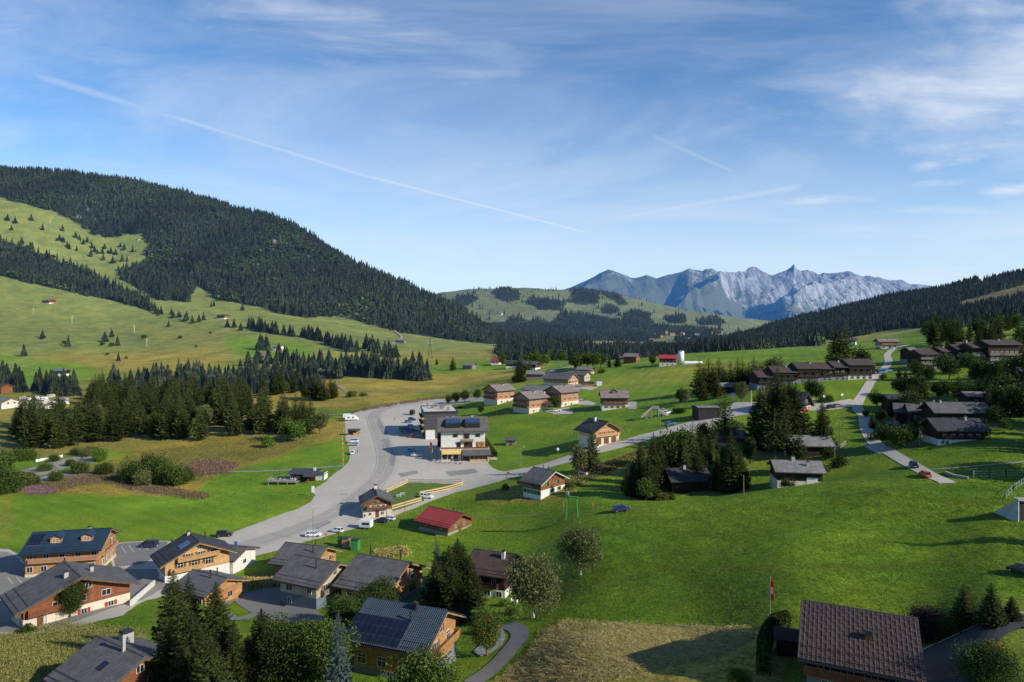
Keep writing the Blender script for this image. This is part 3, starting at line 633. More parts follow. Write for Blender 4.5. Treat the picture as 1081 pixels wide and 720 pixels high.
def house(name, label, cat, base=None, Y=None, ridge=None, L=12, Wd=10, h=8, pitch=22, yaw=0, roof='grey', wall='brown', plinth=None, ov=(1.0, 1.1),
          wins=(), balc=(), chim=(), flue=(), solar=(), dormers=(), upper=None, group=None, thick=.28, board=None, doors=(), mull=1, frame=FRW, up=None, dz=0):
    """ridge along local X; 'F' is the long side towards -Y, 'R' the gable at +X"""
    if ridge:
        b = P(*base) if not Y else G(base[0], Y); zr = b.z+h
        pts = []
        for a in ridge: y = (CZ-zr)*F/(a[1]-HY); pts.append(Vector(((a[0]-CX)/F*y, y, 0)))
        d = pts[1]-pts[0]; L = d.length-2*ov[0]; yw = math.atan2(d.y, d.x); c = (pts[0]+pts[1])/2; loc = (c.x, c.y, b.z+dz)
    else:
        b = P(*base) if not Y else G(base[0], Y); yw = R(yaw); n = Vector((-math.sin(yw), math.cos(yw), 0))
        back = (abs(math.cos(yw))*Wd+abs(math.sin(yw))*L)/2
        loc = (b.x*(b.y+back)/b.y, b.y+back, b.z+dz)
    t = thing(name, label, cat, loc, yw, group)
    tn = math.tan(R(pitch)); tv = thick/math.cos(R(pitch)); ha = h-tv-.01; he = ha-tn*Wd/2
    pl = plinth[0] if plinth else -.5
    wm = MB(); z0 = pl if plinth else -4.0
    for x, sgn in ((-L/2, -1), (L/2, 1)):
        p = [(x, -Wd/2, z0), (x, Wd/2, z0), (x, Wd/2, he), (x, 0, ha), (x, -Wd/2, he)]
        wm.face(p if sgn > 0 else p[::-1])
    wm.face([(-L/2,-Wd/2,z0),(L/2,-Wd/2,z0),(L/2,-Wd/2,he),(-L/2,-Wd/2,he)]); wm.face([(L/2,Wd/2,z0),(-L/2,Wd/2,z0),(-L/2,Wd/2,he),(L/2,Wd/2,he)])
    wo = wm.build('wall', W[wall], t)
    if plinth:
        a = MB().box(-L/2-.07, L/2+.07, -Wd/2-.07, Wd/2+.07, -4.0, pl); a.build('plinth', W[plinth[1]], t)
    # roof: two slabs with a real edge
    lx = L/2+ov[0]; we = Wd/2+ov[1]; r = MB(); sl = we/math.cos(R(pitch))
    for sg in (-1, 1):
        A = [(-lx, 0, h), (lx, 0, h), (lx, sg*we, h-tn*we), (-lx, sg*we, h-tn*we)]; B = [(x, y, z-tv) for x, y, z in A]
        uv = [(0, 0), (2*lx, 0), (2*lx, sl), (0, sl)]
        if sg < 0: r.face(A[::-1], 0, uv[::-1]); r.face(B, 1)
        else: r.face(A, 0, uv); r.face(B[::-1], 1)
        for k1, k2 in ((1, 2), (2, 3), (3, 0)):
            q = [A[k1], A[k2], B[k2], B[k1]]; r.face(q if sg > 0 else q[::-1], 1)
    r.box(-lx-.01, lx+.01, -.13, .13, h-.04, h+.06, 1)
    rb = W[board] if board else (W['brown'] if wall in ('brown','dark','redbrown','pink','grey','char') else W['orange'])
    if roof in ('red', 'navy', 'blue'): ro = r.build('roof', [RF[roof], RF[roof]], t)
    else: ro = r.build('roof', [RF[roof], M('roof_edge_'+roof, tuple(c*.8 for c in {'grey':(.1,.1,.1)}.get(roof, (.09,.08,.075))), .2, 2, .8)], t)
    bb = MB()
    for x in (-lx-.04, lx+.005):
        for sg in (-1, 1):
            a = [(x, 0, h-tv), (x, sg*we, h-tn*we-tv), (x, sg*we, h-tn*we-tv-.22), (x, 0, h-tv-.22)]; b2 = [(q+.035, y, z) for q, y, z in a]
            bb.face(a); bb.face(b2[::-1]); 
            for k in range(4): bb.face([a[k], b2[k], b2[(k+1)%4], a[(k+1)%4]])
    for sg in (-1, 1):                                  # purlin ends carrying the overhang
        for fr in (0, .55): bb.box(-lx+.1, lx-.1, sg*fr*we-.1, sg*fr*we+.1, h-tn*fr*we-tv-.24, h-tn*fr*we-tv-.02)
    bb.build('bargeboard', rb, t)
    for sg in (-1, 1): MB().box(-lx, lx, sg*we-.07+sg*.05, sg*we+.07+sg*.05, h-tn*we-tv, h-tn*we-tv+.13).build('gutter', PIPE, t)
    if ridge:
        sgm = MB()
        for sg in (-1,):
            for q_ in (.80, .93): yq = sg*we*q_; zq = h-tn*we*q_; sgm.box(-lx+.2, lx-.2, yq-.03, yq+.03, zq+.10, zq+.16)
        sgm.build('snow_guard', PIPE, ro)
    def wn(face, s, z, w, hh, sh=None, fr=None, m=None):
        (x, y, _), rz = face_tf(face, L, Wd, s)
        off = .075 if (plinth and z < pl) else .005
        ox, oy = math.sin(rz)*off, -math.cos(rz)*off
        fm_, pm = window_set(w, hh, fr or frame, mull if m is None else m)
        o = put('window', fm_, t, (x+ox, y+oy, z), rz); put('pane', pm, o)
        if sh:
            for s2 in (-1, 1): put('shutter', shutter_mesh(hh, SHUT[sh]), o, (s2*(w/2+.36), 0, 0))
    for wv in wins:
        face = wv[0]
        if isinstance(wv[1], (list, tuple)):
            for s in wv[1]: wn(face, s, *wv[2:])
        else:
            n = wv[1]; span = (L if face in 'FB' else Wd)*.9
            for k in range(n): wn(face, (k+.5)/n*span-span/2, *wv[2:])
    for face, s, w, hh, mat in doors:
        (x, y, _), rz = face_tf(face, L, Wd, s); off = .08 if plinth else .005
        a = MB().box(-w/2, w/2, -.06, .02, 0, hh); a.box(-w/2-.08, w/2+.08, -.08, .02, hh, hh+.1, 1)
        for q in range(int(w/.6)): a.box(-w/2+.6*q+.05, -w/2+.6*q+.07, -.068, -.05, .1, hh-.1, 1)
        o = a.build('garage_door' if w > 1.6 else 'door', [SHUT[mat] if mat in SHUT else W[mat], FRB], t); o.location = (x+math.sin(rz)*off, y-math.cos(rz)*off, 0); o.rotation_euler = (0, 0, rz)
        hd = MB().box(w/2-.25, w/2-.19, -.12, -.06, 1.0, 1.14).build('handle', STEEL, o)
    for face, s, z, ln, mat in balc:
        (x, y, _), rz = face_tf(face, L, Wd, s); dp = 1.1
        sl_ = MB().box(-ln/2, ln/2, -dp, 0, z-.16, z).build('balcony', rb, t); sl_.location = (x, y, 0); sl_.rotation_euler = (0, 0, rz)
        a = MB(); n = max(2, int(ln/.2))
        a.box(-ln/2, ln/2, -dp-.03, -dp+.03, z+.93, z+1.0); a.box(-ln/2, ln/2, -dp-.02, -dp+.02, z+.1, z+.16)
        if len(wall) and L*ln < 900:
            for k in range(n+1): q = -ln/2+ln*k/n; a.box(q-.075, q+.075, -dp-.015, -dp+.015, z-.12, z+.93) if k < n+1 else 0
        for q in (-ln/2, ln/2): a.box(q-.03, q+.03, -dp+.03, -.02, z+.05, z+.95)
        a.build('railing', W[mat], sl_)
    for c in chim:
        s, q, w, hh = c[:4]; zt = h-tn*abs(q); a = MB().box(-w/2, w/2, -w/2, w/2, -1.0, hh, 0); a.box(-w/2-.08, w/2+.08, -w/2-.08, w/2+.08, hh, hh+.1, 1); a.box(-w/2+.05, w/2-.05, -w/2+.05, w/2-.05, hh+.1, hh+.28, 1)
        o = a.build('chimney', [c[4] if len(c) > 4 else STONEC, PIPE], ro); o.location = (s, q, zt)
    for s, q, hh in flue:
        zt = h-tn*abs(q); a = MB().tube([(0,0,-.5),(0,0,hh)], .14, 10); a.tube([(0,0,hh),(0,0,hh+.12)], .2, 10); o = a.build('flue', PIPE, ro); o.location = (s, q, zt)
    for face, s, q0, q1, w, *mt in solar:                # panels lie on the roof plane, q = horizontal run from ridge
        sg = -1 if face == 'F' else 1; a = MB(); z0_, z1_ = h-tn*q0, h-tn*q1; e = .30 if w > 7 else .12
        A = [(s-w/2, sg*q0, z0_+e), (s+w/2, sg*q0, z0_+e), (s+w/2, sg*q1, z1_+e), (s-w/2, sg*q1, z1_+e)]; B = [(x, y, z-.13) for x, y, z in A]; ll = (q1-q0)/math.cos(R(pitch))
        uv = [(0, 0), (w, 0), (w, ll), (0, ll)]
        fcs = [(A, uv), (B[::-1], None)]+[([A[k], B[k], B[(k+1)%4], A[(k+1)%4]], None) for k in range(4)]
        for f_, u_ in fcs: a.face(f_[::-1] if sg < 0 else f_, 0, (u_[::-1] if sg < 0 else u_) if u_ else None)
        a.build('solar_panel', mt[0] if mt else SOLAR, ro)
    for face, s, q, w, hh in dormers:
        sg = -1 if face == 'F' else 1; zb = h-tn*q; d = MB(); dl = (hh)/tn+.6
        yf, yb = sg*q, sg*(q-dl-w*.25/tn)
        d.face([(s-w/2, yf, zb-.3), (s+w/2, yf, zb-.3), (s+w/2, yf, zb+hh), (s, yf, zb+hh+w*.28), (s-w/2, yf, zb+hh)])
        for x in (s-w/2, s+w/2): d.face([(x, yf, zb-.3), (x, yf, zb+hh), (x, yb, zb+hh), (x, yb, zb-.3)])
        o = d.build('dormer', W[wall], ro); g = MB()
        for sx in (-1, 1):
            a = [(s, yf+sg*.35, zb+hh+w*.28+.12), (s+sx*(w/2+.35), yf+sg*.35, zb+hh-.12), (s+sx*(w/2+.35), yb, zb+hh-.12), (s, yb, zb+hh+w*.28+.12)]
            g.face(a, 0, [(0,0),(1,0),(1,2),(0,2)]); g.face([(p_[0], p_[1], p_[2]-.12) for p_ in a][::-1]); 
            for k in range(4): g.face([a[k], a[(k+1)%4], tuple(Vector(a[(k+1)%4])-Vector((0,0,.12))), tuple(Vector(a[k])-Vector((0,0,.12)))])
        g.build('dormer_roof', RF[roof], o)
        fm_, pm = window_set(w*.6, hh*.75, frame, 1); put('window', fm_, o, (s, yf+sg*.01, zb+.12), 0 if sg < 0 else math.pi)
    return t

# ---------------------------------------------------------------- cars
PAINTC = {'white': (.75,.75,.74), 'black': (.015,.015,.018), 'navy': (.02,.035,.09), 'blue': (.06,.16,.36), 'red': (.42,.02,.02), 'orange': (.62,.11,.01), 'silver': (.42,.43,.45), 'grey': (.16,.17,.18), 'lblue': (.22,.34,.5), 'brown': (.12,.08,.06)}
def paint(c): return M('car_paint_'+c, PAINTC[c], .04, 1, .28, spec=.6, bmp=0)
TYRE = M('tyre_rubber', (.015,.015,.015), .1, 3, .85, bmp=0); RIM = M('wheel_alloy', (.45,.45,.46), .1, 3, .35, metal=.7, bmp=0); LAMPG = M('headlamp_glass', (.75,.75,.72), .05, 3, .15, spec=.7, bmp=0); TAIL = M('tail_lamp', (.35,.01,.01), .05, 3, .3, bmp=0); PLATE = M('number_plate', (.7,.7,.65), .05, 3, .5, bmp=0)
def loft(mb, secs, m=0, caps=True):
    n = len(secs[0]); i0 = []
    for s in secs: i0.append(len(mb.v)); mb.v += [tuple(p) for p in s]
    for a, b in zip(i0, i0[1:]):
        for k in range(n): k2 = (k+1) % n; mb.f.append((a+k, b+k, b+k2, a+k2)); mb.m.append(m); mb.uv.append([(0,0)]*4)
    if caps:
        mb.f.append(tuple(i0[0]+k for k in range(n))); mb.m.append(m); mb.uv.append([(0,0)]*n)
        mb.f.append(tuple(i0[-1]+k for k in reversed(range(n)))); mb.m.append(m); mb.uv.append([(0,0)]*n)
_carm = {}
def car_meshes(kind):
    if kind in _carm: return _carm[kind]
    L, w, hb, hr = {'hatch': (4.1, 1.74, .92, 1.48), 'estate': (4.6, 1.8, .95, 1.5), 'suv': (4.6, 1.86, 1.08, 1.72), 'van': (4.9, 1.95, 1.15, 1.95), 'sedan': (4.5, 1.78, .92, 1.43)}[kind]
    a = MB(); st = [(-.5, .50, .72, .86), (-.485, .30, .80, .93), (-.40, .22, .9, 1), (-.2, .22, 1, 1), (.15, .22, 1, 1), (.30, .22, .92, 1), (.44, .24, .80, .96), (.49, .32, .68, .88), (.5, .45, .60, .82)]
    secs = []
    for x, zl, zt, ww in st:
        y = w/2*ww; z1 = hb*zt; zm = (zl+z1)/2
        secs.append([(x*L, -y*.9, zl), (x*L, -y, zl+.12), (x*L, -y, zm+.08), (x*L, -y*.94, z1-.05), (x*L, -y*.84, z1), (x*L, y*.84, z1), (x*L, y*.94, z1-.05), (x*L, y, zm+.08), (x*L, y, zl+.12), (x*L, y*.9, zl)])
    loft(a, secs)
    cab = {'hatch': (-.46, -.38, .08, .27), 'estate': (-.47, -.40, .06, .24), 'suv': (-.47, -.41, .07, .25), 'van': (-.485, -.46, .16, .36), 'sedan': (-.36, -.2, .08, .26)}[kind]
    g = MB(); r = MB(); wb = w*.83/2; wt = w*.68/2; zb = hb-.03; zt = hr-.07
    B = [(cab[0]*L, -wb, zb), (cab[3]*L, -wb, zb), (cab[3]*L, wb, zb), (cab[0]*L, wb, zb)]; T_ = [(cab[1]*L, -wt, zt), (cab[2]*L, -wt, zt), (cab[2]*L, wt, zt), (cab[1]*L, wt, zt)]
    loft(g, [[B[0], B[1], B[2], B[3]], T_])
    loft(r, [[(cab[1]*L-.06, -wt-.02, zt-.01), (cab[2]*L+.04, -wt-.02, zt-.01), (cab[2]*L+.04, wt+.02, zt-.01), (cab[1]*L-.06, wt+.02, zt-.01)], [(cab[1]*L+.1, -wt+.12, hr), (cab[2]*L-.12, -wt+.12, hr), (cab[2]*L-.12, wt-.12, hr), (cab[1]*L+.1, wt-.12, hr)]])
    mids = [(0, 1, f) for f in ((.5,) if kind in ('hatch', 'sedan') else (.38, .72))]
    for sgn in (0, 1):
        b0, b1, t0, t1 = (B[0], B[1], T_[0], T_[1]) if sgn == 0 else (B[3], B[2], T_[3], T_[2])
        for f in [0.0, 1.0]+[m_[2] for m_ in mids]:
            p0 = Vector(b0).lerp(Vector(b1), f); p1 = Vector(t0).lerp(Vector(t1), f); r.bar(p0, p1, .09)
    wt_ = MB().tube([(0, -.1, 0), (0, .1, 0)], .32, 16); rm = MB().tube([(0, -.11, 0), (0, .11, 0)], .19, 10)
    hl = MB().box(-.05, .05, -.17, .17, -.07, .07)
    _carm[kind] = dict(L=L, w=w, hb=hb, body=a, roof=r, glass=g.mesh('windows', GLASS), tyre=wt_.mesh('tyre', TYRE, True), rim=rm.mesh('rim', RIM), hl=hl.mesh('headlight', LAMPG), tl=hl.mesh('tail_light', TAIL), plate=MB().box(-.02, .02, -.26, .26, -.06, .06).mesh('number_plate', PLATE), bm={}, rmh={})
    return _carm[kind]
def car(px, py, kind, col, yaw, label, cat='car', group=None, z=.13):
    k = car_meshes(kind); p = P(px, py); t = thing('parked_car' if kind != 'van' else 'parked_van', label, cat, (p.x, p.y, p.z+z), R(yaw), group)
    e = 1.0; dx = H(p.x+e*math.cos(R(yaw)), p.y+e*math.sin(R(yaw)))-H(p.x-e*math.cos(R(yaw)), p.y-e*math.sin(R(yaw))); t.rotation_euler = (0, -math.atan2(dx, 2), R(yaw))
    if col not in k['bm']: k['bm'][col] = k['body'].mesh('body', paint(col)); k['rmh'][col] = k['roof'].mesh('roof', paint(col))
    b = put('body', k['bm'][col], t); put('roof', k['rmh'][col], t); put('windows', k['glass'], t)
    for sx in (-.3, .31):
        for sy in (-1, 1): w = thing_part('wheel', t, (sx*k['L'], sy*(k['w']/2-.08), .32)); 
    for w in [c for c in t.children if c.name.startswith('wheel')]: put('tyre', k['tyre'], w); put('rim', k['rim'], w)
    for sy in (-1, 1): put('headlight', k['hl'], t, (k['L']*.487, sy*k['w']*.33, k['hb']*.62)); put('tail_light', k['tl'], t, (-k['L']*.487, sy*k['w']*.36, k['hb']*.74))
    put('number_plate', k['plate'], t, (-k['L']*.5, 0, .52))
    return t
_hub = None
def thing_part(name, parent, loc):
    global _hub
    if _hub is None: _hub = MB().tube([(0, -.07, 0), (0, .07, 0)], .24, 10).mesh('wheel', TYRE)
    return put(name, _hub, parent, loc)

# ---------------------------------------------------------------- trees
BARK = M('spruce_bark', (.10,.075,.055), .3, 4, .95); BIRCHB = M('birch_bark', (.62,.60,.55), .35, 3, .8); BARKL = M('grey_bark', (.16,.13,.10), .3, 4, .95)
CON = foliage('spruce_needles', (.011,.018,.006), (.102,.120,.030), .6); CONH = foliage('near_spruce_needles', (.007,.013,.004), (.078,.094,.022), .4); CONB = foliage('blue_spruce_needles', (.035,.055,.050), (.115,.15,.14), .3); CONL = foliage('larch_needles', (.045,.065,.014), (.13,.15,.035), .4)
CONF = foliage('far_spruce_needles', (.007,.012,.008), (.040,.052,.024), haze=True); BRF = foliage('far_broad_leaves', (.03,.055,.012), (.09,.13,.03), haze=True)
BRL = {'green': foliage('green_leaves', (.015,.034,.006), (.12,.17,.03), .4), 'dark': foliage('dark_leaves', (.010,.022,.005), (.075,.11,.022), .5), 'willow': foliage('grey_green_leaves', (.042,.052,.018), (.19,.205,.068), .3),
       'purple': foliage('purple_leaves', (.018,.010,.016), (.07,.035,.05), .2), 'autumn': foliage('yellowing_leaves', (.05,.05,.012), (.17,.15,.035), .3), 'yellow': foliage('yellow_leaves', (.22,.20,.02), (.5,.42,.04), .2), 'bright': foliage('bright_green_leaves', (.05,.10,.01), (.14,.22,.03), .3)}
def conifer_arrays(seed, H_=1.0, whorls=42, br=8, seg=4, wid=.2, bare=.05, droop=.25, thin=1.0, tw=1.0):
    """unit-height spruce: crown of drooping sprays, many small faces"""
    rg = np.random.default_rng(seed); V = []; Fc = []
    def tri(a, b, c): i = len(V); V.extend((a, b, c)); Fc.append((i, i+1, i+2))
    for k in range(whorls):
        f = k/(whorls-1); z = bare+(1-bare)*(f**.92)*.985; r0 = wid*(1-f)**.70*(1+.22*(rg.random()-.5))+.008
        if f < .12: r0 *= .62+3*f
        n = max(3, int(br*(1-f*.45))); ph = rg.random()*6.28
        for j in range(n):
            if rg.random() > thin: continue
            a = ph+6.283*j/n+(rg.random()-.5)*.5; r = r0*(.62+.55*rg.random()); c, s = math.cos(a), math.sin(a)
            dz0 = (.35-f*.2)*r; lift = .25*r if f > .75 else 0
            pts = []
            for q in range(seg+1):
                t = q/seg; rr = r*t; zz = z-droop*r*(math.sin(t*1.9))*1.1+r*.28*max(0, t-.7)*1.2+lift*t
                pts.append(np.array((c*rr, s*rr, zz)))
            side = np.array((-s, c, 0.0)); 
            for q in range(seg):
                a0, a1 = pts[q], pts[q+1]; t = q/seg; w = r*(.17+.10*math.sin(t*3.1))*(.8+.5*rg.random())*tw; hang = r*(.16+.14*rg.random())*tw
                m = a0+(a1-a0)*(.2+.5*rg.random()); jit = (rg.random(3)-.5)*r*.07
                tri(a0, a1+jit, m+side*w+np.array((c*w*.6, s*w*.6, -w*.35)))
                tri(a0, m-side*w+np.array((c*w*.6, s*w*.6, -w*.35)), a1-jit)
                tri(a0+side*w*.2, a1, m+np.array((0, 0, -hang))+side*w*.35)
            if seg > 2:
                e = pts[-1]; w = r*.10; tri(e, e+np.array((c*w*1.4, s*w*1.4, w*.4)), e-side*w+np.array((0, 0, -w*.5))); tri(e-side*w*.5, e+side*w, e+np.array((c*w, s*w, -w*.9)))
    for j in range(3): a = j*2.1; tri(np.array((math.cos(a)*.012, math.sin(a)*.012, .955)), np.array((math.cos(a+2.1)*.012, math.sin(a+2.1)*.012, .955)), np.array((0, 0, 1.0)))
    return np.array(V), np.array(Fc)
def trunk_mb(h, r, n=8, lean=0.0, limbs=(), sd=0):
    rg = random.Random(sd); m = MB(); m.tube([(0,0,-.05*h), (lean*h*.3, 0, h*.35), (lean*h*.5, lean*.2*h, h)], [r*1.25, r*.8, r*.12], n)
    for z, a, l, up in limbs:
        m.tube([(0, 0, z), (math.cos(a)*l*.5, math.sin(a)*l*.5, z+up*.6), (math.cos(a)*l, math.sin(a)*l, z+up)], [r*.45, r*.25, r*.06], 5)
    return m
def conifer_set(kind, seeds, mat, **kw):
    out = []
    for s in seeds:
        V, Fc = conifer_arrays(s, **kw); cm = np_mesh('crown', V, Fc, mat); tm = trunk_mb(.97, .014).mesh('trunk', BARK); out.append((tm, cm))
    return out
SPR_HI = conifer_set('hi', (1, 2, 3), CONH, whorls=64, br=13, seg=6, wid=.20, droop=.42, tw=.68)
SPR_MD = conifer_set('md', (4, 5, 6, 7), CON, whorls=34, br=10, seg=3, wid=.165, tw=1.1)
SPR_PN = conifer_set('pn', (8,), CON, whorls=26, br=7, seg=3, wid=.17, bare=.40)
BLU = conifer_set('blue', (9,), CONB, whorls=54, br=12, seg=5, wid=.19, droop=.2, tw=.7); LAR = conifer_set('larch', (10, 12), CONL, whorls=36, br=8, seg=4, wid=.21, thin=.85, bare=.12, tw=.8)
def broad_arrays(seed, n=2600, clumps=26, leaf=.028, shape=(.36, .36, .42), zc=.58, flat=.0, up=0):
    rg = np.random.default_rng(seed)
    d = rg.normal(size=(clumps, 3)); d /= np.linalg.norm(d, axis=1)[:, None]; rad = rg.random(clumps)**.45*.80
    C = d*rad[:, None]*np.array(shape); cr = (.14+.12*rg.random(clumps))*(shape[0]/.36)
    k = rg.integers(0, clumps, n); dd = rg.normal(size=(n, 3)); dd /= np.linalg.norm(dd, axis=1)[:, None]; rr = rg.random(n)**.4
    p = C[k]+dd*(rr*cr[k])[:, None]; p[:, 2] += zc; p += (rg.random((n, 3))-.5)*.02
    keep = (p[:, 2] > .06); p = p[keep]; n = len(p)
    a = rg.normal(size=(n, 3)); a /= np.linalg.norm(a, axis=1)[:, None]; b = np.cross(a, rg.normal(size=(n, 3))); b /= np.linalg.norm(b, axis=1)[:, None]
    if up: a = a*.5+np.array((0, 0, -1.0))*up
    s = leaf*(.6+.8*rg.random(n))[:, None]
    V = np.stack([p-a*s, p+b*s*.6, p+a*s, p-b*s*.6], 1).reshape(-1, 3); Fc = np.arange(4*n).reshape(-1, 4); return V, Fc
_bc = {}
def broad_mesh(kind, mat, seed):
    k = (kind, mat.name, seed)
    if k not in _bc:
        rg = random.Random(seed)
        if kind == 'hi': V, Fc = broad_arrays(seed, 26000, 34, .0125)
        elif kind == 'birch': V, Fc = broad_arrays(seed, 24000, 55, .0125, (.28, .28, .44), .53, up=.6)
        elif kind == 'tall': V, Fc = broad_arrays(seed, 5000, 34, .022, (.26, .26, .44), .54)
        elif kind == 'bush': V, Fc = broad_arrays(seed, 6000, 26, .03, (.55, .55, .42), .45)
        elif kind == 'gbush': V, Fc = broad_arrays(seed, 26000, 34, .0145, (.55, .55, .42), .44)
        elif kind == 'sbush': V, Fc = broad_arrays(seed, 1100, 14, .06, (.6, .6, .45), .45)
        else: V, Fc = broad_arrays(seed, 3200, 26, .03)
        cm = np_mesh('crown', V, Fc, mat)
        limbs = [(.22+.09*i, rg.random()*6.28, .20+.08*rg.random(), .16+.1*rg.random()) for i in range(5)]
        tm = trunk_mb(.8, .022 if kind != 'birch' else .017, 7, .05, limbs, seed).mesh('trunk', BIRCHB if kind == 'birch' else BARKL)
        _bc[k] = (tm, cm)
    return _bc[k]
def plant_tree(name, pair, loc, h, wscale=1.0, label='', cat='tree', group=None, rot=None):
    t = thing(name, label, cat, loc, random.random()*6.28 if rot is None else rot, group)
    for nm, me in (('trunk', pair[0]), ('crown', pair[1])): put(nm, me, t, (0,0,0), 0, (h*wscale, h*wscale, h))
    return t
def top_h(px, py, Y): g = G(px, Y); return g, CZ-Y*(py-HY)/F-g.z
def spruce_top(px, py, Y, label, q='hi', w=1.0, group=None, name='spruce_tree'):
    g, h = top_h(px, py, Y); s = {'hi': SPR_HI, 'md': SPR_MD, 'pn': SPR_PN, 'blue': BLU, 'larch': LAR}[q]; return plant_tree(name, random.choice(s), (g.x, g.y, g.z-.2), h, w, label, 'tree', group)
def spruce_base(px, py, h, label, q='md', w=1.0, group=None, name='spruce_tree'):
    g = P(px, py); s = {'hi': SPR_HI, 'md': SPR_MD, 'pn': SPR_PN, 'blue': BLU, 'larch': LAR}[q]; return plant_tree(name, random.choice(s), (g.x, g.y, g.z-.2), h, w, label, 'tree', group)
def broad(px, py, h, label, kind='md', col='green', w=1.0, Y=None, name='leafy_tree', seed=None, group=None, cat='tree'):
    g = G(px, Y) if Y else P(px, py); pr = broad_mesh(kind, BRL[col], seed if seed is not None else random.randint(1, 3)); return plant_tree(name, pr, (g.x, g.y, g.z-.1), h, w, label, cat, group)
def bush(px, py, h, label, col='green', w=1.0, Y=None, name='bush', group=None, q='sbush', seed=None):
    g = G(px, Y) if Y else P(px, py); pr = broad_mesh(q, BRL[col], seed or random.randint(1, 3))
    o = put(name, pr[1], None, (g.x, g.y, g.z-.1*h), random.random()*6, (h*w, h*w, h)); return tag(o, label, 'bush', group)
# ---------------------------------------------------------------- distant woods (each reads as one mass)
def far_tree(seed, sides=7, tiers=4):
    rg = np.random.default_rng(seed); V = []; Fc = []; C = []
    for k in range(tiers):
        z0 = .05+.80*k/tiers; z1 = min(1.0, z0+.42-.05*k); r = .165*(1-k/(tiers+.35)); i = len(V)
        for j in range(sides*2):
            a = math.pi*j/sides+k*.6; rr = r*(1.15 if j % 2 else .62)*(.8+.4*rg.random()); V.append((rr*math.cos(a), rr*math.sin(a), z0-(.05 if j % 2 else 0)+.03*rg.random()))
        V.append((0, 0, z1))
        for j in range(sides*2): Fc.append((i+j, i+(j+1) % (sides*2), i+sides*2))
    return np.array(V), np.array(Fc)
PROTO = [far_tree(s) for s in range(5)]
PROTO_LO = [far_tree(s+20, 5, 3) for s in range(4)]
def far_broad(seed):
    V, Fc = broad_arrays(seed, 70, 8, .16, (.34, .34, .38), .5); Fc = np.concatenate([Fc[:, :3], Fc[:, [0, 2, 3]]]); return V, Fc
PROTO_BR = [far_broad(s) for s in range(3)]
def forest(name, label, xr, yr, step, names, hr, protos=PROTO, mat=None, extra=None, pbr=0.0):
    rg = np.random.default_rng(abs(hash(label)) % 1000 if False else len(label)*7); xs = np.arange(xr[0], xr[1], step); ys = np.arange(yr[0], yr[1], step)
    X, Y = np.meshgrid(xs, ys); X = (X+(rg.random(X.shape)-.5)*step*1.3).ravel(); Y = (Y+(rg.random(Y.shape)-.5)*step*1.3).ravel()
    k = np.abs(X/Y) < 1.25; X = X[k]; Y = Y[k]
    px = CX+F*X/Y; k = (px > -260) & (px < 1340); X = X[k]; Y = Y[k]
    # bilinear lookup of the ground height
    u = X/Y; jf = (np.log(Y)-lnY[0])/(lnY[1]-lnY[0]); j0 = np.clip(jf.astype(int), 0, NR-2); fj = jf-j0
    i0 = np.clip(np.searchsorted(us, u)-1, 0, len(us)-2); fi = (u-us[i0])/(us[i0+1]-us[i0])
    z = (Z[i0,j0]*(1-fi)+Z[i0+1,j0]*fi)*(1-fj)+(Z[i0,j0+1]*(1-fi)+Z[i0+1,j0+1]*fi)*fj
    px = CX+F*X/Y; py = HY-F*(z-CZ)/Y
    wk = 12+5*np.clip((Y-2400)/400, 0, 1); m = forest_mask(px+(fbm(X/60, Y/60, 4, 61)-.5)*wk, py+(fbm(X/60, Y/60, 4, 62)-.5)*wk*.6, Y, names)
    dens = fbm(X/90, Y/90, 3, 63); m &= (rg.random(len(X)) < np.clip(1.15-1.2*np.clip(dens-.62, 0, 1)*4, .12, 1))
    if extra is not None: m |= extra(X, Y, z, px, py, rg)
    if Y.max() > 2000:
        for vx, vy, *_ in VILL: m &= ~((np.abs(X-vx) < 24) & (Y > vy-170) & (Y < vy+14))
    X, Y, z = X[m], Y[m], z[m]; n = len(X); hh = hr[0]+(hr[1]-hr[0])*rg.random(n)**.8; hh *= .55+.9*fbm(X/50, Y/50, 2, 65); rot = rg.random(n)*6.28; pr = rg.integers(0, len(protos), n); isb = rg.random(n) < pbr*5*np.clip((fbm(X/120, Y/120, 3, 67)-.5)*6, 0, 1)+pbr*.1
    VV = []; FF = []; MI = []; off = 0
    for br in (False, True):
        ps = PROTO_BR if br else protos
        for q in range(len(ps)):
            idx = np.where((isb == br) & (pr % len(ps) == q))[0]
            if not len(idx): continue
            V, Fc = ps[q]; c, s = np.cos(rot[idx])[:, None], np.sin(rot[idx])[:, None]; hs = hh[idx][:, None]*(.6 if br else 1); wsc = hs*(.8+.5*rg.random(len(idx))[:, None])*(1.3 if br else 1)
            x = (V[None, :, 0]*c-V[None, :, 1]*s)*wsc+X[idx][:, None]; y = (V[None, :, 0]*s+V[None, :, 1]*c)*wsc+Y[idx][:, None]; zz = V[None, :, 2]*hs+z[idx][:, None]-.8
            VV.append(np.stack([x, y, zz], -1).reshape(-1, 3)); f = Fc[None]+(np.arange(len(idx))*len(V))[:, None, None]+off; off += len(idx)*len(V); FF.append(f.reshape(-1, 3)); MI.append(np.full(len(FF[-1]), 1 if br else 0))
    me = np_mesh(name, np.concatenate(VV), np.concatenate(FF), [CONF, BRF], midx=np.concatenate(MI)); o = bpy.data.objects.new(name, me); COL.objects.link(o); o['kind'] = 'stuff'; o['label'] = label; o['category'] = 'forest'
    print(name, n); return o
forest('forest', 'dark conifer forest covering the long ridge on the left', (-3600, 300), (1260, 3150), 10.0, ('left_hill', 'left_band'), (15, 32), pbr=.07)
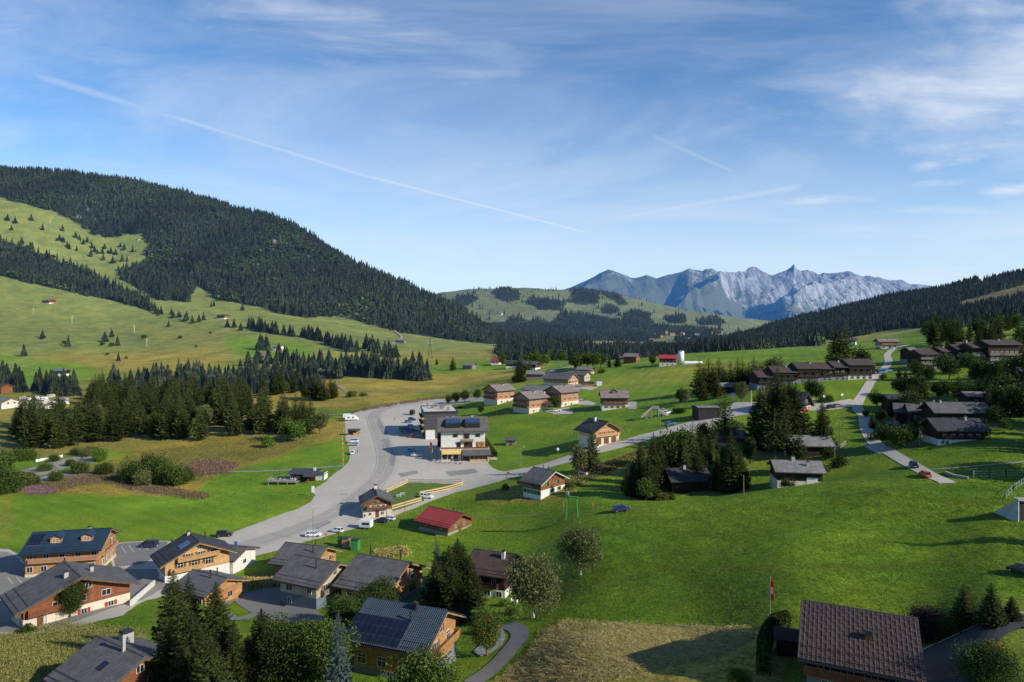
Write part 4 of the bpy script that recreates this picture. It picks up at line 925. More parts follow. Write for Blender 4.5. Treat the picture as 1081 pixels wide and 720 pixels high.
def sprinkle(X, Y, z, px, py, rg):
    return (Y > 2500) & (Y < 5000) & (px > 440) & (px < 840) & (py < 352) & (rg.random(len(X)) < .02*np.clip((fbm(X/220, Y/220, 3, 71)-.5)*8, 0, 1.6))
forest('forest', 'scattered dark woods on the pastured hills beyond the pass', (-500, 2400), (2350, 5150), 15, ('mid',), (17, 30), PROTO_LO, extra=sprinkle)
forest('forest', 'dark wood filling the hollow behind the pass', (-120, 720), (830, 2300), 8.5, ('low',), (15, 22), pbr=.05)
forest('forest', 'dark forest on the slope rising at the right', (170, 2600), (640, 2500), 8.0, ('right_hill', 'right_low'), (14, 22), pbr=.03)
# ---------------------------------------------------------------- near houses, lower left
house('guest_house', 'long honey-timber guest house with navy metal roof and two dormers', 'house', base=(72,606), ridge=((34,562),(118,557)), Wd=12, h=9.0, pitch=24, roof='navy', wall='orange', plinth=(.5,'beige'), ov=(1.0,1.3),
      wins=[('F',(-7,-3.5,0,3.5,7),4.1,1.1,1.1),('F',(-7,-4,2,6.5),1.0,1.2,1.3),('R',(-3,0,3),1.0,1.1,1.3),('R',(-3,3),4.1,1.1,1.4,'brown'),('R',(0,),6.4,1,1)],
      balc=[('F',-3.2,3.5,7.5,'pink'),('F',4.6,3.5,7,'pink'),('R',0,3.5,9,'pink'),('L',0,3.5,9,'pink'),('L',0,1.0,9,'pink')], dormers=[('F',-2.2,4.1,2.4,1.25),('F',4.6,4.1,2.4,1.25)], solar=[('F',-6.9,1.0,4.6,3.0)], doors=[('F',4.3,1.0,2.1,'brown')], chim=[(3,2.5,.6,.9)])
house('chalet', 'large brown chalet with wide grey shingle roof and white cellar wall', 'house', base=(72,646), ridge=((67,592),(86,609)), Wd=17.5, h=8.2, pitch=21, roof='grey', wall='redbrown', plinth=(2.3,'beige'), ov=(1.6,1.6),
      wins=[('R',(-3.5,.4,4.6),3.1,1.5,1.05),('R',(-1.2,1.6),5.4,1.0,.9),('R',(0.8,),.7,.9,.9,'red'),('R',(5.4,),.8,.9,.9,'red'),('F',(-3,0,3),3.1,1.1,1.1),('F',(-3,3),.6,1.2,1.2)], balc=[('R',-5.4,2.9,5.5,'redbrown'),('F',0,2.9,8,'redbrown')], chim=[(2.4,-1.6,.7,1.0),(.5,3.2,.6,1.0)], doors=[('R',-6.2,1.0,2.1,'brown')])
house('chalet', 'grey-shingled chalet at the bottom left corner with a skylight and square chimney', 'house', base=(118,716), Y=91, ridge=((102,671),(153,693)), Wd=11, h=6.2, pitch=24, roof='grey', wall='redbrown', plinth=(1.4,'white'), ov=(1.1,1.0),
      wins=[('R',(-2.8,1.4,2.9),2.1,.8,1.0,'brown'),('R',(0,),4.0,.9,.8),('F',(-3,0,3),1.7,1.1,1.1)], chim=[(-2.6,2.3,1.3,1.3),(1.5,-.4,.35,2.2)], solar=[('F',1.0,2.2,3.3,1.0,GLASS)], balc=[('R',3.8,1.9,3,'brown')])
house('chalet', 'timber and white chalet with grey roof and blue solar collector near the road', 'house', base=(212,618), ridge=((199,561),(211,572)), Wd=14, h=9.2, pitch=25, roof='dgrey', wall='light', plinth=(2.4,'white'), ov=(1.5,1.4),
      wins=[('R',(-3.8,-.8,2.2),3.3,1.2,1.5,'brown'),('R',(-2.2,.5,3.2),5.6,1.0,.9,'brown'),('R',(.3,),7.1,.7,.6),('F',(-2.5,2),3.2,1.1,1.1),('F',(-2.5,2),.7,1.1,1.1)], balc=[('R',0,5.3,9,'light'),('R',-2.5,3.0,7,'light')], solar=[('F',1.2,1.4,3.6,2.6,SOLARB)], chim=[(-3,-.5,.6,.8)], flue=[(-2.5,-4.3,1.4),(-2,3.0,1.3)])
house('annex', 'white annex with dark lean-to roof and red garage door beside the timber chalet', 'house', base=(238,611), Y=167, L=11, Wd=9, h=5.2, pitch=17, yaw=-14, roof='metal', wall='white', ov=(.8,.9), wins=[('F',(3.6,),1.2,1.1,1.0,'brown'),('R',(0,),1.2,1.2,1.0)], doors=[('F',.6,2.6,2.3,'red')], board='brown', flue=[(-2,-2,1.0)])
house('annex', 'low honey-timber annex half hidden by spruces with a dark metal roof', 'house', base=(226,632), Y=152, ridge=((203,601),(240,610)), Wd=9.5, h=5.8, pitch=20, roof='metal', wall='orange', ov=(1.0,1.0), wins=[('R',(-2,1.5),1.2,1.2,1.2,'orange'),('F',(-3,0,3),1.2,1.2,1.2)], flue=[(1.5,-1.0,1.6),(0,2,1.2)], balc=[('R',0,2.9,6,'orange')])
house('chalet', 'rear grey-roofed timber chalet behind its two neighbours', 'house', base=(318,606), ridge=((301,572),(346,577)), Wd=11, h=7.2, pitch=24, roof='grey', wall='orange', plinth=(.5,'greyr'), ov=(1.2,1.2), wins=[('R',(-2.6,.2,2.8),3.1,1.0,1.1),('R',(-1.5,1.5),.6,1.1,1.3),('F',(-4,-1,3),3.0,1.1,1.0)], flue=[(3.4,-2.2,1.6),(1,2.5,1.2)], balc=[('R',0,2.7,7,'orange')])
house('chalet', 'front grey-roofed chalet with cream boards above a bluish base', 'house', base=(315,641), ridge=((311,585),(359,594)), Wd=11.5, h=8.4, pitch=24, roof='grey', wall='cream', plinth=(2.6,'bluegrey'), ov=(1.4,1.2), wins=[('F',(-2.4,),3.2,1.6,1.3),('F',(-2.2,),.8,1.1,1.0),('F',(3,),3.3,1.1,1.1),('R',(-3,1.5),3.3,1.2,1.3,'brown'),('R',(0,),5.7,1.0,1.0)], flue=[(1.9,-2.4,1.7)], balc=[('R',-.5,3.0,8,'grey')], board='orange')
house('chalet', 'broad grey-roofed timber chalet with glazed orange gable left of the dark spruces', 'house', base=(405,640), Y=144, ridge=((377.5,584),(432.5,593)), Wd=15.5, h=8.4, pitch=24, roof='grey', wall='light', plinth=(.5,'greyr'), ov=(1.6,1.2), wins=[('R',(-4,3.6),3.5,1.5,1.6),('R',(-4.4,-1.8,),.5,1.2,1.9),('R',(3.6,),.6,2.6,1.7),('R',(-.2,),4.8,1.6,1.9),('F',(-3,1,4),2.6,1.1,1.0)], flue=[(-4.3,1.5,2.2),(3.6,1.2,2.2)], balc=[('R',0,3.0,12,'orange')])
house('chalet', 'timber chalet with dark tile roof and a big array of solar panels', 'house', base=(430,700), Y=99, ridge=((388,630.5),(472.5,644)), Wd=11.5, h=8.6, pitch=27, roof='navy', wall='orange', plinth=(.6,'greyr'), ov=(1.3,1.5), wins=[('R',(-3.6,-1.4),2.8,1.0,1.3,'brown'),('R',(.2,),4.9,1.0,1.0,'brown'),('F',(-4.5,-1,2.5,5.5),1.2,1.4,1.4,'orange'),('R',(2.8,),2.7,1.1,1.4)], flue=[(2.2,-2.7,1.5)], chim=[(1.9,-.7,.7,.9,PIPE)], solar=[('F',-2.4,3.0,7.1,9.6)], balc=[('R',1.5,2.5,7.5,'orange')])
house('old_house', 'dark weathered house with mauve roof and white chimney between birch and spruces', 'house', base=(520,633), Y=146, ridge=((499.5,579),(546,585)), Wd=11, h=8.0, pitch=27, roof='brown', wall='dark', plinth=(1.8,'white'), ov=(.8,.7), wins=[('F',(-1.5,2),2.9,.9,1.1),('F',(-2.6,.5,3.2),.4,1.3,1.1),('R',(-2,2),2.8,.9,1.0)], chim=[(2.6,-1.4,.75,1.5,W['white'])], balc=[('F',1,2.4,4,'dark')])
house('barn', 'low barn with bright red sheet roof on the green pasture', 'barn', base=(467,563), Y=199, ridge=((452.5,534),(489,542)), Wd=10.5, h=5.6, pitch=24, roof='red', wall='brown', plinth=(.9,'stone'), ov=(1.3,1.2), wins=[('R',(-2,1.8),1.7,.8,.7),('F',(-3,3),1.6,.7,.5)], doors=[('R',0,1.2,2.0,'brown')], flue=[(1.2,2.2,1.3)])
house('old_house', 'small old log house with whitewashed base beside the car park', 'house', base=(398,543), ridge=((396,514),(398.5,522.5)), Wd=8.6, h=7.2, pitch=27, roof='grey', wall='brown', plinth=(2.3,'beige'), ov=(1.0,1.0), wins=[('R',(-1.3,.3,1.9),3.0,.8,.8,'white'),('R',(.2,),4.8,.6,.6),('R',(-2.2,1.6),.7,.8,.9)], doors=[('R',0,1.1,2.0,'brown')], chim=[(-3.0,0,.9,1.1,W['white'])], balc=[('R',0,2.7,6.5,'brown')])
house('farmhouse', 'brown and white farmhouse with green shutters below the side road', 'house', base=(573,518), Y=224, ridge=((563,492.5),(586.6,497)), Wd=12, h=7.4, pitch=25, roof='grey', wall='redbrown', plinth=(1.9,'white'), ov=(1.1,1.1), frame=FRB, wins=[('R',(-2.6,2.6),3.0,.9,1.0,'green'),('F',5,.5,1.1,1.1,'green'),('F',(-3,0,3),3.1,1.0,1.0,'green'),('R',(-.5,3),.7,.9,1.0,'green'),('R',(0,),4.9,.7,.7)], flue=[(-1,.6,1.2),(1.4,.4,1.0)], balc=[('F',-2.5,2.9,6,'redbrown')], board='white')
house('chalet', 'chalet with three garages and orange shutters on the side road', 'house', base=(643,470), Y=268, ridge=((621.6,441),(643,445)), Wd=12.5, h=8.8, pitch=27, roof='dgrey', wall='light', plinth=(2.9,'beige'), ov=(1.5,1.5), wins=[('R',(-3.3,-1.1,1.1,3.3),3.7,.9,1.1,'orange'),('R',(-.8,.8),6.0,.7,.7,'orange'),('F',(-3,0,3),3.6,1.0,1.0)], doors=[('R',-4,2.5,2.3,'brown'),('R',-.2,2.5,2.3,'brown'),('R',3.6,2.5,2.3,'brown')], balc=[('R',0,3.2,12,'light')], chim=[(-1,-1.0,.8,1.5,W['white'])])
house('chalet', 'grey-roofed brown chalet with a roof gable standing alone on the meadow', 'house', base=(648,432), L=13.2, Wd=11, h=9.6, pitch=27, yaw=-2, roof='pinkg', wall='brown', plinth=(2.6,'white'), ov=(.9,1.3), wins=[('F',5,3.6,.9,1.1),('F',4,.8,1.1,1.2,'orange'),('R',(-2,2),3.5,.9,1.0)], balc=[('F',0,3.2,12.5,'brown')], dormers=[('F',0,3.2,3.0,1.2)], chim=[(0,-.4,.7,.9)], dz=-.2)
for (bx, by, Yd, lab) in ((527,427,None,'left-hand apartment chalet with rough mauve-grey roof and dark balcony gable'), (560,437,None,'front apartment chalet with mauve-grey roof, nearest the hotel lawn'), (593,430,None,'right-hand apartment chalet behind a small round tree')):
    house('apartment_chalet', lab, 'house', base=(bx,by), L=13.5, Wd=13, h=11.5, pitch=24, yaw=40, roof='pinkg', wall='pink', plinth=(2.9,'beige'), ov=(1.1,1.3), group='mauve-roofed apartment chalets',
          wins=[('F',(-4,0,4),3.8,1.1,1.3,'orange'),('F',(-3,3),6.4,1.0,1.0),('F',(-3.5,1),.8,1.0,1.1),('L',(-4,-1,1,4),3.4,1.2,1.9),('L',(-3,0,3),6.4,1.2,1.7)], balc=[('L',0,3.1,12.5,'redbrown'),('L',0,6.1,11.5,'redbrown')], chim=[(1,-2,.7,.9),(-2,2,.6,.8)], board='brown')
house('chalet', 'long orange-gabled chalet with dark grey roof behind the apartment chalets', 'house', base=(592,409), L=19, Wd=14, h=9, pitch=25, yaw=-33, roof='grey', wall='orange', plinth=(2.6,'beige'), wins=[('R',(-4,-1.3,1.3,4),3.6,1.1,1.2,'white'),('R',(-2,2),6,1,1,'white'),('R',(-3,0,3),.7,1.4,1.4),('F',5,3.2,1.1,1.1)], balc=[('R',0,3.2,12,'orange')], flue=[(3,-3,1.2)])
house('chalet', 'grey house with white gable just left of the apartment chalets', 'house', base=(568,419), L=17, Wd=11, h=6.5, pitch=24, yaw=-38, roof='lgrey', wall='white', wins=[('R',(-2,2),2.8,1,1)], ov=(1,1))
house('chalet', 'grey-roofed house behind the white gable, by a spruce pair', 'house', base=(566,401), L=13, Wd=10, h=7, pitch=24, yaw=-10, roof='lgrey', wall='grey', wins=[('F',4,2.8,1,1)])
house('chalet', 'grey house between the long orange chalet and the trees', 'house', base=(611,400), Y=470, L=13, Wd=10, h=8, pitch=24, yaw=-30, roof='grey', wall='cream', wins=[('R',(-2,2),2.8,1,1)])
house('chalet', 'small grey-roofed chalet with red gable in front of the pass trees', 'house', base=(618,396), L=11, Wd=8, h=6.2, pitch=24, yaw=-28, roof='lgrey', wall='redbrown', plinth=(1.8,'white'), wins=[('R',(-1.5,1.5),2.6,.9,.9),('F',3,2.2,1,1)])
house('shed', 'low orange shed with flat dark roof on the forecourt', 'shed', base=(620,408.5), L=8.6, Wd=5, h=3.3, pitch=8, yaw=-10, roof='dgrey', wall='orange', ov=(.5,.5), wins=[('F',2,1.2,.8,.8)])
house('barn', 'grey-roofed barn with orange gable on the pass', 'barn', base=(667,383.5), L=11, Wd=10, h=8.2, pitch=26, yaw=-30, roof='lgrey', wall='redbrown', ov=(.8,.8), wins=[('R',(-2,2),3,1,1)], doors=[('R',0,2.4,2.6,'brown')])
house('shed', 'low dark shed left of the barn on the pass', 'shed', base=(657,382), L=9, Wd=6, h=4.6, pitch=16, yaw=-12, roof='grey', wall='grey', ov=(.6,.6), wins=[('F',2,1.4,.8,.8)])
house('farmhouse', 'red-roofed farmhouse with white ground floor beside the white silo', 'house', base=(705,386.5), L=12, Wd=9, h=8.2, pitch=26, yaw=-14, roof='red', wall='darkred', plinth=(2.4,'white'), ov=(.8,.9), wins=[('F',4,3.2,.8,.9),('F',3,.7,1,1),('R',(-2,2),3.2,.8,.9)])
house('shed', 'small grey wooden shed alone on the hotel meadow', 'shed', base=(539.5,470.5), L=4.2, Wd=3.4, h=3.2, pitch=18, yaw=-5, roof='grey', wall='grey', ov=(.5,.5), doors=[('F',0,1.0,1.8,'brown')])
house('shed', 'narrow red-brown wooden shed under the pole, left half of a pair', 'shed', base=(620,502), L=3.6, Wd=3.4, h=4.2, pitch=20, yaw=-62, roof='brown', wall='redbrown', plinth=(1.0,'white'), ov=(.4,.5), wins=[('R',(0,),1.8,.5,.5)])
house('shed', 'squat red-brown wooden shed under the pole, right half of a pair', 'shed', base=(628.5,501), L=4.0, Wd=3.2, h=4.0, pitch=20, yaw=-12, roof='brown', wall='redbrown', plinth=(1.0,'white'), ov=(.4,.5), wins=[('F',(.8,),1.8,.5,.5)])
# ---- far left meadow
house('barn', 'blue-roofed barn on the far green field at the left', 'barn', base=(64,397), L=15, Wd=9, h=7, pitch=16, yaw=-4, roof='blue', wall='dark', plinth=(2.2,'white'), ov=(.9,.9), wins=[('F',4,3,1,1)], board='dark')
house('chalet', 'red and white alpine chalet high on the left meadow', 'house', base=(52,321), L=22, Wd=14, h=11, pitch=25, yaw=-25, roof='pinkg', wall='darkred', plinth=(3.0,'white'), wins=[('R',(-3,3),5,1.5,1.5),('F',4,4,1.5,1.5)])
house('hut', 'tiny white and red hut on the upper left pasture', 'hut', base=(73,281), L=14, Wd=8, h=7, pitch=22, yaw=-15, roof='red', wall='white', wins=[('F',3,2.5,1.4,1.2)])
house('hut', 'tiny pale hut at the forest edge on the upper left pasture', 'hut', base=(146,254), L=10, Wd=8, h=6, pitch=22, yaw=-15, roof='lgrey', wall='white', wins=[('F',2,2.5,1.2,1.2)])
house('chalet', 'brown chalet on the slope beside the tree line', 'house', base=(235,337), L=18, Wd=11, h=9, pitch=24, yaw=-20, roof='brown', wall='redbrown', plinth=(2.5,'white'), wins=[('F',4,3.4,1.2,1.2)])
house('chalet', 'white chalet with grey roof beside two spruces', 'house', base=(294,370), L=12, Wd=10, h=7.4, pitch=24, yaw=-12, roof='lgrey', wall='white', wins=[('F',3,3.4,1.1,1.2,'brown'),('F',3,.8,1.1,1.2)])
house('chalet', 'grey-roofed house behind the left grove', 'house', base=(277,379), L=13, Wd=10, h=7, pitch=24, yaw=-18, roof='lgrey', wall='grey', wins=[('F',3,3,1,1)])
house('farmhouse', 'grey-roofed red farmhouse at the edge of the moor', 'house', base=(341,399), L=17, Wd=12, h=7.6, pitch=24, yaw=-35, roof='grey', wall='darkred', plinth=(2.2,'white'), wins=[('R',(-3,0,3),3.2,1,1,'white'),('F',4,3,1,1)], balc=[('R',0,2.9,9,'darkred')])
house('hut', 'half-hidden white hut under the spruces by the moor', 'hut', base=(287,411), L=10, Wd=8, h=6, pitch=22, yaw=-30, roof='dgrey', wall='white', wins=[('R',(0,),2.8,1,1)])
house('hut', 'long low hut on the meadow under the forest', 'hut', base=(423,362.5), L=16, Wd=10, h=7, pitch=22, yaw=-12, roof='lgrey', wall='grey', wins=[('F',3,2.6,1.2,1.2)])
house('shed', 'small grey shed on the far meadow beside a single spruce', 'shed', base=(495.5,390), L=11, Wd=9, h=6.5, pitch=24, yaw=-25, roof='lgrey', wall='grey', wins=[('F',2,2.4,1,1)])
house('house', 'little red-roofed house on the far meadow', 'house', base=(523.5,385.5), L=9.5, Wd=9, h=7, pitch=24, yaw=-10, roof='red', wall='white', wins=[('F',2,2.6,1.2,1.2)])
house('house', 'long dark house beyond the tree on the far meadow', 'house', base=(544,389), L=17, Wd=11, h=7, pitch=22, yaw=-10, roof='dgrey', wall='dark', plinth=(2.2,'white'), wins=[('F',4,3.2,1.2,1.2)])
house('house', 'small dark-roofed house next to the long dark one', 'house', base=(561,391), L=13, Wd=10, h=8, pitch=24, yaw=-30, roof='grey', wall='dark', plinth=(2.2,'white'), wins=[('R',(-2,2),3,1.2,1.2)])
house('house', 'grey-roofed house with white gable at the left edge by the caravans', 'house', base=(6,432), L=16, Wd=12, h=7.5, pitch=24, yaw=-30, roof='lgrey', wall='beige', plinth=(2.3,'white'), wins=[('R',(-2,2),3.2,1.2,1.2)])
house('house', 'reddish house behind the grey-roofed one at the left edge', 'house', base=(2,416), L=12, Wd=9, h=8, pitch=24, yaw=-20, roof='brown', wall='redbrown', wins=[('F',3,3.2,1.2,1.2)])
# ---- village beyond the pass
rg = random.Random(5)
for vx, vy, r1, r2 in VILL:
    px_, py_ = CX+F*vx/vy, 0
    house('village_house', 'distant pale village house among dark trees beyond the pass', 'house', base=(px_,0), Y=vy, L=15+r1*8, Wd=13, h=12, pitch=24, yaw=-40+r2*60, roof=rg.choice(['pinkg','lgrey','grey','brown']), wall=rg.choice(['white','pink','beige','beige']), group='distant village houses beyond the pass')
house('chalet', 'solitary pale hut in the forest clearing beyond the pass', 'hut', base=(641,364), L=20, Wd=12, h=9, pitch=24, yaw=-10, roof='lgrey', wall='grey')
house('chalet', 'white farmstead on the distant pastured hill', 'farm', base=(527,333), L=34, Wd=18, h=15, pitch=24, yaw=-20, roof='lgrey', wall='white')
# ---- right village
house('chalet', 'dark chalet with sagging grey roof hidden behind the pasture crest', 'house', base=(724,524), Y=209, L=11.5, Wd=9.5, h=6.6, pitch=24, yaw=4, roof='dgrey', wall='dark', ov=(1.0,1.4), frame=FRD, wins=[('F',(-4,-1,3),1.2,1.0,1.1)], chim=[(-.6,-.3,.8,1.1)], board='dark')
house('chalet', 'silver-shingled chalet with white garage just behind the pasture crest', 'house', base=(840,513), Y=191, L=12, Wd=9.5, h=6.2, pitch=22, yaw=-9, roof='lgrey', wall='dark', plinth=(1.2,'beige'), ov=(.9,1.1), frame=FRB, wins=[('F',(-4,-2),1.6,1.0,1.0),('R',(-2,1.5),1.6,1.0,1.1)], doors=[('F',3.2,3.0,2.3,'white')], chim=[(-.8,-.2,.9,1.2),(2.6,-2.6,.6,1.1)])
house('chalet', 'dark chalet with grey roof behind the silver-shingled one', 'house', base=(853,489), Y=222, L=12, Wd=9, h=6.6, pitch=26, yaw=-5, roof='lgrey', wall='dark', ov=(1.0,1.1), frame=FRD, wins=[('F',(3,-2),1.2,1.0,1.0)], board='dark')
house('chalet', 'low grey-roofed chalet with open veranda among the side-road trees', 'house', base=(769,459), Y=248, L=10, Wd=8, h=5.0, pitch=24, yaw=-6, roof='lgrey', wall='redbrown', ov=(1.0,1.2), wins=[('F',4,.9,.9,1.1)], plinth=(.6,'beige'))
house('garage', 'black flat-roofed box building beside the fire station', 'garage', base=(745,432), Y=284, L=9, Wd=8, h=5.6, pitch=6, yaw=4, roof='lgrey', wall='char', ov=(.25,.25), doors=[('R',0,2.6,2.4,'grey')], board='char')
house('fire_station', 'fire station with red and white front and steep dark roof', 'fire station', base=(833,432), Y=272, L=13, Wd=13, h=9.5, pitch=38, yaw=-42, roof='dgrey', wall='char', plinth=(3.6,'white'), ov=(1.2,1.0), wins=[('R',(-2,0,2),5.0,1.1,1.1)], doors=[('R',-2.8,2.8,3.2,'red'),('R',.6,2.8,3.2,'red'),('R',4,2.4,3.2,'red')], board='char')
xs = [(795,811,402,8.4),(811,836,402,9.0),(836,862,403,9.4),(862,874,402,8.6),(874,888,402,9.0),(889,917,401,9.6)]
for i, ((x0, x1, yb, hh), lab) in enumerate(zip(xs, ['leftmost narrow unit', 'second unit from the left', 'wide third unit', 'narrow fourth unit behind two fins', 'fifth unit', 'wide right-hand end unit'])):
    Yd = 325; ww = (x1-x0)/F*Yd
    house('terrace_house', f'{lab} of the brown-roofed chalet row above the fire station', 'house', base=((x0+x1)/2, yb), Y=Yd, L=ww, Wd=11, h=hh, pitch=20, yaw=0, roof='brown', wall='dark', plinth=(2.4,'beige' if i == 5 else 'greyr'), ov=(.25,1.5), wins=[('F',max(2,int(ww/3)),3.2,1.3,1.6),('F',max(2,int(ww/3)),.4,1.3,1.6)]+([('R',(-2,2),3.2,1,1)] if i == 5 else []), balc=[('F',0,2.9,ww-.4,'dark'),('F',0,5.2,ww-.4,'dark')][:1 if ww < 9 else 2], chim=[(ww*.2,-1.2,.6,.8)] if i in (1,2,4) else [], group='units of the brown-roofed chalet row')
xs = [(956,965,384,8.2,.95),(964,987,390,9.2,1),(987,1002,388,9.6,1),(1002,1018,387,10.2,1),(1018,1035,387,10.8,1),(1035,1070,386,11.6,1)]
for i, ((x0, x1, yb, hh, _), lab) in enumerate(zip(xs, ['lowest bluish end unit', 'wide left unit', 'second stepped unit', 'middle stepped unit', 'tall fourth unit', 'widest and highest right unit'])):
    Yd = P((x0+x1)/2, yb+1).y; ww = (x1-x0)/F*Yd; hh *= 1.12
    house('terrace_house', f'{lab} of the stepped apartment row on the right slope', 'house', base=((x0+x1)/2, yb), Y=Yd, L=ww, Wd=10, h=hh, pitch=19, yaw=2, roof='brown' if i else 'lgrey', wall='dark', plinth=(2.6,'greyr'), ov=(.25,1.2), wins=[('F',max(1,int(ww/2.6)),6.0 if hh > 9.5 else 5.2,1.5,1.5),('F',max(1,int(ww/2.6)),3.2,1.5,1.6),('F',max(1,int(ww/2.6)),.6,1.5,1.5)], balc=[('F',0,2.9,ww-.4,'grey'),('F',0,5.6 if hh > 9.5 else 5.0,ww-.4,'grey')], chim=[(0,-1.0,.6,.7)] if i in (2,5) else [], group='units of the stepped apartment row')
house('chalet', 'honey-timber chalet with cars parked in front at the top of the lane', 'house', base=(936,368), L=12.5, Wd=9, h=7.2, pitch=22, yaw=-5, roof='pinkg', wall='orange', plinth=(2.2,'beige'), ov=(1.2,1.2), wins=[('F',5,3.0,1,1.1),('F',3,.5,1.1,1.2)], balc=[('F',0,2.8,11,'orange')], chim=[(1,-1,.6,.8)])
house('house', 'long house with bluish sheet roof above the stepped apartments', 'house', base=(969,372), Y=375, L=12, Wd=9, h=7.0, pitch=15, yaw=-3, roof='pale', wall='grey', ov=(.6,.8), wins=[('F',4,3.0,1,1.1),('F',3,.5,1,1.2)])
house('chalet', 'shaded upper chalet with brown roof under the forest on the right', 'house', base=(1018,356), Y=400, L=9.5, Wd=8, h=6.4, pitch=24, yaw=-3, roof='brown', wall='dark', wins=[('F',3,3,1,1)], chim=[(1,-.5,.5,1.3,W['white'])])
house('chalet', 'shaded chalet with light grey roof right above the stepped apartments', 'house', base=(1017,368), Y=345, L=9, Wd=8, h=6.8, pitch=26, yaw=-8, roof='pinkg', wall='dark', wins=[('F',3,3,1,1)])
house('chalet', 'tiny white and brown chalet beside the tall pines on the green rise', 'house', base=(898.5,364.5), L=7.5, Wd=7, h=6.6, pitch=26, yaw=-35, roof='grey', wall='brown', plinth=(2.6,'white'), wins=[('R',(0,),3.2,1,1)])
house('house', 'flat dark-roofed house between lane and trees', 'house', base=(948,412), Y=262, L=9, Wd=8, h=6.6, pitch=14, yaw=-6, roof='dgrey', wall='dark', wins=[('F',3,3.0,1,1)])
house('chalet', 'leftmost of three linked dark roofs above the big shaded chalet', 'house', base=(955,434), Y=243, L=5.6, Wd=9, h=7.2, pitch=26, yaw=-28, roof='grey', wall='dark', wins=[('R',(-1,1),3,.9,.9)], board='dark')
house('chalet', 'middle of three linked dark roofs above the big shaded chalet', 'house', base=(972,436), Y=236, L=8, Wd=8, h=7.6, pitch=27, yaw=-18, roof='grey', wall='dark', wins=[('F',3,3,.9,.9)], board='dark', chim=[(0,-.4,.5,.8)])
house('chalet', 'right and widest of three linked dark roofs with two chimneys', 'house', base=(1008,441), Y=226, L=17, Wd=9, h=8.2, pitch=28, yaw=-4, roof='grey', wall='dark', wins=[('F',5,2.6,.9,.9)], board='dark', chim=[(-5,-.4,.6,.8),(-6.5,.8,.5,.9)], ov=(1.2,1.1))
house('chalet', 'big shaded dark chalet with grey roof above the flagpole', 'house', base=(1006,461), Y=207, L=13.5, Wd=9, h=7.0, pitch=27, yaw=-4, roof='dgrey', wall='dark', plinth=(1.1,'white'), ov=(1.1,1.3), wins=[('F',5,1.8,.9,.9),('F',(-5.5,-4.2),-.2,.8,1.0)], chim=[(3.2,-.9,.5,1.1)], balc=[('F',0,1.5,12,'dark')], board='dark')
house('house', 'half-hidden dark house with flat grey roof right of the linked roofs', 'house', base=(1031,424), Y=252, L=9, Wd=8, h=5.6, pitch=16, yaw=-8, roof='lgrey', wall='dark', wins=[('F',2,2,1,1)])
house('house', 'shaded house behind the trees at the right edge', 'house', base=(1072,412), Y=255, L=9, Wd=8, h=6.6, pitch=22, yaw=-20, roof='lgrey', wall='dark', wins=[('F',2,2,1,1)])
house('house', 'bluish-roofed house near the right edge above the shaded trees', 'house', base=(1076,392), Y=290, L=9, Wd=8, h=6.6, pitch=18, yaw=-20, roof='pale', wall='greyr', wins=[('F',2,2,1,1)])
house('shed', 'small grey-roofed stall with colourful goods beside the dark chalets', 'shed', base=(941,431), Y=238, L=3.6, Wd=3.4, h=3.0, pitch=22, yaw=-10, roof='lgrey', wall='grey', ov=(.4,.4))
# ---- bottom right house with modelled tile sheets
hr_ = house('house', 'dark house at the bottom right with ribbed brown tile-sheet roof', 'house', base=(905,720), Y=78, ridge=((846,633),(969,653)), Wd=15, h=7.6, pitch=21, roof='brown', wall='dark', plinth=(2.4,'greyr'), ov=(1.0,1.2), wins=[('F',4,2.8,1.2,1.2),('F',3,.5,1.2,1.4),('L',(-2,2),2.8,1,1.1)], balc=[('F',0,2.6,11,'redbrown')], chim=[(1.0,-4.2,.75,.7,M('copper_flashing', (.22,.09,.05), .3, 2, .5))], board='redbrown')
def tile_roof(root, L, we, h, pitch):
    """individual pressed tile sheets laid on the front slope"""
    ro = [c for c in root.children if c.name.startswith('roof')][0]; tn = math.tan(R(pitch)); c_ = math.cos(R(pitch)); s_ = math.sin(R(pitch)); m = MB(); wd = .47; ln = 1.18; sl = we/c_
    nx = int(L/wd); ny = int(sl/ln)+1; wd = L/nx
    for i in range(nx):
        x0 = -L/2+i*wd; o = (i % 2)*.5*ln
        for j in range(-1, ny+1):
            a = max(0, j*ln+o); b = min(sl, (j+1)*ln+o)
            if b-a < .1: continue
            def p(x, d, up): return (x, -(d*c_)-up*s_, h-d*s_+up*c_)
            ra, rb = .03, .085                      # each sheet overlaps the one below
            prof = [(0, -.01), (.05, .05), (.11, .05), (.16, 0), (wd-.05, 0), (wd-.02, .0), (wd, -.01)]
            for (xa, ua), (xb, ub) in zip(prof, prof[1:]):
                m.face([p(x0+xa, b, rb+ua), p(x0+xb, b, rb+ub), p(x0+xb, a, ra+ub), p(x0+xa, a, ra+ua)])
            m.face([p(x0, b, rb-.09), p(x0+wd, b, rb-.09), p(x0+wd, b, rb), p(x0, b, rb)])
    m.build('tile_sheet', M('brown_tile_sheet', (.070,.050,.044), .3, 1.2, .45, spec=.4, bmp=.1), ro)
hb_ = next(o for o in COL.objects if o.get('label', '').startswith('dark house at the bottom right'))
_r = [c for c in hb_.children if c.name.startswith('roof')][0]; _L = max(v.co.x for v in _r.data.vertices)*2
tile_roof(hb_, _L, 15/2+1.2, 7.6, 21)
hs_ = next(o for o in COL.objects if 'big array of solar panels' in o.get('label', ''))
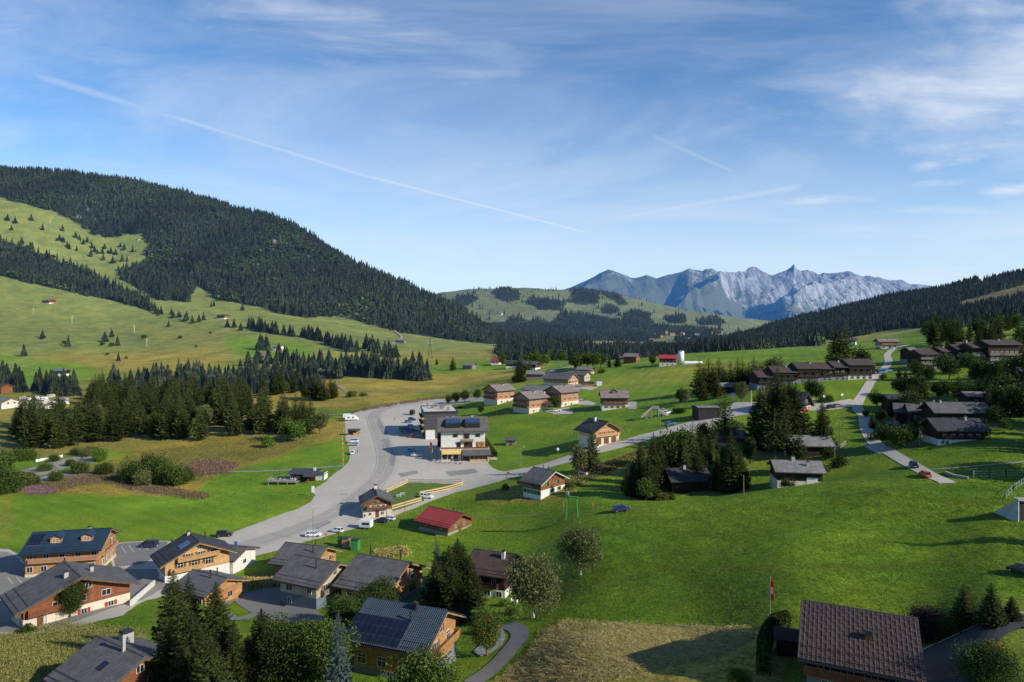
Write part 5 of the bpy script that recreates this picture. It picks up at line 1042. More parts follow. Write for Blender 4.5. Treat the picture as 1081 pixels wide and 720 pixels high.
def rib_roof(root, we, h, pitch, mat, wd=.34, ln=.42):
    ro = [c for c in root.children if c.name.startswith('roof')][0]; L = max(v.co.x for v in ro.data.vertices)*2; tn = math.tan(R(pitch)); c_ = math.cos(R(pitch)); s_ = math.sin(R(pitch)); m = MB(); sl = we/c_; nx = int(L/wd); ny = int(sl/ln); wd = L/nx; ln = sl/ny
    for i in range(nx):
        x0 = -L/2+i*wd
        for j in range(ny):
            a = j*ln; b = a+ln
            def p(x, d, up): return (x, -(d*c_)-up*s_, h-d*s_+up*c_)
            for (xa, ua), (xb, ub) in zip(((0, 0), (wd*.35, .0), (wd*.5, .06), (wd*.85, .06)), ((wd*.35, 0), (wd*.5, .06), (wd*.85, .06), (wd, 0))):
                m.face([p(x0+xa, b, .07+ua), p(x0+xb, b, .07+ub), p(x0+xb, a, .02+ub), p(x0+xa, a, .02+ua)])
            m.face([p(x0, b, .0), p(x0+wd, b, .0), p(x0+wd, b, .07), p(x0, b, .07)])
    m.build('tile_sheet', mat, ro)
rib_roof(hs_, 11.5/2+1.5, 8.6, 27, M('blue_grey_tile_sheet', (.05,.072,.10), .2, 1.2, .4, spec=.4, bmp=.1))

# ---------------------------------------------------------------- hotels
def hotel_white():
    b = P(482, 486.5); Yb = b.y; wd = 20.5; x = b.x; t = thing('hotel', 'white hotel with grey roof, two big solar dormers and a yellow awning', 'hotel', (x+1.6, Yb+12.5, b.z), R(5))
    Wd = 17; L = 18; h = 16.0; tn = math.tan(R(24)); he = h-.3-tn*Wd/2
    m = MB()
    for xx, s in ((-L/2, -1), (L/2, 1)):
        p = [(xx,-Wd/2,4.6),(xx,Wd/2,4.6),(xx,Wd/2,he),(xx,0,h-.3),(xx,-Wd/2,he)]; m.face(p if s > 0 else p[::-1])
    m.face([(-L/2,-Wd/2,4.6),(L/2,-Wd/2,4.6),(L/2,-Wd/2,he),(-L/2,-Wd/2,he)]); m.face([(L/2,Wd/2,4.6),(-L/2,Wd/2,4.6),(-L/2,Wd/2,he),(L/2,Wd/2,he)])
    m.build('wall', W['white'], t)
    MB().box(-L/2+.02, L/2-.02, -Wd/2+.02, Wd/2-.02, -3, 4.6).box(-L/2-.4, L/2+1.6, -Wd/2-3.6, -Wd/2+.01, 4.2, 4.65).build('ground_floor', W['beige'], t)
    r = MB(); lx = L/2+1.5; we = Wd/2+1.6; sl = we/math.cos(R(24)); tv = .35
    for sg in (-1, 1):
        A = [(-lx,0,h),(lx,0,h),(lx,sg*we,h-tn*we),(-lx,sg*we,h-tn*we)]; B = [(a_,b_,c_-tv) for a_,b_,c_ in A]; uv = [(0,0),(2*lx,0),(2*lx,sl),(0,sl)]
        if sg < 0: r.face(A[::-1],0,uv[::-1]); r.face(B)
        else: r.face(A,0,uv); r.face(B[::-1])
        for k1,k2 in ((1,2),(2,3),(3,0)):
            q = [A[k1],A[k2],B[k2],B[k1]]; r.face(q if sg > 0 else q[::-1])
    ro = r.build('roof', M('hotel_roof', (.15,.135,.125), .2, .5, .8, pattern='shingle'), t)
    for sx in (-4.2, 3.8):                                # shed dormers carrying solar collectors
        d = MB(); q0, q1 = 2.4, 7.8; zt = h-tn*q0+.75; zf = h-tn*q1+2.0; w = 3.1
        A = [(sx-w,-q0,zt),(sx+w,-q0,zt),(sx+w,-q1,zf),(sx-w,-q1,zf)]; zb = h-tn*q1-.1
        d.face(A[::-1]); d.face([(sx-w,-q1,zb),(sx+w,-q1,zb),(sx+w,-q1,zf),(sx-w,-q1,zf)])
        for s in (-1, 1): d.face([(sx+s*w,-q0,h-tn*q0-.1),(sx+s*w,-q0,zt),(sx+s*w,-q1,zf),(sx+s*w,-q1,zb)])
        o = d.build('dormer', W['char'], ro); e = .1; B = [(a_,b_,c_+e) for a_,b_,c_ in [(sx-w+.3,-q0-.3,zt),(sx+w-.3,-q0-.3,zt),(sx+w-.3,-q1+.2,zf),(sx-w+.3,-q1+.2,zf)]]
        s2 = MB(); s2.face(B[::-1],0,[(0,5),(5.6,5),(5.6,0),(0,0)]); s2.build('solar_panel', SOLARB, o)
        fm_, pm = window_set(5.2, .7, FRD, 4); put('window', fm_, o, (sx, -q1-.01, zb+.5)); 
    MB().box(3.5, 4.3, -.4, .4, h-.6, h+.6).build('chimney', STONEC, ro)
    def wn(x, y, z, w, hh, rz=0, sh=None, fr=FRB):
        fm_, pm = window_set(w, hh, fr, 1); o = put('window', fm_, t, (x, y, z), rz); put('pane', pm, o)
        if sh: 
            for s in (-1, 1): put('shutter', shutter_mesh(hh, SHUT[sh]), o, (s*(w/2+.3), 0, 0))
    yf = -Wd/2-.01
    for xx in (-3.2, 6.0): wn(xx, yf, 8.9, 1.0, 1.2, 0, 'brown')
    wn(1.4, yf, 8.3, 1.4, 1.9, 0, 'brown')
    for xx in (-1.8, 1.2, 3.0): wn(xx, yf, 4.75, 1.6, 1.9)
    wn(6.6, yf, 5.0, 1.3, 1.5, 0, 'brown')
    for z in (5.0, 7.9, 10.0):
        for yy in (-4, 0, 4): wn(-L/2-.01, yy, z, 1.3, 1.8, -math.pi/2)
        if z < 9.5: 
            for yy in (-3.5, 3): wn(L/2+.01, yy, z, 1.1, 1.5, math.pi/2, 'brown')
    for z in (5.0, 7.9):
        bo = MB().box(-L/2-1.5, -L/2, -Wd/2, Wd/2, z-.15, z).build('balcony', W['dark'], t); a = MB(); n = 40
        for k in range(n): yy = -Wd/2+Wd*k/n; a.box(-L/2-1.52, -L/2-1.46, yy, yy+.24, z+.05, z+1.0)
        a.build('railing', W['dark'], bo)
    bo = MB().box(-1.2, 4.2, yf-1.3, yf, 7.1, 7.28).build('balcony', W['brown'], t); a = MB(); a.box(-1.2, 4.2, yf-1.33, yf-1.27, 8.1, 8.2)
    for k in range(24): a.box(-1.2+k*.225, -1.2+k*.225+.15, yf-1.32, yf-1.28, 7.3, 8.15)
    a.build('railing', W['brown'], bo)
    a = MB(); 
    for xa, xb in ((-L/2, L/2+1.2),): a.box(xa, xb, -Wd/2-3.5, -Wd/2-3.4, 4.65, 5.4)
    for k in range(16): a.box(-L/2+k*1.2, -L/2+k*1.2+.9, -Wd/2-3.8, -Wd/2-3.5, 5.2, 5.45, 1)
    a.build('terrace_railing', [W['pink'], M('flower_boxes', (.30,.07,.05), .5, 6, .9)], t)
    MB().box(5.2, 8.9, -Wd/2-.02, -Wd/2-.06, 4.7, 7.0).build('timber_panel', W['orange'], t)
    aw = MB(); aw.face([(-8.6,-Wd/2-3.52,4.2),(-8.6,-Wd/2-5.2,3.2),(-.9,-Wd/2-5.2,3.2),(-.9,-Wd/2-3.52,4.2)]); aw.face([(-8.6,-Wd/2-5.2,3.2),(-8.6,-Wd/2-5.2,2.9),(-.9,-Wd/2-5.2,2.9),(-.9,-Wd/2-5.2,3.2)]); aw.build('awning', M('faded_awning', (.72,.50,.16), .1, 2, .8, bmp=0), t)
    # glazed restaurant front with its own low roof
    MB().box(-8.8, -.8, -Wd/2-3.5, -Wd/2-.05, -1, 4.19).build('front_wall', W['beige'], t)
    for xx in (-7.4, -5.2, -3.0): wn(xx, -Wd/2-3.52, .6, 1.7, 2.0, 0, None, FRB)
    MB().box(2.6, 10.0, -Wd/2-6.0, -Wd/2-.05, -1, 2.9).build('restaurant_wall', W['light'], t)
    rr = MB(); A = [(-.2,-Wd/2-3.6,4.5),(10.8,-Wd/2-3.6,4.5),(11.2,-Wd/2-7.2,2.8),(-.6,-Wd/2-7.2,2.8)]; B = [(a_,b_,c_-.25) for a_,b_,c_ in A]; rr.face(A[::-1],0,[(0,0),(11,0),(11,6),(0,6)]); rr.face(B)
    for k in range(4): rr.face([A[k],A[(k+1)%4],B[(k+1)%4],B[k]])
    rr.build('restaurant_roof', RF['grey'], t)
    for xx in (3.6, 5.3, 7.0, 8.7): wn(xx, -Wd/2-6.02, 1.0, 1.4, 1.2)
    for xx in (-.3, 10.6): MB().box(xx-.12, xx+.12, -Wd/2-6.9, -Wd/2-6.66, -1, 2.8).build('post', W['brown'], t)
    sg = MB().box(-L/2-3.6, -L/2-3.45, -Wd/2-1, -Wd/2+.6, .6, 4.4).build('sign_panel', YELP, t); MB().box(-L/2-3.62, -L/2-3.43, -Wd/2-1.02, -Wd/2+.62, 2.2, 2.7).build('sign_band', PIPE, sg)
    return t
hotel_white()
def hotel_dark():
    b = P(447, 463.5); Yb = b.y; L = 15.8; D = 24; h = 12.6; t = thing('hotel', 'dark slate-clad hotel block with flat pale roof and orange balcony ends', 'hotel', (b.x+5.8, Yb+13.5, b.z), R(11))
    MB().box(-L/2, L/2, -D/2, D/2, -3, h-.1).build('wall', W['slate'], t)
    ro = MB().box(-L/2-.3, L/2+.3, -D/2-.3, D/2+.3, h-.1, h+.15).build('roof', RF['white'], t)
    p = MB()
    for x0, x1, y0, y1 in ((-L/2-.35,L/2+.35,-D/2-.35,-D/2-.1),(-L/2-.35,L/2+.35,D/2+.1,D/2+.35),(-L/2-.35,-L/2-.1,-D/2-.09,D/2+.09),(L/2+.1,L/2+.35,-D/2-.09,D/2+.09)): p.box(x0,x1,y0,y1,h-.4,h+.4)
    p.build('parapet', W['char'], ro)
    for x, y, s, hh in ((-3,2,1.6,1.2),(1,-3,1.4,1.5),(3,4,1.0,1.8),(-1,7,1.8,1.0),(4,-7,1.2,1.3),(-5,8,.9,1.6)):
        MB().box(x-s/2,x+s/2,y-s/2,y+s/2,h+.15,h+.15+hh).box(x-s/2-.1,x+s/2+.1,y-s/2-.1,y+s/2+.1,h+.15+hh,h+.3+hh).build('roof_vent', M('vent_metal', (.20,.17,.16), .3, 2, .6), ro)
    MB().box(-L/2+.6,-L/2+5,-D/2-1.6,-D/2+.02,-1,4.2).build('entrance_porch', W['white'], t)
    def wn(x, y, z, w, hh, rz=0, fr=FRW):
        fm_, pm = window_set(w, hh, fr, 1); o = put('window', fm_, t, (x, y, z), rz); put('pane', pm, o)
    for x in (3.0, 5.6, 6.9): wn(x, -D/2-.01, 9.0, 1.1, 1.3)
    for z in (3.2, 6.2, 9.2):
        bo = MB().box(-L/2-1.3,-L/2,-D/2,D/2,z-.2,z).build('balcony', W['brown'], t); a = MB()
        for k in range(60): y = -D/2+D*k/60; a.box(-L/2-1.32,-L/2-1.26,y,y+.33,z,z+.95)
        a.build('railing', W['dark'], bo); MB().box(-L/2-1.3,-L/2,-D/2-.06,-D/2,z,z+1.0).build('balcony_end', W['orange'], bo)
        for y in np.linspace(-D/2+2, D/2-2, 7): wn(-L/2-.01, float(y), z+.1, 1.6, 2.0, -math.pi/2)
    return t
hotel_dark()
# ---------------------------------------------------------------- roadside hut with deck, shelter, kiosks
def deck_hut():
    b = P(318, 508); t = thing('snack_bar', 'grey-roofed snack bar with a wooden sun deck at the field edge', 'snack bar', (b.x+1.0, b.y+1.5, b.z), R(-6))
    MB().box(-5, 4.6, -2, 2.6, -1, 2.7).build('wall', W['dark'], t); MB().box(4.6, 8.0, -1.2, 2.0, -1, 2.5).box(7.9,8.05,-1.5,2.2,-1,3.2).build('side_wall', W['white'], t)
    r = MB(); A = [(-6,3.2,3.9),(5.4,3.2,3.9),(5.4,-2.9,2.9),(-6,-2.9,2.9)]; B = [(a_,b_,c_-.18) for a_,b_,c_ in A]; r.face(A[::-1]); r.face(B)
    for k in range(4): r.face([A[k],A[(k+1)%4],B[(k+1)%4],B[k]])
    A = [(1,-2.92,2.9),(5.4,-2.92,2.9),(5.4,-5,2.5),(1,-5,2.5)]; B = [(a_,b_,c_-.15) for a_,b_,c_ in A]; r.face(A[::-1]); r.face(B)
    r.box(5.42, 8.3, -1.8, 2.2, 2.75, 2.95); r.build('roof', RF['metal'], t)
    d = MB().box(-12, -.5, -6, -2.05, .5, .62)
    for x in (-11.8, -8, -4.4, -.8):
        for y in (-5.9, -2.3): d.box(x-.08, x+.08, y-.08, y+.08, -1, .5)
    dk = d.build('deck', GREYW, t); rl = MB()
    for x in np.linspace(-11.9, -.6, 16): rl.box(x-.05, x+.05, -6.0, -5.92, .62, 1.6)
    for y in np.linspace(-5.9, -2.2, 6): rl.box(-12, -11.92, y-.05, y+.05, .62, 1.6)
    for z in (.9, 1.25, 1.58): rl.box(-12.02, -.5, -6.02, -5.96, z, z+.09); rl.box(-12.02, -11.96, -6, -2.1, z, z+.09)
    rl.build('railing', GREYW, dk)
    fm_, pm = window_set(1.4, 1.0, FRW, 1)
    for x in (-4, -2): o = put('window', fm_, t, (x, -2.01, .9)); put('pane', pm, o)
    MB().box(2.8, 3.6, 1, 1.8, 3.3, 4.5).build('chimney', W['white'], t)
    return t
hut = deck_hut()
def table_set(x, y, z, label, cloth=WHITEP):
    t = thing('terrace_table', label, 'table', (x, y, z), random.random()*3, 'terrace tables'); a = MB().tube([(0,0,.70),(0,0,.75)], .5, 12).build('tabletop', cloth, t); MB().tube([(0,0,0),(0,0,.7)], .05, 6).build('leg', STEEL, t); return t
def parasol(x, y, z, col, label, open_=False, grp='parasols'):
    t = thing('parasol', label, 'parasol', (x, y, z), 0, grp); MB().tube([(0,0,0),(0,0,2.6)], .035, 6).build('pole', STEEL, t)
    m = MB()
    if open_:
        for k in range(8):
            a, b = k*math.pi/4, (k+1)*math.pi/4; m.face([(0,0,2.6),(1.5*math.cos(a),1.5*math.sin(a),2.05),(1.5*math.cos(b),1.5*math.sin(b),2.05)])
    else: m.tube([(0,0,1.1),(0,0,1.5),(0,0,2.5)], [.18,.15,.03], 8)
    m.build('canopy', col, t); return t
hm = Matrix.Rotation(R(-6), 4, 'Z'); hl_ = hut.location
for i, (dx, dy) in enumerate(((-10.6,-4.6),(-8.2,-3.4),(-6,-4.8),(-3.6,-3.6))):
    p = hl_+hm @ Vector((dx, dy, .63)); table_set(p.x, p.y, p.z, 'round white table on the wooden sun deck')
for i, (dx, dy) in enumerate(((-9.6,-3.2),(-6.8,-3.8),(-4.6,-3.0))):
    p = hl_+hm @ Vector((dx, dy, .63)); parasol(p.x, p.y, p.z, BLUEP, 'folded blue parasol on the wooden sun deck', grp='folded blue parasols on the deck')
for i, (px_, py_) in enumerate(((458,487.5),(463,488),(467,489),(472,489.5),(478,489),(484,489.5),(489,490))):
    p = P(px_, py_); table_set(p.x, p.y, p.z+.1, 'round pale table on the terrace before the white hotel')
for px_, py_, c, l in ((470,485.5,YELP,'open yellow parasol before the white hotel'),(477,487,WHITEP,'folded white parasol before the white hotel')):
    p = P(px_, py_); parasol(p.x, p.y, p.z+.1, c, l, c is YELP, 'hotel parasols')
def shelter():
    b = P(373, 459.5); t = thing('market_stall', 'timber market stall with long grey roof beside the parked camper', 'stall', (b.x, b.y+1.2, b.z+.1), R(-2))
    MB().box(-2.7, 2.7, .9, 1.0, 0, 2.3).box(-2.7, -2.6, -1, 1, 0, 2.3).build('back_wall', W['brown'], t); MB().box(-.2, 2.5, -1.0, -.9, 0, 1.0).box(1.4, 2.5, -.95, .9, 0, 2.2).build('counter', W['light'], t)
    for x in (-2.6, 0, 2.6): MB().box(x-.06, x+.06, -1.06, -.94, 0, 2.3).build('post', W['brown'], t)
    r = MB(); A = [(-3.1,1.3,2.75),(3.1,1.3,2.75),(3.1,-1.5,2.3),(-3.1,-1.5,2.3)]; B = [(a_,b_,c_-.12) for a_,b_,c_ in A]; r.face(A[::-1]); r.face(B)
    for k in range(4): r.face([A[k],A[(k+1)%4],B[(k+1)%4],B[k]])
    r.build('roof', RF['metal'], t)
shelter()
def toilet_hut(px, py, mat, w, h, label, name='hut'):
    b = P(px, py); t = thing(name, label, 'hut', (b.x, b.y+w/2, b.z), R(-8)); MB().box(-w/2, w/2, -w/2, w/2, -.5, h).build('wall', mat, t); MB().box(-w/2-.15, w/2+.15, -w/2-.15, w/2+.15, h, h+.12).build('roof', PIPE, t)
    d = MB().box(-.4, .4, -w/2-.04, -w/2+.01, 0, 2.0).build('door', mat, t); MB().box(.26, .32, -w/2-.1, -w/2-.04, .95, 1.1).build('handle', STEEL, d)
toilet_hut(374.5, 581.5, GRNP, 1.9, 2.8, 'green cabin behind the timber chalets'); toilet_hut(364.5, 579, W['pink'], 1.7, 2.6, 'pinkish-brown cabin next to the green one'); toilet_hut(358.5, 577, GRNP, 1.1, 2.5, 'slim dark-green cabin left of the pinkish one')
toilet_hut(633, 407.5, WHITEP, 3.4, 3.4, 'white round-cornered tank beside the orange shed', 'water_tank')
# ---------------------------------------------------------------- vehicles
car(157,578,'van','navy',178,'dark blue van parked right of the guest house', 'van')
car(237,566.5,'suv','black',10,'black car pulled up on the apron left of the road')
car(355.5,562,'hatch','white',160,'white car parked alone near the bus stop')
car(403,551.5,'sedan','navy',165,'dark car parked next to a white one by the old house')
car(410.5,549.5,'hatch','white',168,'white car parked right beside the dark one')
car(331,566.5,'estate','white',5,'white estate car at the grass edge behind the grey roofs')
car(450.5,526,'suv','white',-15,'white car parked in the gap of the wooden fence')
car(373,467.5,'van','white',175,'white van parked below the market stall', 'van', z=.13); car(374,470.5,'hatch','silver',172,'silver car close in front of the white van')
car(372,479.5,'hatch','white',-80,'small white car nose-in at the left edge of the apron')
car(435.5,477,'estate','lblue',-5,'light blue car in the shadow left of the white hotel'); car(440,482,'estate','white',-8,'white car half in the shadow left of the white hotel')
car(436,462,'sedan','red',0,'red car parked beside the dark hotel'); car(431,446.5,'hatch','blue',10,'blue car at the front of the row beside the dark hotel'); car(435,444,'suv','navy',5,'dark blue car second in the row beside the dark hotel'); car(434,451,'hatch','silver',8,'silver car third in the row beside the dark hotel'); car(437,455,'estate','grey',5,'grey car behind the colourful van')
car(514.5,481,'suv','black',80,'black car behind the hotel restaurant at the hedge')
car(708,449,'estate','blue',8,'blue car driving along the side road'); car(704,437.5,'van','white',15,'white van parked near the hedge by the black box building','van')
car(588,434.5,'estate','white',0,'white car on the forecourt of the middle apartment chalet'); car(611,423.5,'suv','silver',-10,'silver car on the upper forecourt')
car(656,540,'suv','navy',5,'dark car standing in the shade below the hidden dark chalet')
car(976.5,503.5,'estate','orange',78,'orange car on the narrow lane', z=.18); car(964.5,493.5,'suv','navy',70,'dark blue car just behind the orange one', z=.18)
car(932,369,'hatch','silver',0,'silver car before the honey-timber chalet on the right'); car(943,368.5,'hatch','white',0,'white car before the honey-timber chalet on the right'); car(928,369,'hatch','black',5,'black car left of the silver one before the honey-timber chalet')
car(931,394.5,'van','blue',10,'blue van parked beside the lane','van'); car(937,392.5,'hatch','lblue',0,'light blue car next to the blue van')
car(878,431,'hatch','black',5,'black car near the lane junction'); car(884,430,'sedan','grey',5,'grey car near the lane junction'); car(797,432,'hatch','navy',5,'dark blue car in front of the fire station')
car(1080,607,'suv','black',100,'black car cut by the right edge of the picture')
car(33,655,'estate','white',160,'white car in the shade by the big brown chalet'); 
def box_vehicle(px, py, L, w, h, yaw, mats, label, cat, cab=True, name='truck', z=.13, group=None):
    p = P(px, py); t = thing(name, label, cat, (p.x, p.y, p.z+z), R(yaw), group); x1 = L/2-(1.6 if cab else 0)
    b = MB(); b.box(-L/2, x1, -w/2, w/2, .55, h); b.box(-L/2+.06, x1-.06, -w/2-.02, w/2+.02, h*.30, h*.34, 1); bo = b.build('body', mats, t)
    if cab:
        c = MB(); loft(c, [[(x1,-w/2+.05,.4),(x1,w/2-.05,.4),(x1,w/2-.1,2.2),(x1,-w/2+.1,2.2)],[(x1+.7,-w/2+.05,.4),(x1+.7,w/2-.05,.4),(x1+.55,w/2-.15,2.1),(x1+.55,-w/2+.15,2.1)],[(L/2,-w/2+.15,.4),(L/2,w/2-.15,.4),(L/2,w/2-.2,1.15),(L/2,-w/2+.2,1.15)]][::-1]); c.build('cab', mats[0], t)
        g = MB(); g.face([(x1+.66,-w/2+.25,2.0),(L/2-.3,-w/2+.25,1.35),(L/2-.3,w/2-.25,1.35),(x1+.66,w/2-.25,2.0)][::-1]); g.build('windscreen', GLASS, t)
    fm_, pm = window_set(.9, .55, FRD, 0)
    for s in (-1, 1):
        for x in (-L*.25, L*.08): o = put('window', fm_, t, (x, s*(w/2+.005), h*.52), 0 if s < 0 else math.pi); put('pane', pm, o)
    for sx in ((-.28, .34) if cab else (0,)):
        for sy in (-1, 1): wv = thing_part('wheel', t, (sx*L, sy*(w/2-.12), .32)); k = car_meshes('van'); put('tyre', k['tyre'], wv); put('rim', k['rim'], wv)
    return t
SILV = M('caravan_white', (.74,.74,.72), .05, 1, .4, bmp=0); STR = M('caravan_stripe', (.25,.3,.38), .1, 1, .4, bmp=0); CVG = M('awning_grey', (.36,.38,.40), .2, 1, .8, bmp=0); CVB = M('caravan_beige', (.55,.5,.42), .1, 1, .5, bmp=0)
box_vehicle(371.5,444,7.2,2.3,3.0,12,[SILV,STR],'white motorhome parked at the top of the apron','motorhome',name='motorhome'); box_vehicle(368,442,6,2.2,2.7,12,[SILV,STR],'second motorhome standing behind the first','motorhome',name='motorhome')
box_vehicle(386.5,558,3.6,2.2,2.6,170,[WHITEP,STR],'white box trailer parked by the old log house','trailer',cab=False,name='trailer')
tr = box_vehicle(428,456.5,6.0,2.3,2.9,2,[BLUEP,YELP],'colourful delivery van between the red car and the dark hotel','delivery van',name='delivery_van'); MB().box(-2.8,-1.0,-1.18,-1.155,1.0,2.7).box(.0,1.2,-1.18,-1.155,1.0,2.6,1).build('sign_panel', [GRNP, REDP], tr)
box_vehicle(435.5,438,5.5,2.3,2.9,85,[M('black_van', (.02,.02,.025), .1, 1, .3, bmp=0),PIPE],'black van at the far corner of the dark hotel','van',name='parked_van')
rg = random.Random(3); n_ = 0
for row, (x0, x1, y0) in enumerate(((24,76,420),(20,72,424),(26,58,430),(22,40,435))):
    x = x0
    while x < x1:
        L = 5+rg.random()*1.6; box_vehicle(x, y0+rg.random()*3.5, L, 2.3, 2.2+rg.random()*.7, rg.choice([25,-38,52,80,105,140]), [rg.choice([SILV,SILV,CVG,CVB]),STR], 'pale caravan on the campsite behind the front spruces', 'caravan', cab=rg.random() < .4, name='caravan', group='caravans on the campsite', z=0); x += 6.0+rg.random()*3
# ---------------------------------------------------------------- posts, lamps, flags, signs
def pole(px, py, h, label, mat=WOODP, r=.12, name='utility_pole', cat='pole', Y=None, lamp=False, arm=None, group=None):
    b = G(px, Y) if Y else P(px, py); t = thing(name, label, cat, (b.x, b.y, b.z), random.random()*6 if lamp is False else 0, group)
    MB().tube([(0,0,-.5),(0,0,h)], [r, r*.6], 8).build('post', mat, t)
    if lamp: MB().tube([(0,0,h-.05),(.5,0,h+.15),(1.1,0,h+.2)], .05, 6).build('arm', mat, t); MB().box(.9,1.6,-.16,.16,h+.12,h+.26).build('lamp_head', WHITEP, t)
    if arm: MB().box(-arm/2,arm/2,-.06,.06,h-.5,h-.36).build('crossarm', mat, t)
    return t
pole(330.5,573,9.5,'tall bare wooden pole behind the grey-roofed chalets'); pole(427.5,549,8.6,'wooden pole beside the pair of parked cars',arm=.8)
pole(534.5,514,8.5,'wooden pole at the junction before the farmhouse'); pole(627,484,10,'wooden pole between spruce and garages'); pole(791,512,6.2,'thin wooden pole in the dip left of the silver roof'); pole(785,523,5.4,'short stout pole with an orange band',r=.16); pole(881,492,6.6,'wooden pole right of the dark-walled chalet',arm=.5); pole(886.6,464,6.2,'wooden pole on the bank below the lane, nearer one'); pole(889.5,451,6.0,'wooden pole on the bank below the lane, farther one')
for px_, py_, h_, l in ((550,493,7.5,'street lamp at the left verge of the side road'),(697,452,8,'street lamp behind the side road'),(677,400,7,'slim lamp post on the mown meadow, left one'),(687,406,6.5,'slim lamp post on the mown meadow, lower one'),(666,412,6,'slim lamp post on the mown meadow near the lone chalet'),(694,397,6.5,'slim lamp post on the mown meadow, right one'),(421,440,6.5,'lamp post on the apron before the black van'),(393,428,8,'lamp post at the top of the road bend')): pole(px_,py_,h_,l,STEEL,.08,'street_lamp','lamp',lamp=True)
pole(1062,439,9.5,'tall white mast on the lawn at the right',WHITEP,.09,'mast','mast'); pole(793,429,7.0,'white mast in front of the fire station',WHITEP,.12,'mast','mast'); pole(730,502,7.5,'slim mast behind the hidden dark chalet',STEEL,.06,'mast','mast',Y=215); pole(842,500,4,'thin aerial beside the silver-shingled chalet',STEEL,.04,'aerial','aerial',Y=196)
def signpost(px, py, h, w, hh, mat, label, name='road_sign'):
    b = P(px, py); t = thing(name, label, 'sign', (b.x, b.y, b.z), 0); MB().tube([(0,0,-.3),(0,0,h)], .05, 6).build('post', STEEL, t); MB().box(-w/2,w/2,-.1,-.05,h-hh,h).build('sign_panel', mat, t)
signpost(330.5,524,3.6,1.0,2.2,WHITEP,'white and grey sign column at the field edge'); signpost(589,482,3.4,.9,1.0,WHITEP,'white round-topped sign beside the side road'); signpost(344,572,2.4,.7,.6,ORP,'small orange panel on a post near the road'); signpost(249,580,2.2,.8,1.0,BLUEP,'blue and white road sign next to the black car'); signpost(870,425,3.2,1.0,1.0,WHITEP,'white sign on the bank left of the lane'); signpost(889,423,3.0,1.0,.9,WHITEP,'white sign at the lane junction')
signpost(773,422,3.0,1.6,1.2,BLUEP,'blue panel beside the black box building'); signpost(626,540,2.6,.3,1.1,ORP,'orange and white marker post on the pasture'); signpost(595,540,2.6,.25,1.0,ORP,'slim orange marker post left of the green gantry'); signpost(1000,452,1.6,1.2,1.2,WHITEP,'grey box on the lawn right of the shaded chalet') if False else None
signpost(385,549.5,1.9,.5,.8,M('dark_cloth', (.05,.03,.03), .1, 2, .9, bmp=0),'low dark sign standing on the car park'); signpost(536.5,507,3.0,.8,.8,REDP,'red and white sign at the junction')
for i, (px_, py_) in enumerate(((363,453),(361.5,462),(361.8,466.5),(362,471.5),(362,477),(362.2,483),(362.2,489))):
    b = P(px_, py_+3); t = thing('marker_post', 'short snow pole with orange panel at the apron edge', 'post', (b.x, b.y, b.z), 0, 'snow poles at the apron edge'); MB().tube([(0,0,-.2),(0,0,2.4)], .06, 6).build('post', WHITEP, t); MB().box(-.4,.4,-.1,-.04,1.4,2.2).build('panel', ORP, t)
def flagpole(px, py, h, label, Y=None, mat=STEEL, kind='cross', fh=3.4, fw=.9, zt=None):
    b = G(px, Y) if Y else P(px, py); t = thing('flagpole', label, 'flagpole', (b.x, b.y, b.z), 0); MB().tube([(0,0,-.4),(0,0,h)], [.07,.04], 8).build('pole', mat, t); MB().tube([(0,0,h),(0,0,h+.12)], .09, 8).build('finial', mat, t)
    m = MB(); zt = zt or h-.3; n = 6
    for k in range(n):                                    # limp cloth hanging in folds
        x0, x1 = .06+fw*k/n, .06+fw*(k+1)/n; y0, y1 = .12*math.sin(k*2.2), .12*math.sin((k+1)*2.2)
        for q in range(3):
            za, zb = zt-fh*q/3-.25*k/n, zt-fh*(q+1)/3-.25*k/n; m.face([(x0,y0,zb),(x1,y1,zb-.04),(x1,y1,za-.04),(x0,y0,za)], 1 if (kind == 'cross' and q == 1 and k in (1,2,3)) or (kind == 'bi' and q == 0) else 0)
    m.build('flag', [REDP, WHITEP], t)
flagpole(813,655,6.2,'flagpole with a limp red and white flag at the garden hedge',fh=2.9,fw=.5); flagpole(970.5,470,5.2,'flagpole with a Swiss red and white flag on the bank',fh=1.5,fw=1.1)
flagpole(454,484,7,'flagpole with red flag beside the white hotel',fh=3.2,fw=.8,kind='plain')
def pylon(px, py, h, label):
    b = P(px, py); t = thing('pylon', label, 'pylon', (b.x, b.y, b.z), .3); m = MB(); w = h*.09
    for sx in (-1,1):
        for sy in (-1,1): m.bar((sx*w,sy*w,0),(sx*w*.12,sy*w*.12,h),.16)
    for k in range(7):
        z0, z1 = h*k/7, h*(k+1)/7; w0, w1 = w*(1-k/8), w*(1-(k+1)/8)
        for s in (-1,1): m.bar((-w0,s*w0,z0),(w1,s*w1,z1),.08); m.bar((s*w0,-w0,z0),(s*w1,w1,z1),.08)
    m.build('mast', PIPE, t); MB().box(-h*.16,h*.16,-.2,.2,h*.86,h*.88).box(-h*.12,h*.12,-.2,.2,h*.72,h*.74).build('crossarm', STEEL, t)
pylon(454,379,27,'lattice pylon on the meadow below the forest, left one'); pylon(521,379,21,'lattice pylon on the meadow below the forest, right one')
for px_, py_, h_ in ((35,332,12),(76,341,13),(142,352,14),(155,366,12),(53,236,14)): 
    b = P(px_, py_); t = thing('lift_pylon', 'thin pale lift pylon on the left meadow', 'pylon', (b.x,b.y,b.z), 0, 'lift pylons on the left meadow'); MB().tube([(0,0,-1),(0,0,h_)], .2, 6).build('mast', WHITEP, t); MB().box(-2,2,-.2,.2,h_-.6,h_-.2).build('crossarm', WHITEP, t)
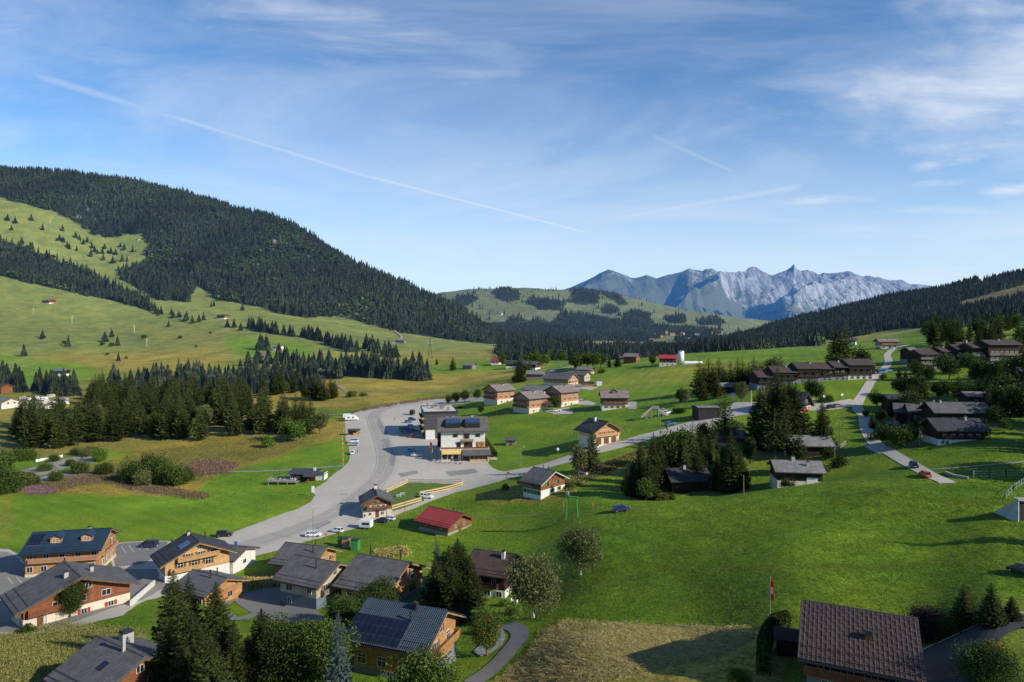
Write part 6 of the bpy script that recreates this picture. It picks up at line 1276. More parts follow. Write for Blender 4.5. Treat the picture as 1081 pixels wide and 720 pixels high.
# ski lift gantry (green), ramp with platform, silo, concrete wall
b = P(604,549); t = thing('lift_gantry', 'green steel ski-lift gantry standing on the pasture', 'gantry', (b.x,b.y,b.z), R(-20)); m = MB()
for x in (-1.7,1.7):
    for y in (-.5,.5): m.bar((x,y,-.3),(x*.72,y*.5,6.2),.17)
    for k in range(6): m.bar((x*(1-.047*k),-.5*(1-.08*k),k),(x*(1-.047*(k+1)),.5*(1-.08*(k+1)),k+1),.08)
m.build('leg_frame', GRNP, t); MB().box(-1.8,1.8,-.4,.4,6.1,6.35).box(-1.7,-.9,-.5,.5,6.35,6.9).build('crossbeam', GRNP, t); MB().tube([(-1.3,-.4,7.1),(-1.3,.4,7.1)], .45, 14).build('sheave', STEEL, t)
b = P(691,441); t = thing('ramp', 'wooden practice ramp with central platform on the meadow', 'ramp', (b.x,b.y,b.z), R(3)); m = MB().box(-1.6,1.7,-1,1,4.2,4.4); m.build('platform', GREYW, t)
m = MB(); m.face([(-1.6,-1,4.4),(-6.4,-1,0.1),(-6.4,1,.1),(-1.6,1,4.4)]); m.box(0,1,0,.01,0,.01); m.build('left_slope', GREYW, t)
m = MB().bar((-1.6,-1.05,4.5),(-6.4,-1.05,.3),.1,0,.9); m.build('left_side', GREYW, t)
m = MB(); m.face([(1.7,-1,4.4),(6.2,-1,.3),(6.2,1,.3),(1.7,1,4.4)][::-1]); m.face([(1.7,-1.0,4.4),(6.2,-1.0,1.6),(6.2,-1.0,.2),(1.7,-1.0,3.0)][::-1]); m.build('right_slope', GREYW, t)
for x in (-3.8,-1.5,1.6,3.8,5.6):
    for y in (-.9,.9): zt_ = 4.3 if abs(x) < 2 else 4.4-(abs(x)-1.6)*.88; MB().box(x-.1,x+.1,y-.1,y+.1,-.5,zt_).build('post', GREYW, t)
m = MB()
for x in np.linspace(-1.5,1.6,8): m.box(x-.12,x+.12,-1.04,-.98,4.4,5.5)
m.box(-1.6,1.7,-1.06,-.96,5.4,5.5); m.build('railing', GREYW, t)
b = P(719,383); t = thing('silo', 'white silo tower beside the red-roofed farmhouse', 'silo', (b.x,b.y,b.z), 0); MB().tube([(0,0,-1),(0,0,8.6)], 2.2, 20).build('tower', WHITEP, t, True); MB().tube([(0,0,8.6),(0,0,8.9),(0,0,9.4)], [2.3,2.2,.6], 20).build('cap', STEEL, t)
b = P(731,384); t = thing('silage_clamp', 'long low white silage clamp right of the silo', 'silage clamp', (b.x,b.y,b.z), R(-3)); m = MB(); loft(m, [[(x,-1.6,-.5),(x,-1.5,1.1),(x,-.6,1.9+.15*math.sin(x)),(x,.6,1.9),(x,1.6,-.5)] for x in np.linspace(-7,7,12)]); m.build('cover', WHITEP, t, True); MB().box(-7.1,7.1,-1.8,-1.62,-.5,.7).build('side_wall', CONC, t)
# retaining walls
def wall_line(pts, h, th, mat, label, name='retaining_wall', top=0):
    t = thing(name, label, 'wall', (pts[0].x, pts[0].y, pts[0].z)); m = MB(); o = pts[0]
    for a, b in zip(pts, pts[1:]):
        n = max(1, int((b-a).length/2)); d = (b-a).normalized(); nn = Vector((-d.y,d.x,0))*th/2
        for k in range(n):
            p = a.lerp(b,k/n); q = a.lerp(b,(k+1)/n); hp = h(k/n) if callable(h) else h; hq = h((k+1)/n) if callable(h) else h
            zp, zq = H(p.x,p.y), H(q.x,q.y); A = [Vector((p.x,p.y,0))-nn-Vector((o.x,o.y,0)), Vector((q.x,q.y,0))-nn-Vector((o.x,o.y,0)), Vector((q.x,q.y,0))+nn-Vector((o.x,o.y,0)), Vector((p.x,p.y,0))+nn-Vector((o.x,o.y,0))]
            zb = [zp,zq,zq,zp]; hh = [hp,hq,hq,hp]
            lo = [(v.x,v.y,z-o.z-1.0) for v,z in zip(A,zb)]; hi = [(v.x,v.y,z-o.z+e) for v,z,e in zip(A,zb,hh)]
            m.face(hi); 
            for i in range(4): m.face([lo[i],lo[(i+1)%4],hi[(i+1)%4],hi[i]])
    m.build('wall', mat, t); return t
CW = M('cast_concrete', (.36,.36,.35), .25, .6, .9)
b = G(1060,139); t = thing('retaining_wall', 'pale concrete wing wall of the buried garage at the right edge', 'wall', (b.x,b.y,b.z), 0)
m = MB(); e = lambda px,py,Y: ((px-CX)/F*Y-b.x, Y-b.y, CZ-Y*(py-HY)/F-b.z)
A = [e(1046,542,143), e(1075,527,136), e(1075,560,136), e(1065,564,137), e(1046,560,143)]; B_ = [(x+.35,y+.25,z) for x,y,z in A]; m.face(A); m.face(B_[::-1])
for i in range(5): m.face([A[i],B_[i],B_[(i+1)%5],A[(i+1)%5]])
m.build('wing_wall', CW, t); x0,y0,z0 = e(1075,527,136.2); MB().box(x0+.5,x0+12,y0+.5,y0+.9,z0-8,z0-.36).build('garage_block', M('dark_garage', (.03,.03,.032), .2, 1, .8), t); MB().box(x0-.1,x0+12,y0-.2,y0+1.3,z0-.33,z0+.05).build('slab', CW, t)
wall_line([P(998,500),P(1008,504),P(1022,506)], .7, .7, W['stone'], 'low rubble bank wall at the foot of the lane')
wall_line([P(138,640),P(163,618)], 1.2, .3, W['white'], 'white garden wall right of the large brown chalet', 'garden_wall')
# ---------------------------------------------------------------- fences, hedges
def fence(pts, label, h=1.1, mat=FENCEW, boards=2, step=2.2, mesh=False, board_h=.32):
    line = [P(*p) for p in pts]; o = line[0]; t = thing('fence', label, 'fence', (o.x,o.y,o.z)); m = MB(); n_ = 0
    for a, b in zip(line, line[1:]):
        n = max(1, int((b-a).length/step))
        for k in range(n+1):
            p = a.lerp(b,k/n); z = H(p.x,p.y)
            if k < n:
                q = a.lerp(b,(k+1)/n); z2 = H(q.x,q.y)
                for j in range(boards): zz = h*(.35+.6*j/max(1,boards-1))-.1; m.bar((p.x-o.x,p.y-o.y,z-o.z+zz),(q.x-o.x,q.y-o.y,z2-o.z+zz),.05,0,board_h)
            MB().box(p.x-o.x-.06,p.x-o.x+.06,p.y-o.y-.06,p.y-o.y+.06,z-o.z-.3,z-o.z+h+.1).build('post', mat, t)
    m.build('rail', mat, t); return t
fence([(408,520),(431,509.5)],'new pale board fence on the left side of the little lawn',1.2,board_h=.42); fence([(431,509.3),(487,509)],'grey weathered board fence along the top of the little lawn',1.2,GREYW,board_h=.42); fence([(489,512),(443,523)],'new pale board fence on the lower right side of the little lawn',1.3,board_h=.5); fence([(445,529),(414,538)],'new pale board fence at the bottom of the little lawn',1.3,board_h=.5)
fence([(1028,505),(1045,505),(1062,504),(1081,503.5),(1100,503)],'thin wire fence over the bank at the right',2.0,STEEL,3,3.4,board_h=.04); fence([(1062,527),(1070,518),(1081,511)],'low metal railing above the concrete wing wall',1.4,STEEL,2,2.0,board_h=.06)
fence([(988,682),(1014,671),(1040,660)],'rope railing with dark posts beside the drive',1.1,FRD,1,4.5,board_h=.07); fence([(226,636),(256,626),(262,622)],'grey board fence before the low timber annex',1.1,GREYW,board_h=.3)
fence([(881,478),(893,469)],'short pale railing on the bank below the lane',1.3,GREYW,2,1.5)
fence([(38,488),(66,483)],'white barrier rail in the gravel yard',1.2,WHITEP,3,2.5,board_h=.4)
def hedge(pts, w, h, col, label, seed=1):
    line = [P(*p) if len(p) == 2 else G(p[0], p[2]) for p in pts]; o = line[0]; rg = np.random.default_rng(seed); V = []
    for a, b in zip(line, line[1:]):
        n = int((b-a).length*w*h*160); t = rg.random(n); base = np.array(a)[None]*(1-t[:,None])+np.array(b)[None]*t[:,None]
        d = np.array((b-a).normalized()); nn = np.array((-d[1],d[0],0)); r = rg.random((n,2)); side = (r[:,0]-.5); up = r[:,1]; face = rg.integers(0,3,n)
        side = np.where(face == 0, np.sign(side)*(.5-.06*rg.random(n)), side); up = np.where(face == 1, 1-.06*rg.random(n), up)
        z = Hn(base[:,0], base[:,1]) if n < 4000 else np.interp(t, np.linspace(0,1,20), [H(*(a.lerp(b,q).xy)) for q in np.linspace(0,1,20)])
        c = base+nn[None]*(side*w)[:,None]; c[:,2] = z+up*h*(1-.12*np.abs(side)*2)
        A = rg.normal(size=(n,3)); A /= np.linalg.norm(A,axis=1)[:,None]; B = np.cross(A, rg.normal(size=(n,3))); B /= np.linalg.norm(B,axis=1)[:,None]; s = .13
        V.append(np.stack([c-A*s,c+B*s*.7,c+A*s,c-B*s*.7],1).reshape(-1,3)-np.array(o))
    V = np.concatenate(V); me = np_mesh('hedge', V, np.arange(len(V)).reshape(-1,4), BRL[col]); ob = put('hedge', me, None, o); return tag(ob, label, 'hedge')
hedge([(505,461),(513,470),(522,483)],2.4,2.4,'dark','tall clipped hedge running from the white hotel towards the meadow',1)
hedge([(806,0,88),(811,0,92),(820,0,95),(832,0,95.5)],1.5,2.4,'dark','clipped hedge curving round the garden of the brown-roofed house',2); hedge([(806,0,88),(806,0,82)],1.6,2.4,'dark','clipped hedge end nearest the bottom right house',3)
hedge([(711,436),(723,436)],2.0,2.2,'dark','dark clipped hedge left of the black box building',4)
# ---------------------------------------------------------------- people
def person(px, py, label, top, legs, pose=0, z=.12):
    b = P(px, py); me = bpy.data.meshes.new('person'); s = .25*pose
    v = [(0,0,.95),(0,0,1.2),(0,0,1.43),(0,0,1.52),(0,0,1.66),(0,0,1.74),(.1,0,.9),(.12,s,.5),(.12,s*.6,.06),(.12,s*.6-.16,.03),(-.1,0,.9),(-.12,-s*.6,.5),(-.12,-s,.06),(-.12,-s-.16,.03),(.2,0,1.4),(.25,-s*.5,1.13),(.24,-s-.08,.9),(-.2,0,1.4),(-.25,s*.5,1.13),(-.24,s-.08,.9)]
    e = [(0,1),(1,2),(2,3),(3,4),(4,5),(0,6),(6,7),(7,8),(8,9),(0,10),(10,11),(11,12),(12,13),(2,14),(14,15),(15,16),(2,17),(17,18),(18,19)]; me.from_pydata(v, e, [])
    o = bpy.data.objects.new('person', me); COL.objects.link(o); md = o.modifiers.new('skin', 'SKIN'); rr = [.13,.14,.13,.055,.10,.08,.09,.07,.045,.04,.09,.07,.045,.04,.06,.045,.035,.06,.045,.035]
    for i, r in enumerate(rr): me.skin_vertices[0].data[i].radius = (r, r*.8)
    me.skin_vertices[0].data[0].use_root = True; o.modifiers.new('sub', 'SUBSURF').levels = 1
    dg = bpy.context.evaluated_depsgraph_get(); m2 = bpy.data.meshes.new_from_object(o.evaluated_get(dg)); bpy.data.objects.remove(o)
    sk = M('skin', (.45,.26,.18), .05, 2, .6, bmp=0); hr = M('dark_hair', (.03,.02,.012), .1, 2, .8, bmp=0); m2.materials.clear()
    for q in (legs, top, sk, hr): m2.materials.append(q)
    for p in m2.polygons:
        c = p.center; p.material_index = 3 if c.z > 1.7 or (c.z > 1.6 and c.y > .03) else 2 if c.z > 1.5 or (abs(c.x) > .2 and c.z < 1.0) else 1 if c.z > .93 else 0; p.use_smooth = True
    ob = put('person', m2, None, (b.x,b.y,b.z+z), random.random()*6); return tag(ob, label, 'person')
def cl(n, c): return M('cloth_'+n, c, .15, 3, .9, bmp=0)
person(377.5,479.5,'person in dark clothes walking away from the small white car',cl('navy',(.03,.04,.09)),cl('charcoal',(.03,.03,.035)),1)
person(431.5,508,'person in a pale shirt standing at the lawn fence corner',cl('pale',(.6,.58,.55)),cl('denim',(.07,.1,.18)),1)
person(416.5,444,'person in black crossing the far apron',cl('black',(.02,.02,.02)),cl('charcoal',(.03,.03,.035)),1)
person(366,523,'person in a light top waiting beside the road bend',cl('cream',(.6,.5,.4)),cl('denim',(.07,.1,.18)),0)
for px_, py_, l, c in ((302,509.5,'person in blue on the sun deck, left end',(.05,.12,.4)),(312,510,'person in white on the sun deck, middle',(.7,.7,.68)),(325,511,'person in red before the snack bar counter',(.5,.04,.03)),(331,507,'person in blue beside the snack bar side wall',(.06,.1,.35))): person(px_,py_,l,cl(l.split()[2],c),cl('charcoal',(.03,.03,.035)),0,.15)
for px_, py_, l, c in ((465,489.5,'guest in grey near the open yellow parasol',(.3,.3,.3)),(474,490,'guest in white near the folded white parasol',(.7,.7,.66)),(486,490.5,'guest in beige at the right end of the hotel terrace',(.5,.42,.3))): person(px_,py_,l,cl(l.split()[2]+'g',c),cl('denim',(.07,.1,.18)),0)
# picnic set on the little lawn, white garden chairs
def picnic(px, py, label):
    b = P(px, py); t = thing('picnic_table', label, 'table', (b.x,b.y,b.z+.12), R(10)); MB().box(-.9,.9,-.35,.35,.70,.75).build('tabletop', WHITEP, t)
    for s in (-1,1): MB().box(-.9,.9,s*.75-.14,s*.75+.14,.42,.46).build('seat', WHITEP, t); MB().bar((s*.6,-.8,0),(s*.6,.1,.7),.06).bar((s*.6,.8,0),(s*.6,-.1,.7),.06).build('leg', WHITEP, t)
picnic(421,525,'white picnic table on the little lawn, left one'); picnic(425,523,'white picnic table on the little lawn, right one')
def chair(px, py, label, z=.05):
    b = P(px, py); t = thing('garden_chair', label, 'chair', (b.x,b.y,b.z+z), random.random()*6, 'white garden chairs by the old house'); MB().box(-.25,.25,-.25,.25,.40,.44).build('seat', WHITEP, t); MB().box(-.25,.25,.22,.26,.44,.95).build('backrest', WHITEP, t)
    for sx in (-.22,.22):
        for sy in (-.22,.22): MB().box(sx-.025,sx+.025,sy-.025,sy+.025,0,.4).build('leg', WHITEP, t)
for q in ((541,636),(545,638),(549,635)): chair(*q, 'white garden chair beside the birch and the mauve-roofed house')
# board pile, white tarp
b = P(40,658); t = tag(MB().box(-2.6,2.6,-1.3,1.3,2.2,2.32).box(-2.5,-2.4,-1.2,-1.1,-.3,2.2).box(2.4,2.5,-1.2,-1.1,-.3,2.2).box(-2.5,-2.4,1.1,1.2,-.3,2.2).box(2.4,2.5,1.1,1.2,-.3,2.2).build('canopy', WHITEP, None, loc=(b.x,b.y,b.z)), 'white canopy in the shade before the large brown chalet', 'canopy')
b = G(838,88); t = thing('shed','dark garden shed tucked between hedge and brown-roofed house','shed',(b.x-.5,b.y,b.z),R(-20)); MB().box(-1.6,1.6,-1.3,1.3,-1,2.2).build('wall', W['dark'], t); m = MB()
for s in (-1,1): m.face([(-2,0,3.1),(2,0,3.1),(2,s*1.8,2.2),(-2,s*1.8,2.2)] if s > 0 else [(-2,0,3.1),(2,0,3.1),(2,s*1.8,2.2),(-2,s*1.8,2.2)][::-1],0,[(0,0),(4,0),(4,2),(0,2)])
m.build('roof', RF['brown'], t)
# ---------------------------------------------------------------- near trees, lower left
spruce_top(183,599,99,'tall dense spruce in front of the timber chalet, left of a pair',w=1.25); spruce_top(199,604,103,'tall spruce standing right behind the left one of the pair',w=1.1)
spruce_top(228,611,101,'full spruce before the low timber annex',w=1.35); spruce_top(203,642,85,'broad spruce nearest the viewer at the bottom left',w=1.5); spruce_top(176,648,87,'spruce at the left flank of the bottom-left clump',w=1.25)
spruce_top(247,655,90,'dark spruce at the right flank of the bottom-left clump',w=1.2); spruce_top(222,668,80,'low spruce cut by the bottom edge',w=1.5); spruce_top(285,668,92,'narrow young spruce among the leafy trees',w=.9)
spruce_top(357,642,86,'slender blue spruce beside the solar-panel chalet','blue',w=.8,name='blue_spruce')
spruce_top(276,640,97,'dark spruce at the left of the bottom thicket',w=1.6); broad(307,0,11.5,'bushy leafy tree in the middle of the bottom thicket','hi','dark',1.15,Y=92,seed=12); broad(335,0,11.5,'leafy tree at the right end of the bottom thicket','hi','green',1.0,Y=93,seed=13); spruce_top(262,668,92,'low broad spruce at the footway loop',w=1.8)
broad(320,0,7,'low dark tree cut by the bottom edge left of the blue spruce','hi','dark',1.3,Y=82,seed=12); broad(382,0,6,'low bush-like tree below the solar-panel chalet','hi','dark',1.3,Y=84,seed=13)
broad(365,0,8.5,'dark leafy tree hiding the corner of the broad grey roof','hi','dark',1.15,Y=118,seed=12); broad(397,0,10,'dark round tree standing against the broad grey roof','hi','dark',1.0,Y=125,seed=11)
broad(450,0,12.2,'big round leafy tree in front of the solar-panel chalet','hi','green',.95,Y=84,seed=13)
spruce_top(461,567,142,'pale-tipped spruce at the left of the dark central clump','blue',w=.7,name='blue_spruce'); spruce_top(474,574,140,'dark spruce in the middle of the central clump',w=1.7); spruce_top(489,573,141,'dark spruce at the right of the central clump',w=1.45); spruce_top(460,588,136,'lower dark spruce at the foot of the central clump',w=1.6); spruce_top(468,580,146,'rear dark spruce of the central clump',w=1.6); spruce_top(483,566,145,'tallest dark spruce of the central clump',w=1.5); spruce_top(495,586,140,'right-hand skirt spruce of the central clump',w=1.7); spruce_top(478,596,132,'broad dark spruce at the front of the central clump',w=1.8)
broad(514,692,7.6,'rowan tree with red berries beside the curving driveway','hi','green',1.0,seed=14); 
broad(563,652,12.8,'tall silver birch beside the mauve-roofed house','birch','willow',1.3,name='birch_tree',seed=5); broad(613,607,11.2,'rounder silver birch out on the pasture','birch','willow',1.45,name='birch_tree',seed=6)
broad(74,652,7.5,'pine-like tree growing close in front of the large brown chalet','hi','dark',.85,seed=15,name='pine_tree')
bush(30,668,1.8,'low bush at the foot of the large brown chalet','dark',1.2); bush(509,668,1.6,'rounded shrub beside the paved terrace','green',1.2); bush(540,648,1.6,'shrub under the tall birch','green',1.4); bush(532,640,1.4,'flowering shrub before the mauve-roofed house','bright',1.3)
# rowan berries
rt = next(o for o in COL.objects if o.get('label', '').startswith('rowan tree')); rg_ = random.Random(4); m = MB()
for i in range(150):
    d = Vector((rg_.gauss(0,1), rg_.gauss(0,1), rg_.gauss(0,1))).normalized()*rg_.uniform(.8,1.03); c = Vector((d.x*2.5, d.y*2.5, 4.4+d.z*2.7)); s = rg_.uniform(.04,.085); m.box(c.x-s,c.x+s,c.y-s,c.y+s,c.z-s,c.z+s)
m.build('berry', M('rowan_berries', (.40,.11,.02), .3, 3, .5, bmp=0), rt)['kind'] = 'stuff'
# bottom right garden
bush(980,674,5.4,'dark purple shrub beside the brown-roofed house','purple',.95,q='gbush',name='purple_shrub',seed=3); spruce_base(1018,664,6.2,'young spruce before the shaded bank, left one','hi',1.4); spruce_base(1047,662,5.8,'young spruce before the shaded bank, right one','hi',1.5); spruce_base(1068,656,3.4,'small conical conifer at the right end of the bank','hi',1.9); bush(1000,672,3.0,'green shrub next to the purple one','green',.9,q='gbush'); bush(1046,722,5.2,'large dark garden shrub with a yellow tip at the bottom right','dark',1.0,q='gbush',seed=2); bush(1052,690,1.3,'yellow-flowering plant on top of the garden shrub bed','yellow',1.6)
bush(894,650,1.8,'small shrub behind the ridge of the brown-roofed house, left','green',1.1,Y=90); bush(917,652,2.2,'small shrub behind the ridge of the brown-roofed house, middle','dark',1.2,Y=89); bush(932,655,2.4,'dark shrub behind the ridge of the brown-roofed house, right','purple',1.0,Y=88); bush(780,722,2.0,'light green bush at the bottom edge in the shade','green',1.4,q='gbush')
# trees right of the picture that throw the shade seen on the right
for x_, y_, h_ in ((1180,118,15),(1120,205,16),(1150,214,18),(1110,232,15),(1180,225,18),(1135,250,16),(1100,190,9),(1130,185,12)):
    g = G(x_, y_); plant_tree('spruce_tree', random.choice(SPR_MD), (g.x,g.y,g.z-.2), h_, 1.2, 'spruce just beyond the right edge of the picture', 'tree', 'spruces beyond the right edge')
# ---- middle: around the hidden chalet, side road
spruce_top(676,466,204,'ragged spruce with wide skirts left of the hidden dark chalet',w=1.25); spruce_top(690,455,212,'slim dark spruce behind the ragged one',w=.95); spruce_top(668,485,206,'lower spruce at the left foot of the clump',w=1.2)
broad(706,0,15,'round-topped leafy tree behind the hidden dark chalet','md','dark',.75,Y=226); broad(718,0,14,'leafy tree right behind the dark chalet roof','md','dark',.75,Y=232); broad(682,0,6.8,'bright bushy tree at the left wall of the hidden chalet','md','green',1.1,Y=198); spruce_top(731,441,224,'tall pale larch behind the hidden dark chalet','larch',w=1.05,name='larch_tree'); spruce_top(724,462,220,'larch beside the taller one','larch',name='larch_tree'); spruce_top(744,457,226,'dark slender spruce right of the larches','md'); spruce_top(752,463,236,'second larch nearer the log chalet','larch',name='larch_tree')
spruce_top(772,453,203,'tall dark spruce right of the hidden dark chalet',w=1.15); broad(742,0,7,'bushy tree behind the chimney of the hidden chalet','md','dark',1.0,Y=222)
spruce_top(662,492,212,'outer spruce at the far left of the clump',w=1.3); spruce_top(684,478,200,'inner spruce between ragged and slim ones',w=1.3); spruce_top(697,462,218,'rear spruce filling the gap behind the hidden roof',w=1.2); spruce_top(737,468,214,'spruce right behind the hidden chalet ridge',w=1.2); spruce_top(757,476,208,'dense spruce left of the tall one',w=1.2); spruce_top(749,470,232,'spruce between the two larches',w=1.1); spruce_top(711,458,228,'broad spruce at the back of the clump, left',w=1.6); spruce_top(721,470,234,'broad spruce at the back of the clump, right',w=1.6); spruce_top(763,470,224,'spruce just left of the tall one by the dip',w=1.4); spruce_top(740,452,236,'tall rear spruce among the larches',w=1.4); spruce_top(782,474,206,'small spruce right of the tall one',w=1.3)
bush(700,535,3.0,'yellowing bush beside the hidden dark chalet','autumn',.9,Y=196); bush(708,533,2.6,'green bush under the eaves of the hidden dark chalet','green',1.0,Y=197)
broad(792,490,10.2,'small egg-shaped tree on a thin stem in the meadow dip','tall','dark',.85)
spruce_base(607,494,14.5,'slim spruce beside the wooden pole','md',.95) if False else spruce_top(625,444,236,'slim spruce between the pole and the garages','md',w=1.0); broad(611,505,13,'pale leafy tree left of the wooden pole','tall','willow',.8); bush(575,519,2.4,'bush at the corner of the farmhouse','green',1.1); bush(602,515,2.0,'bush right of the farmhouse','green',1.4); bush(533,518,2.6,'small round bush at the junction','green',.9)
spruce_top(808,400,236,'left spruce of the great dark clump by the fire station','md',w=1.2); spruce_top(821,387,238,'tallest spruce of the great dark clump','hi',w=1.25); spruce_top(833,396,242,'right spruce of the great dark clump','hi',w=1.2); spruce_top(814,394,246,'inner spruce of the great dark clump','md',w=1.2); spruce_top(828,404,234,'front spruce of the great dark clump','hi',w=1.3)
spruce_top(840,402,240,'right flank spruce of the great dark clump','hi',w=1.4); spruce_top(802,408,240,'left flank spruce of the great dark clump','hi',w=1.4); spruce_top(818,428,214,'dark pine on bare stems, left one','pn',w=1.3,name='pine_tree'); spruce_top(828,431,216,'dark pine on bare stems, right one','pn',w=1.3,name='pine_tree'); spruce_top(868,422,228,'dense spruce alone above the dark chalet','hi',w=1.3); spruce_top(844,449,212,'spruce close behind the silver-shingled roof','md',w=1.3); spruce_top(765,408,250,'larch between box building and low chalet','larch',w=1.05,name='larch_tree'); broad(742,0,8,'round tree before the black box building','md','dark',.9,Y=255); spruce_top(752,440,240,'dark young spruce beside the log chalet','md',w=1.3); broad(718,427,8.5,'round tree behind the clipped hedge','md','dark',.8); broad(724,428,9,'slim tree behind the clipped hedge','tall','willow',.7)
broad(783,424,10,'thin-leaved tree on the fire station meadow','tall','willow',.9); broad(857,424,9.5,'round tree right of the fire station, left one','md','dark',1.0); broad(864,424,8,'round tree right of the fire station, right one','md','dark',1.0); bush(873,424,3.5,'bush beside the two round trees','dark',1.3); bush(845,472,3.2,'bush on the bank below the road','dark',1.5,Y=232); bush(858,474,3.0,'dark bush on the bank above the dark chalet','dark',1.8,Y=236); bush(807,452,3.2,'reddish bush near the great spruce clump','autumn',1.1)
bush(780,452,3.0,'pale bush right of the low chalet','willow',1.6); bush(875,480,3.8,'dark bush at the poles','dark',1.1,Y=218); bush(885,488,4.2,'dark bush below the pole on the bank','dark',1.0,Y=208); bush(870,492,2.6,'yellow-green bush at the corner of the dark chalet','green',1.1,Y=206); bush(831,524,2.6,'bush before the silver-shingled chalet','dark',1.2,Y=187)
# ---- trees in front of / around the apartments
for px_, py_, h_, l in ((474,427,6.5,'small round tree at the top of the hotel lawn, leftmost of four'),(481,426,8,'small round tree at the top of the hotel lawn, second from left'),(490.5,425,8.6,'small round tree at the top of the hotel lawn, third from left'),(504,423,8,'small round tree at the top of the hotel lawn, rightmost')): broad(px_,py_,h_,l,'md','dark',1.0)
broad(508,437,5.8,'round tree alone on the hotel lawn','md','dark',1.0); broad(523,439,3,'tiny tree on the hotel lawn','md','green',1.0); bush(486,431,1.6,'small bush on the hotel lawn','dark',1.6); broad(588,433,8.4,'round tree before the right-hand apartment chalet','md','green',.95)
spruce_top(548,379,520,'dark conical spruce left of the grey houses','hi',w=1.5); spruce_top(559,378,540,'tall spruce behind the grey houses','md',w=1.3); broad(553,0,13,'leafy tree between the two spruces by the grey houses','md','green',1.0,Y=540)
for i, (px_, py_, Yd, k, l) in enumerate(((607,372,560,'md','dark'),(613,370,575,'md','dark'),(620,371,570,'md','green'),(626,371,560,'md','green'),(634,373,565,'md','dark'))): g, h_ = top_h(px_, py_, Yd); broad(px_,0,h_,f'big round tree of the clump on the pass, {["leftmost","second from left","middle","fourth from left","rightmost"][i]}','md',l,1.15,Y=Yd)
spruce_top(643,374,560,'dark spruce right of the round pass trees','md',w=1.1); spruce_top(652,372,555,'tall dark spruce right of the pass clump','hi',w=1.3); bush(635,394,4.5,'bright bush before the pass clump','bright',1.2); broad(689,386,9,'dark round tree left of the red-roofed farmhouse','md','dark',.9); broad(530,386,14,'bright leafy tree beside the little red-roofed house','tall','green',1.1); spruce_base(478,391,15,'single spruce on the far meadow','md',1.6)
spruce_base(461,385,8,'small dark tree on the far meadow','md',1.5)
for i, (px_, py_, h_) in enumerate(((565,388,16),(571,387,14),(577,386,13),(584,383,11),(560,384,13),(594,383,12))): broad(px_,py_,h_,'leafy tree beside the far village lane','md',['green','dark','bright','dark','dark','green'][i],1.0,group='trees beside the far village lane')
# cluster left of the terrace row
cl_ = [(738,400,378),(743,401,384),(748,402,377),(753,403,383),(759,402,376),(764,401,384),(771,400,380),(779,400,377),(784,400,379),(790,401,382),(796,400,376),(741,405,393),(757,406,392)]
for px_, py_, tp in cl_: spruce_top(px_,tp,352 if py_ < 404 else 330,'spruce in the dark cluster left of the terrace row','md',w=1.5,group='spruces left of the terrace row')
broad(799,0,9.5,'leafy tree at the left end of the terrace row','md','willow',1.1,Y=345); broad(807,0,10.5,'yellowing tree above the terrace row','md','autumn',1.1,Y=350); broad(817,0,13.2,'tall pale leafy tree above the terrace row','md','willow',1.0,Y=352); bush(740,407,3.5,'bush at the foot of the dark cluster','green',1.3); broad(778,0,6,'low tree before the dark cluster','md','dark',1.0,Y=322)
house('shed','small grey barn half hidden in the dark cluster','shed',base=(769,403),Y=335,L=8,Wd=6,h=5,pitch=24,yaw=-8,roof='lgrey',wall='dark')
for px_, tp, Yd, q, w in ((880,343,400,'md',1.2),(886,345,404,'md',1.2),(893,337,398,'larch',1.0)): spruce_top(px_,tp,Yd,{880:'left of three tall pines on the green rise',886:'middle of three tall pines on the green rise',893:'pale right one of three tall pines on the green rise'}[px_],q,w=w,name='pine_tree')
broad(882,0,top_h(882,373,348)[1],'round tree behind the terrace row','md','green',1.0,Y=348); broad(911,0,top_h(911,366,350)[1],'round tree right behind the end of the terrace row','md','dark',1.0,Y=350)
# ---- right village trees
rg = random.Random(21)
vt = [(921,398,3),(926,430,8.5),(921,452,6.5),(930,446,6),(936,452,4.5),(942,440,9),(950,418,10),(958,422,11),(966,424,10.5),(976,424,12),(990,421,12.5),(1000,420,12),(1012,419,13),(1022,421,11),(1034,424,12),(936,472,9),(945,475,9.5),(953,474,9),(962,470,8.5),(944,462,7),(971,456,6.5),(976,446,9),(980,462,5),(1044,441,11),(1052,436,12),(1050,452,9),(1060,430,13),(1070,432,14),(1078,440,13),(1041,460,6),(1060,455,5),(1030,404,9),(1045,400,9),(1064,401,12),(1075,398,13),(1086,410,14),(932,402,4.5),(949,401,7),(956,399,5),(970,378,6),(985,380,6),(990,372,8),(1000,368,8),(1028,372,9),(1036,375,8),(1048,370,11),(1056,372,12),(1068,376,13),(1078,380,14),(914,441,4)]
for i, (px_, py_, h_) in enumerate(vt):
    if 418 <= py_ <= 426 and 955 < px_ < 1040: h_ *= .78
    Yd = None
    if rg.random() < .42: spruce_base(px_,py_,h_*.95,'shaded spruce among the chalets of the right village','md',1.45,group='spruces of the right village')
    else: broad(px_,py_,h_*.8,'shaded leafy tree among the chalets of the right village','md',rg.choice(['dark','dark','green']),1.15,group='leafy trees of the right village')
for i in range(60):
    px_ = 975+rg.random()*150; py_ = 346+rg.random()*22; h_ = 10+rg.random()*8
    if rg.random() < .72: spruce_base(px_,py_,h_*1.15,'spruce on the wooded slope above the right village','md',1.35,group='spruces above the right village')
    else: broad(px_,py_,h_,'leafy tree on the wooded slope above the right village','md',rg.choice(['dark','green','dark','dark']),1.0,group='leafy trees above the right village')
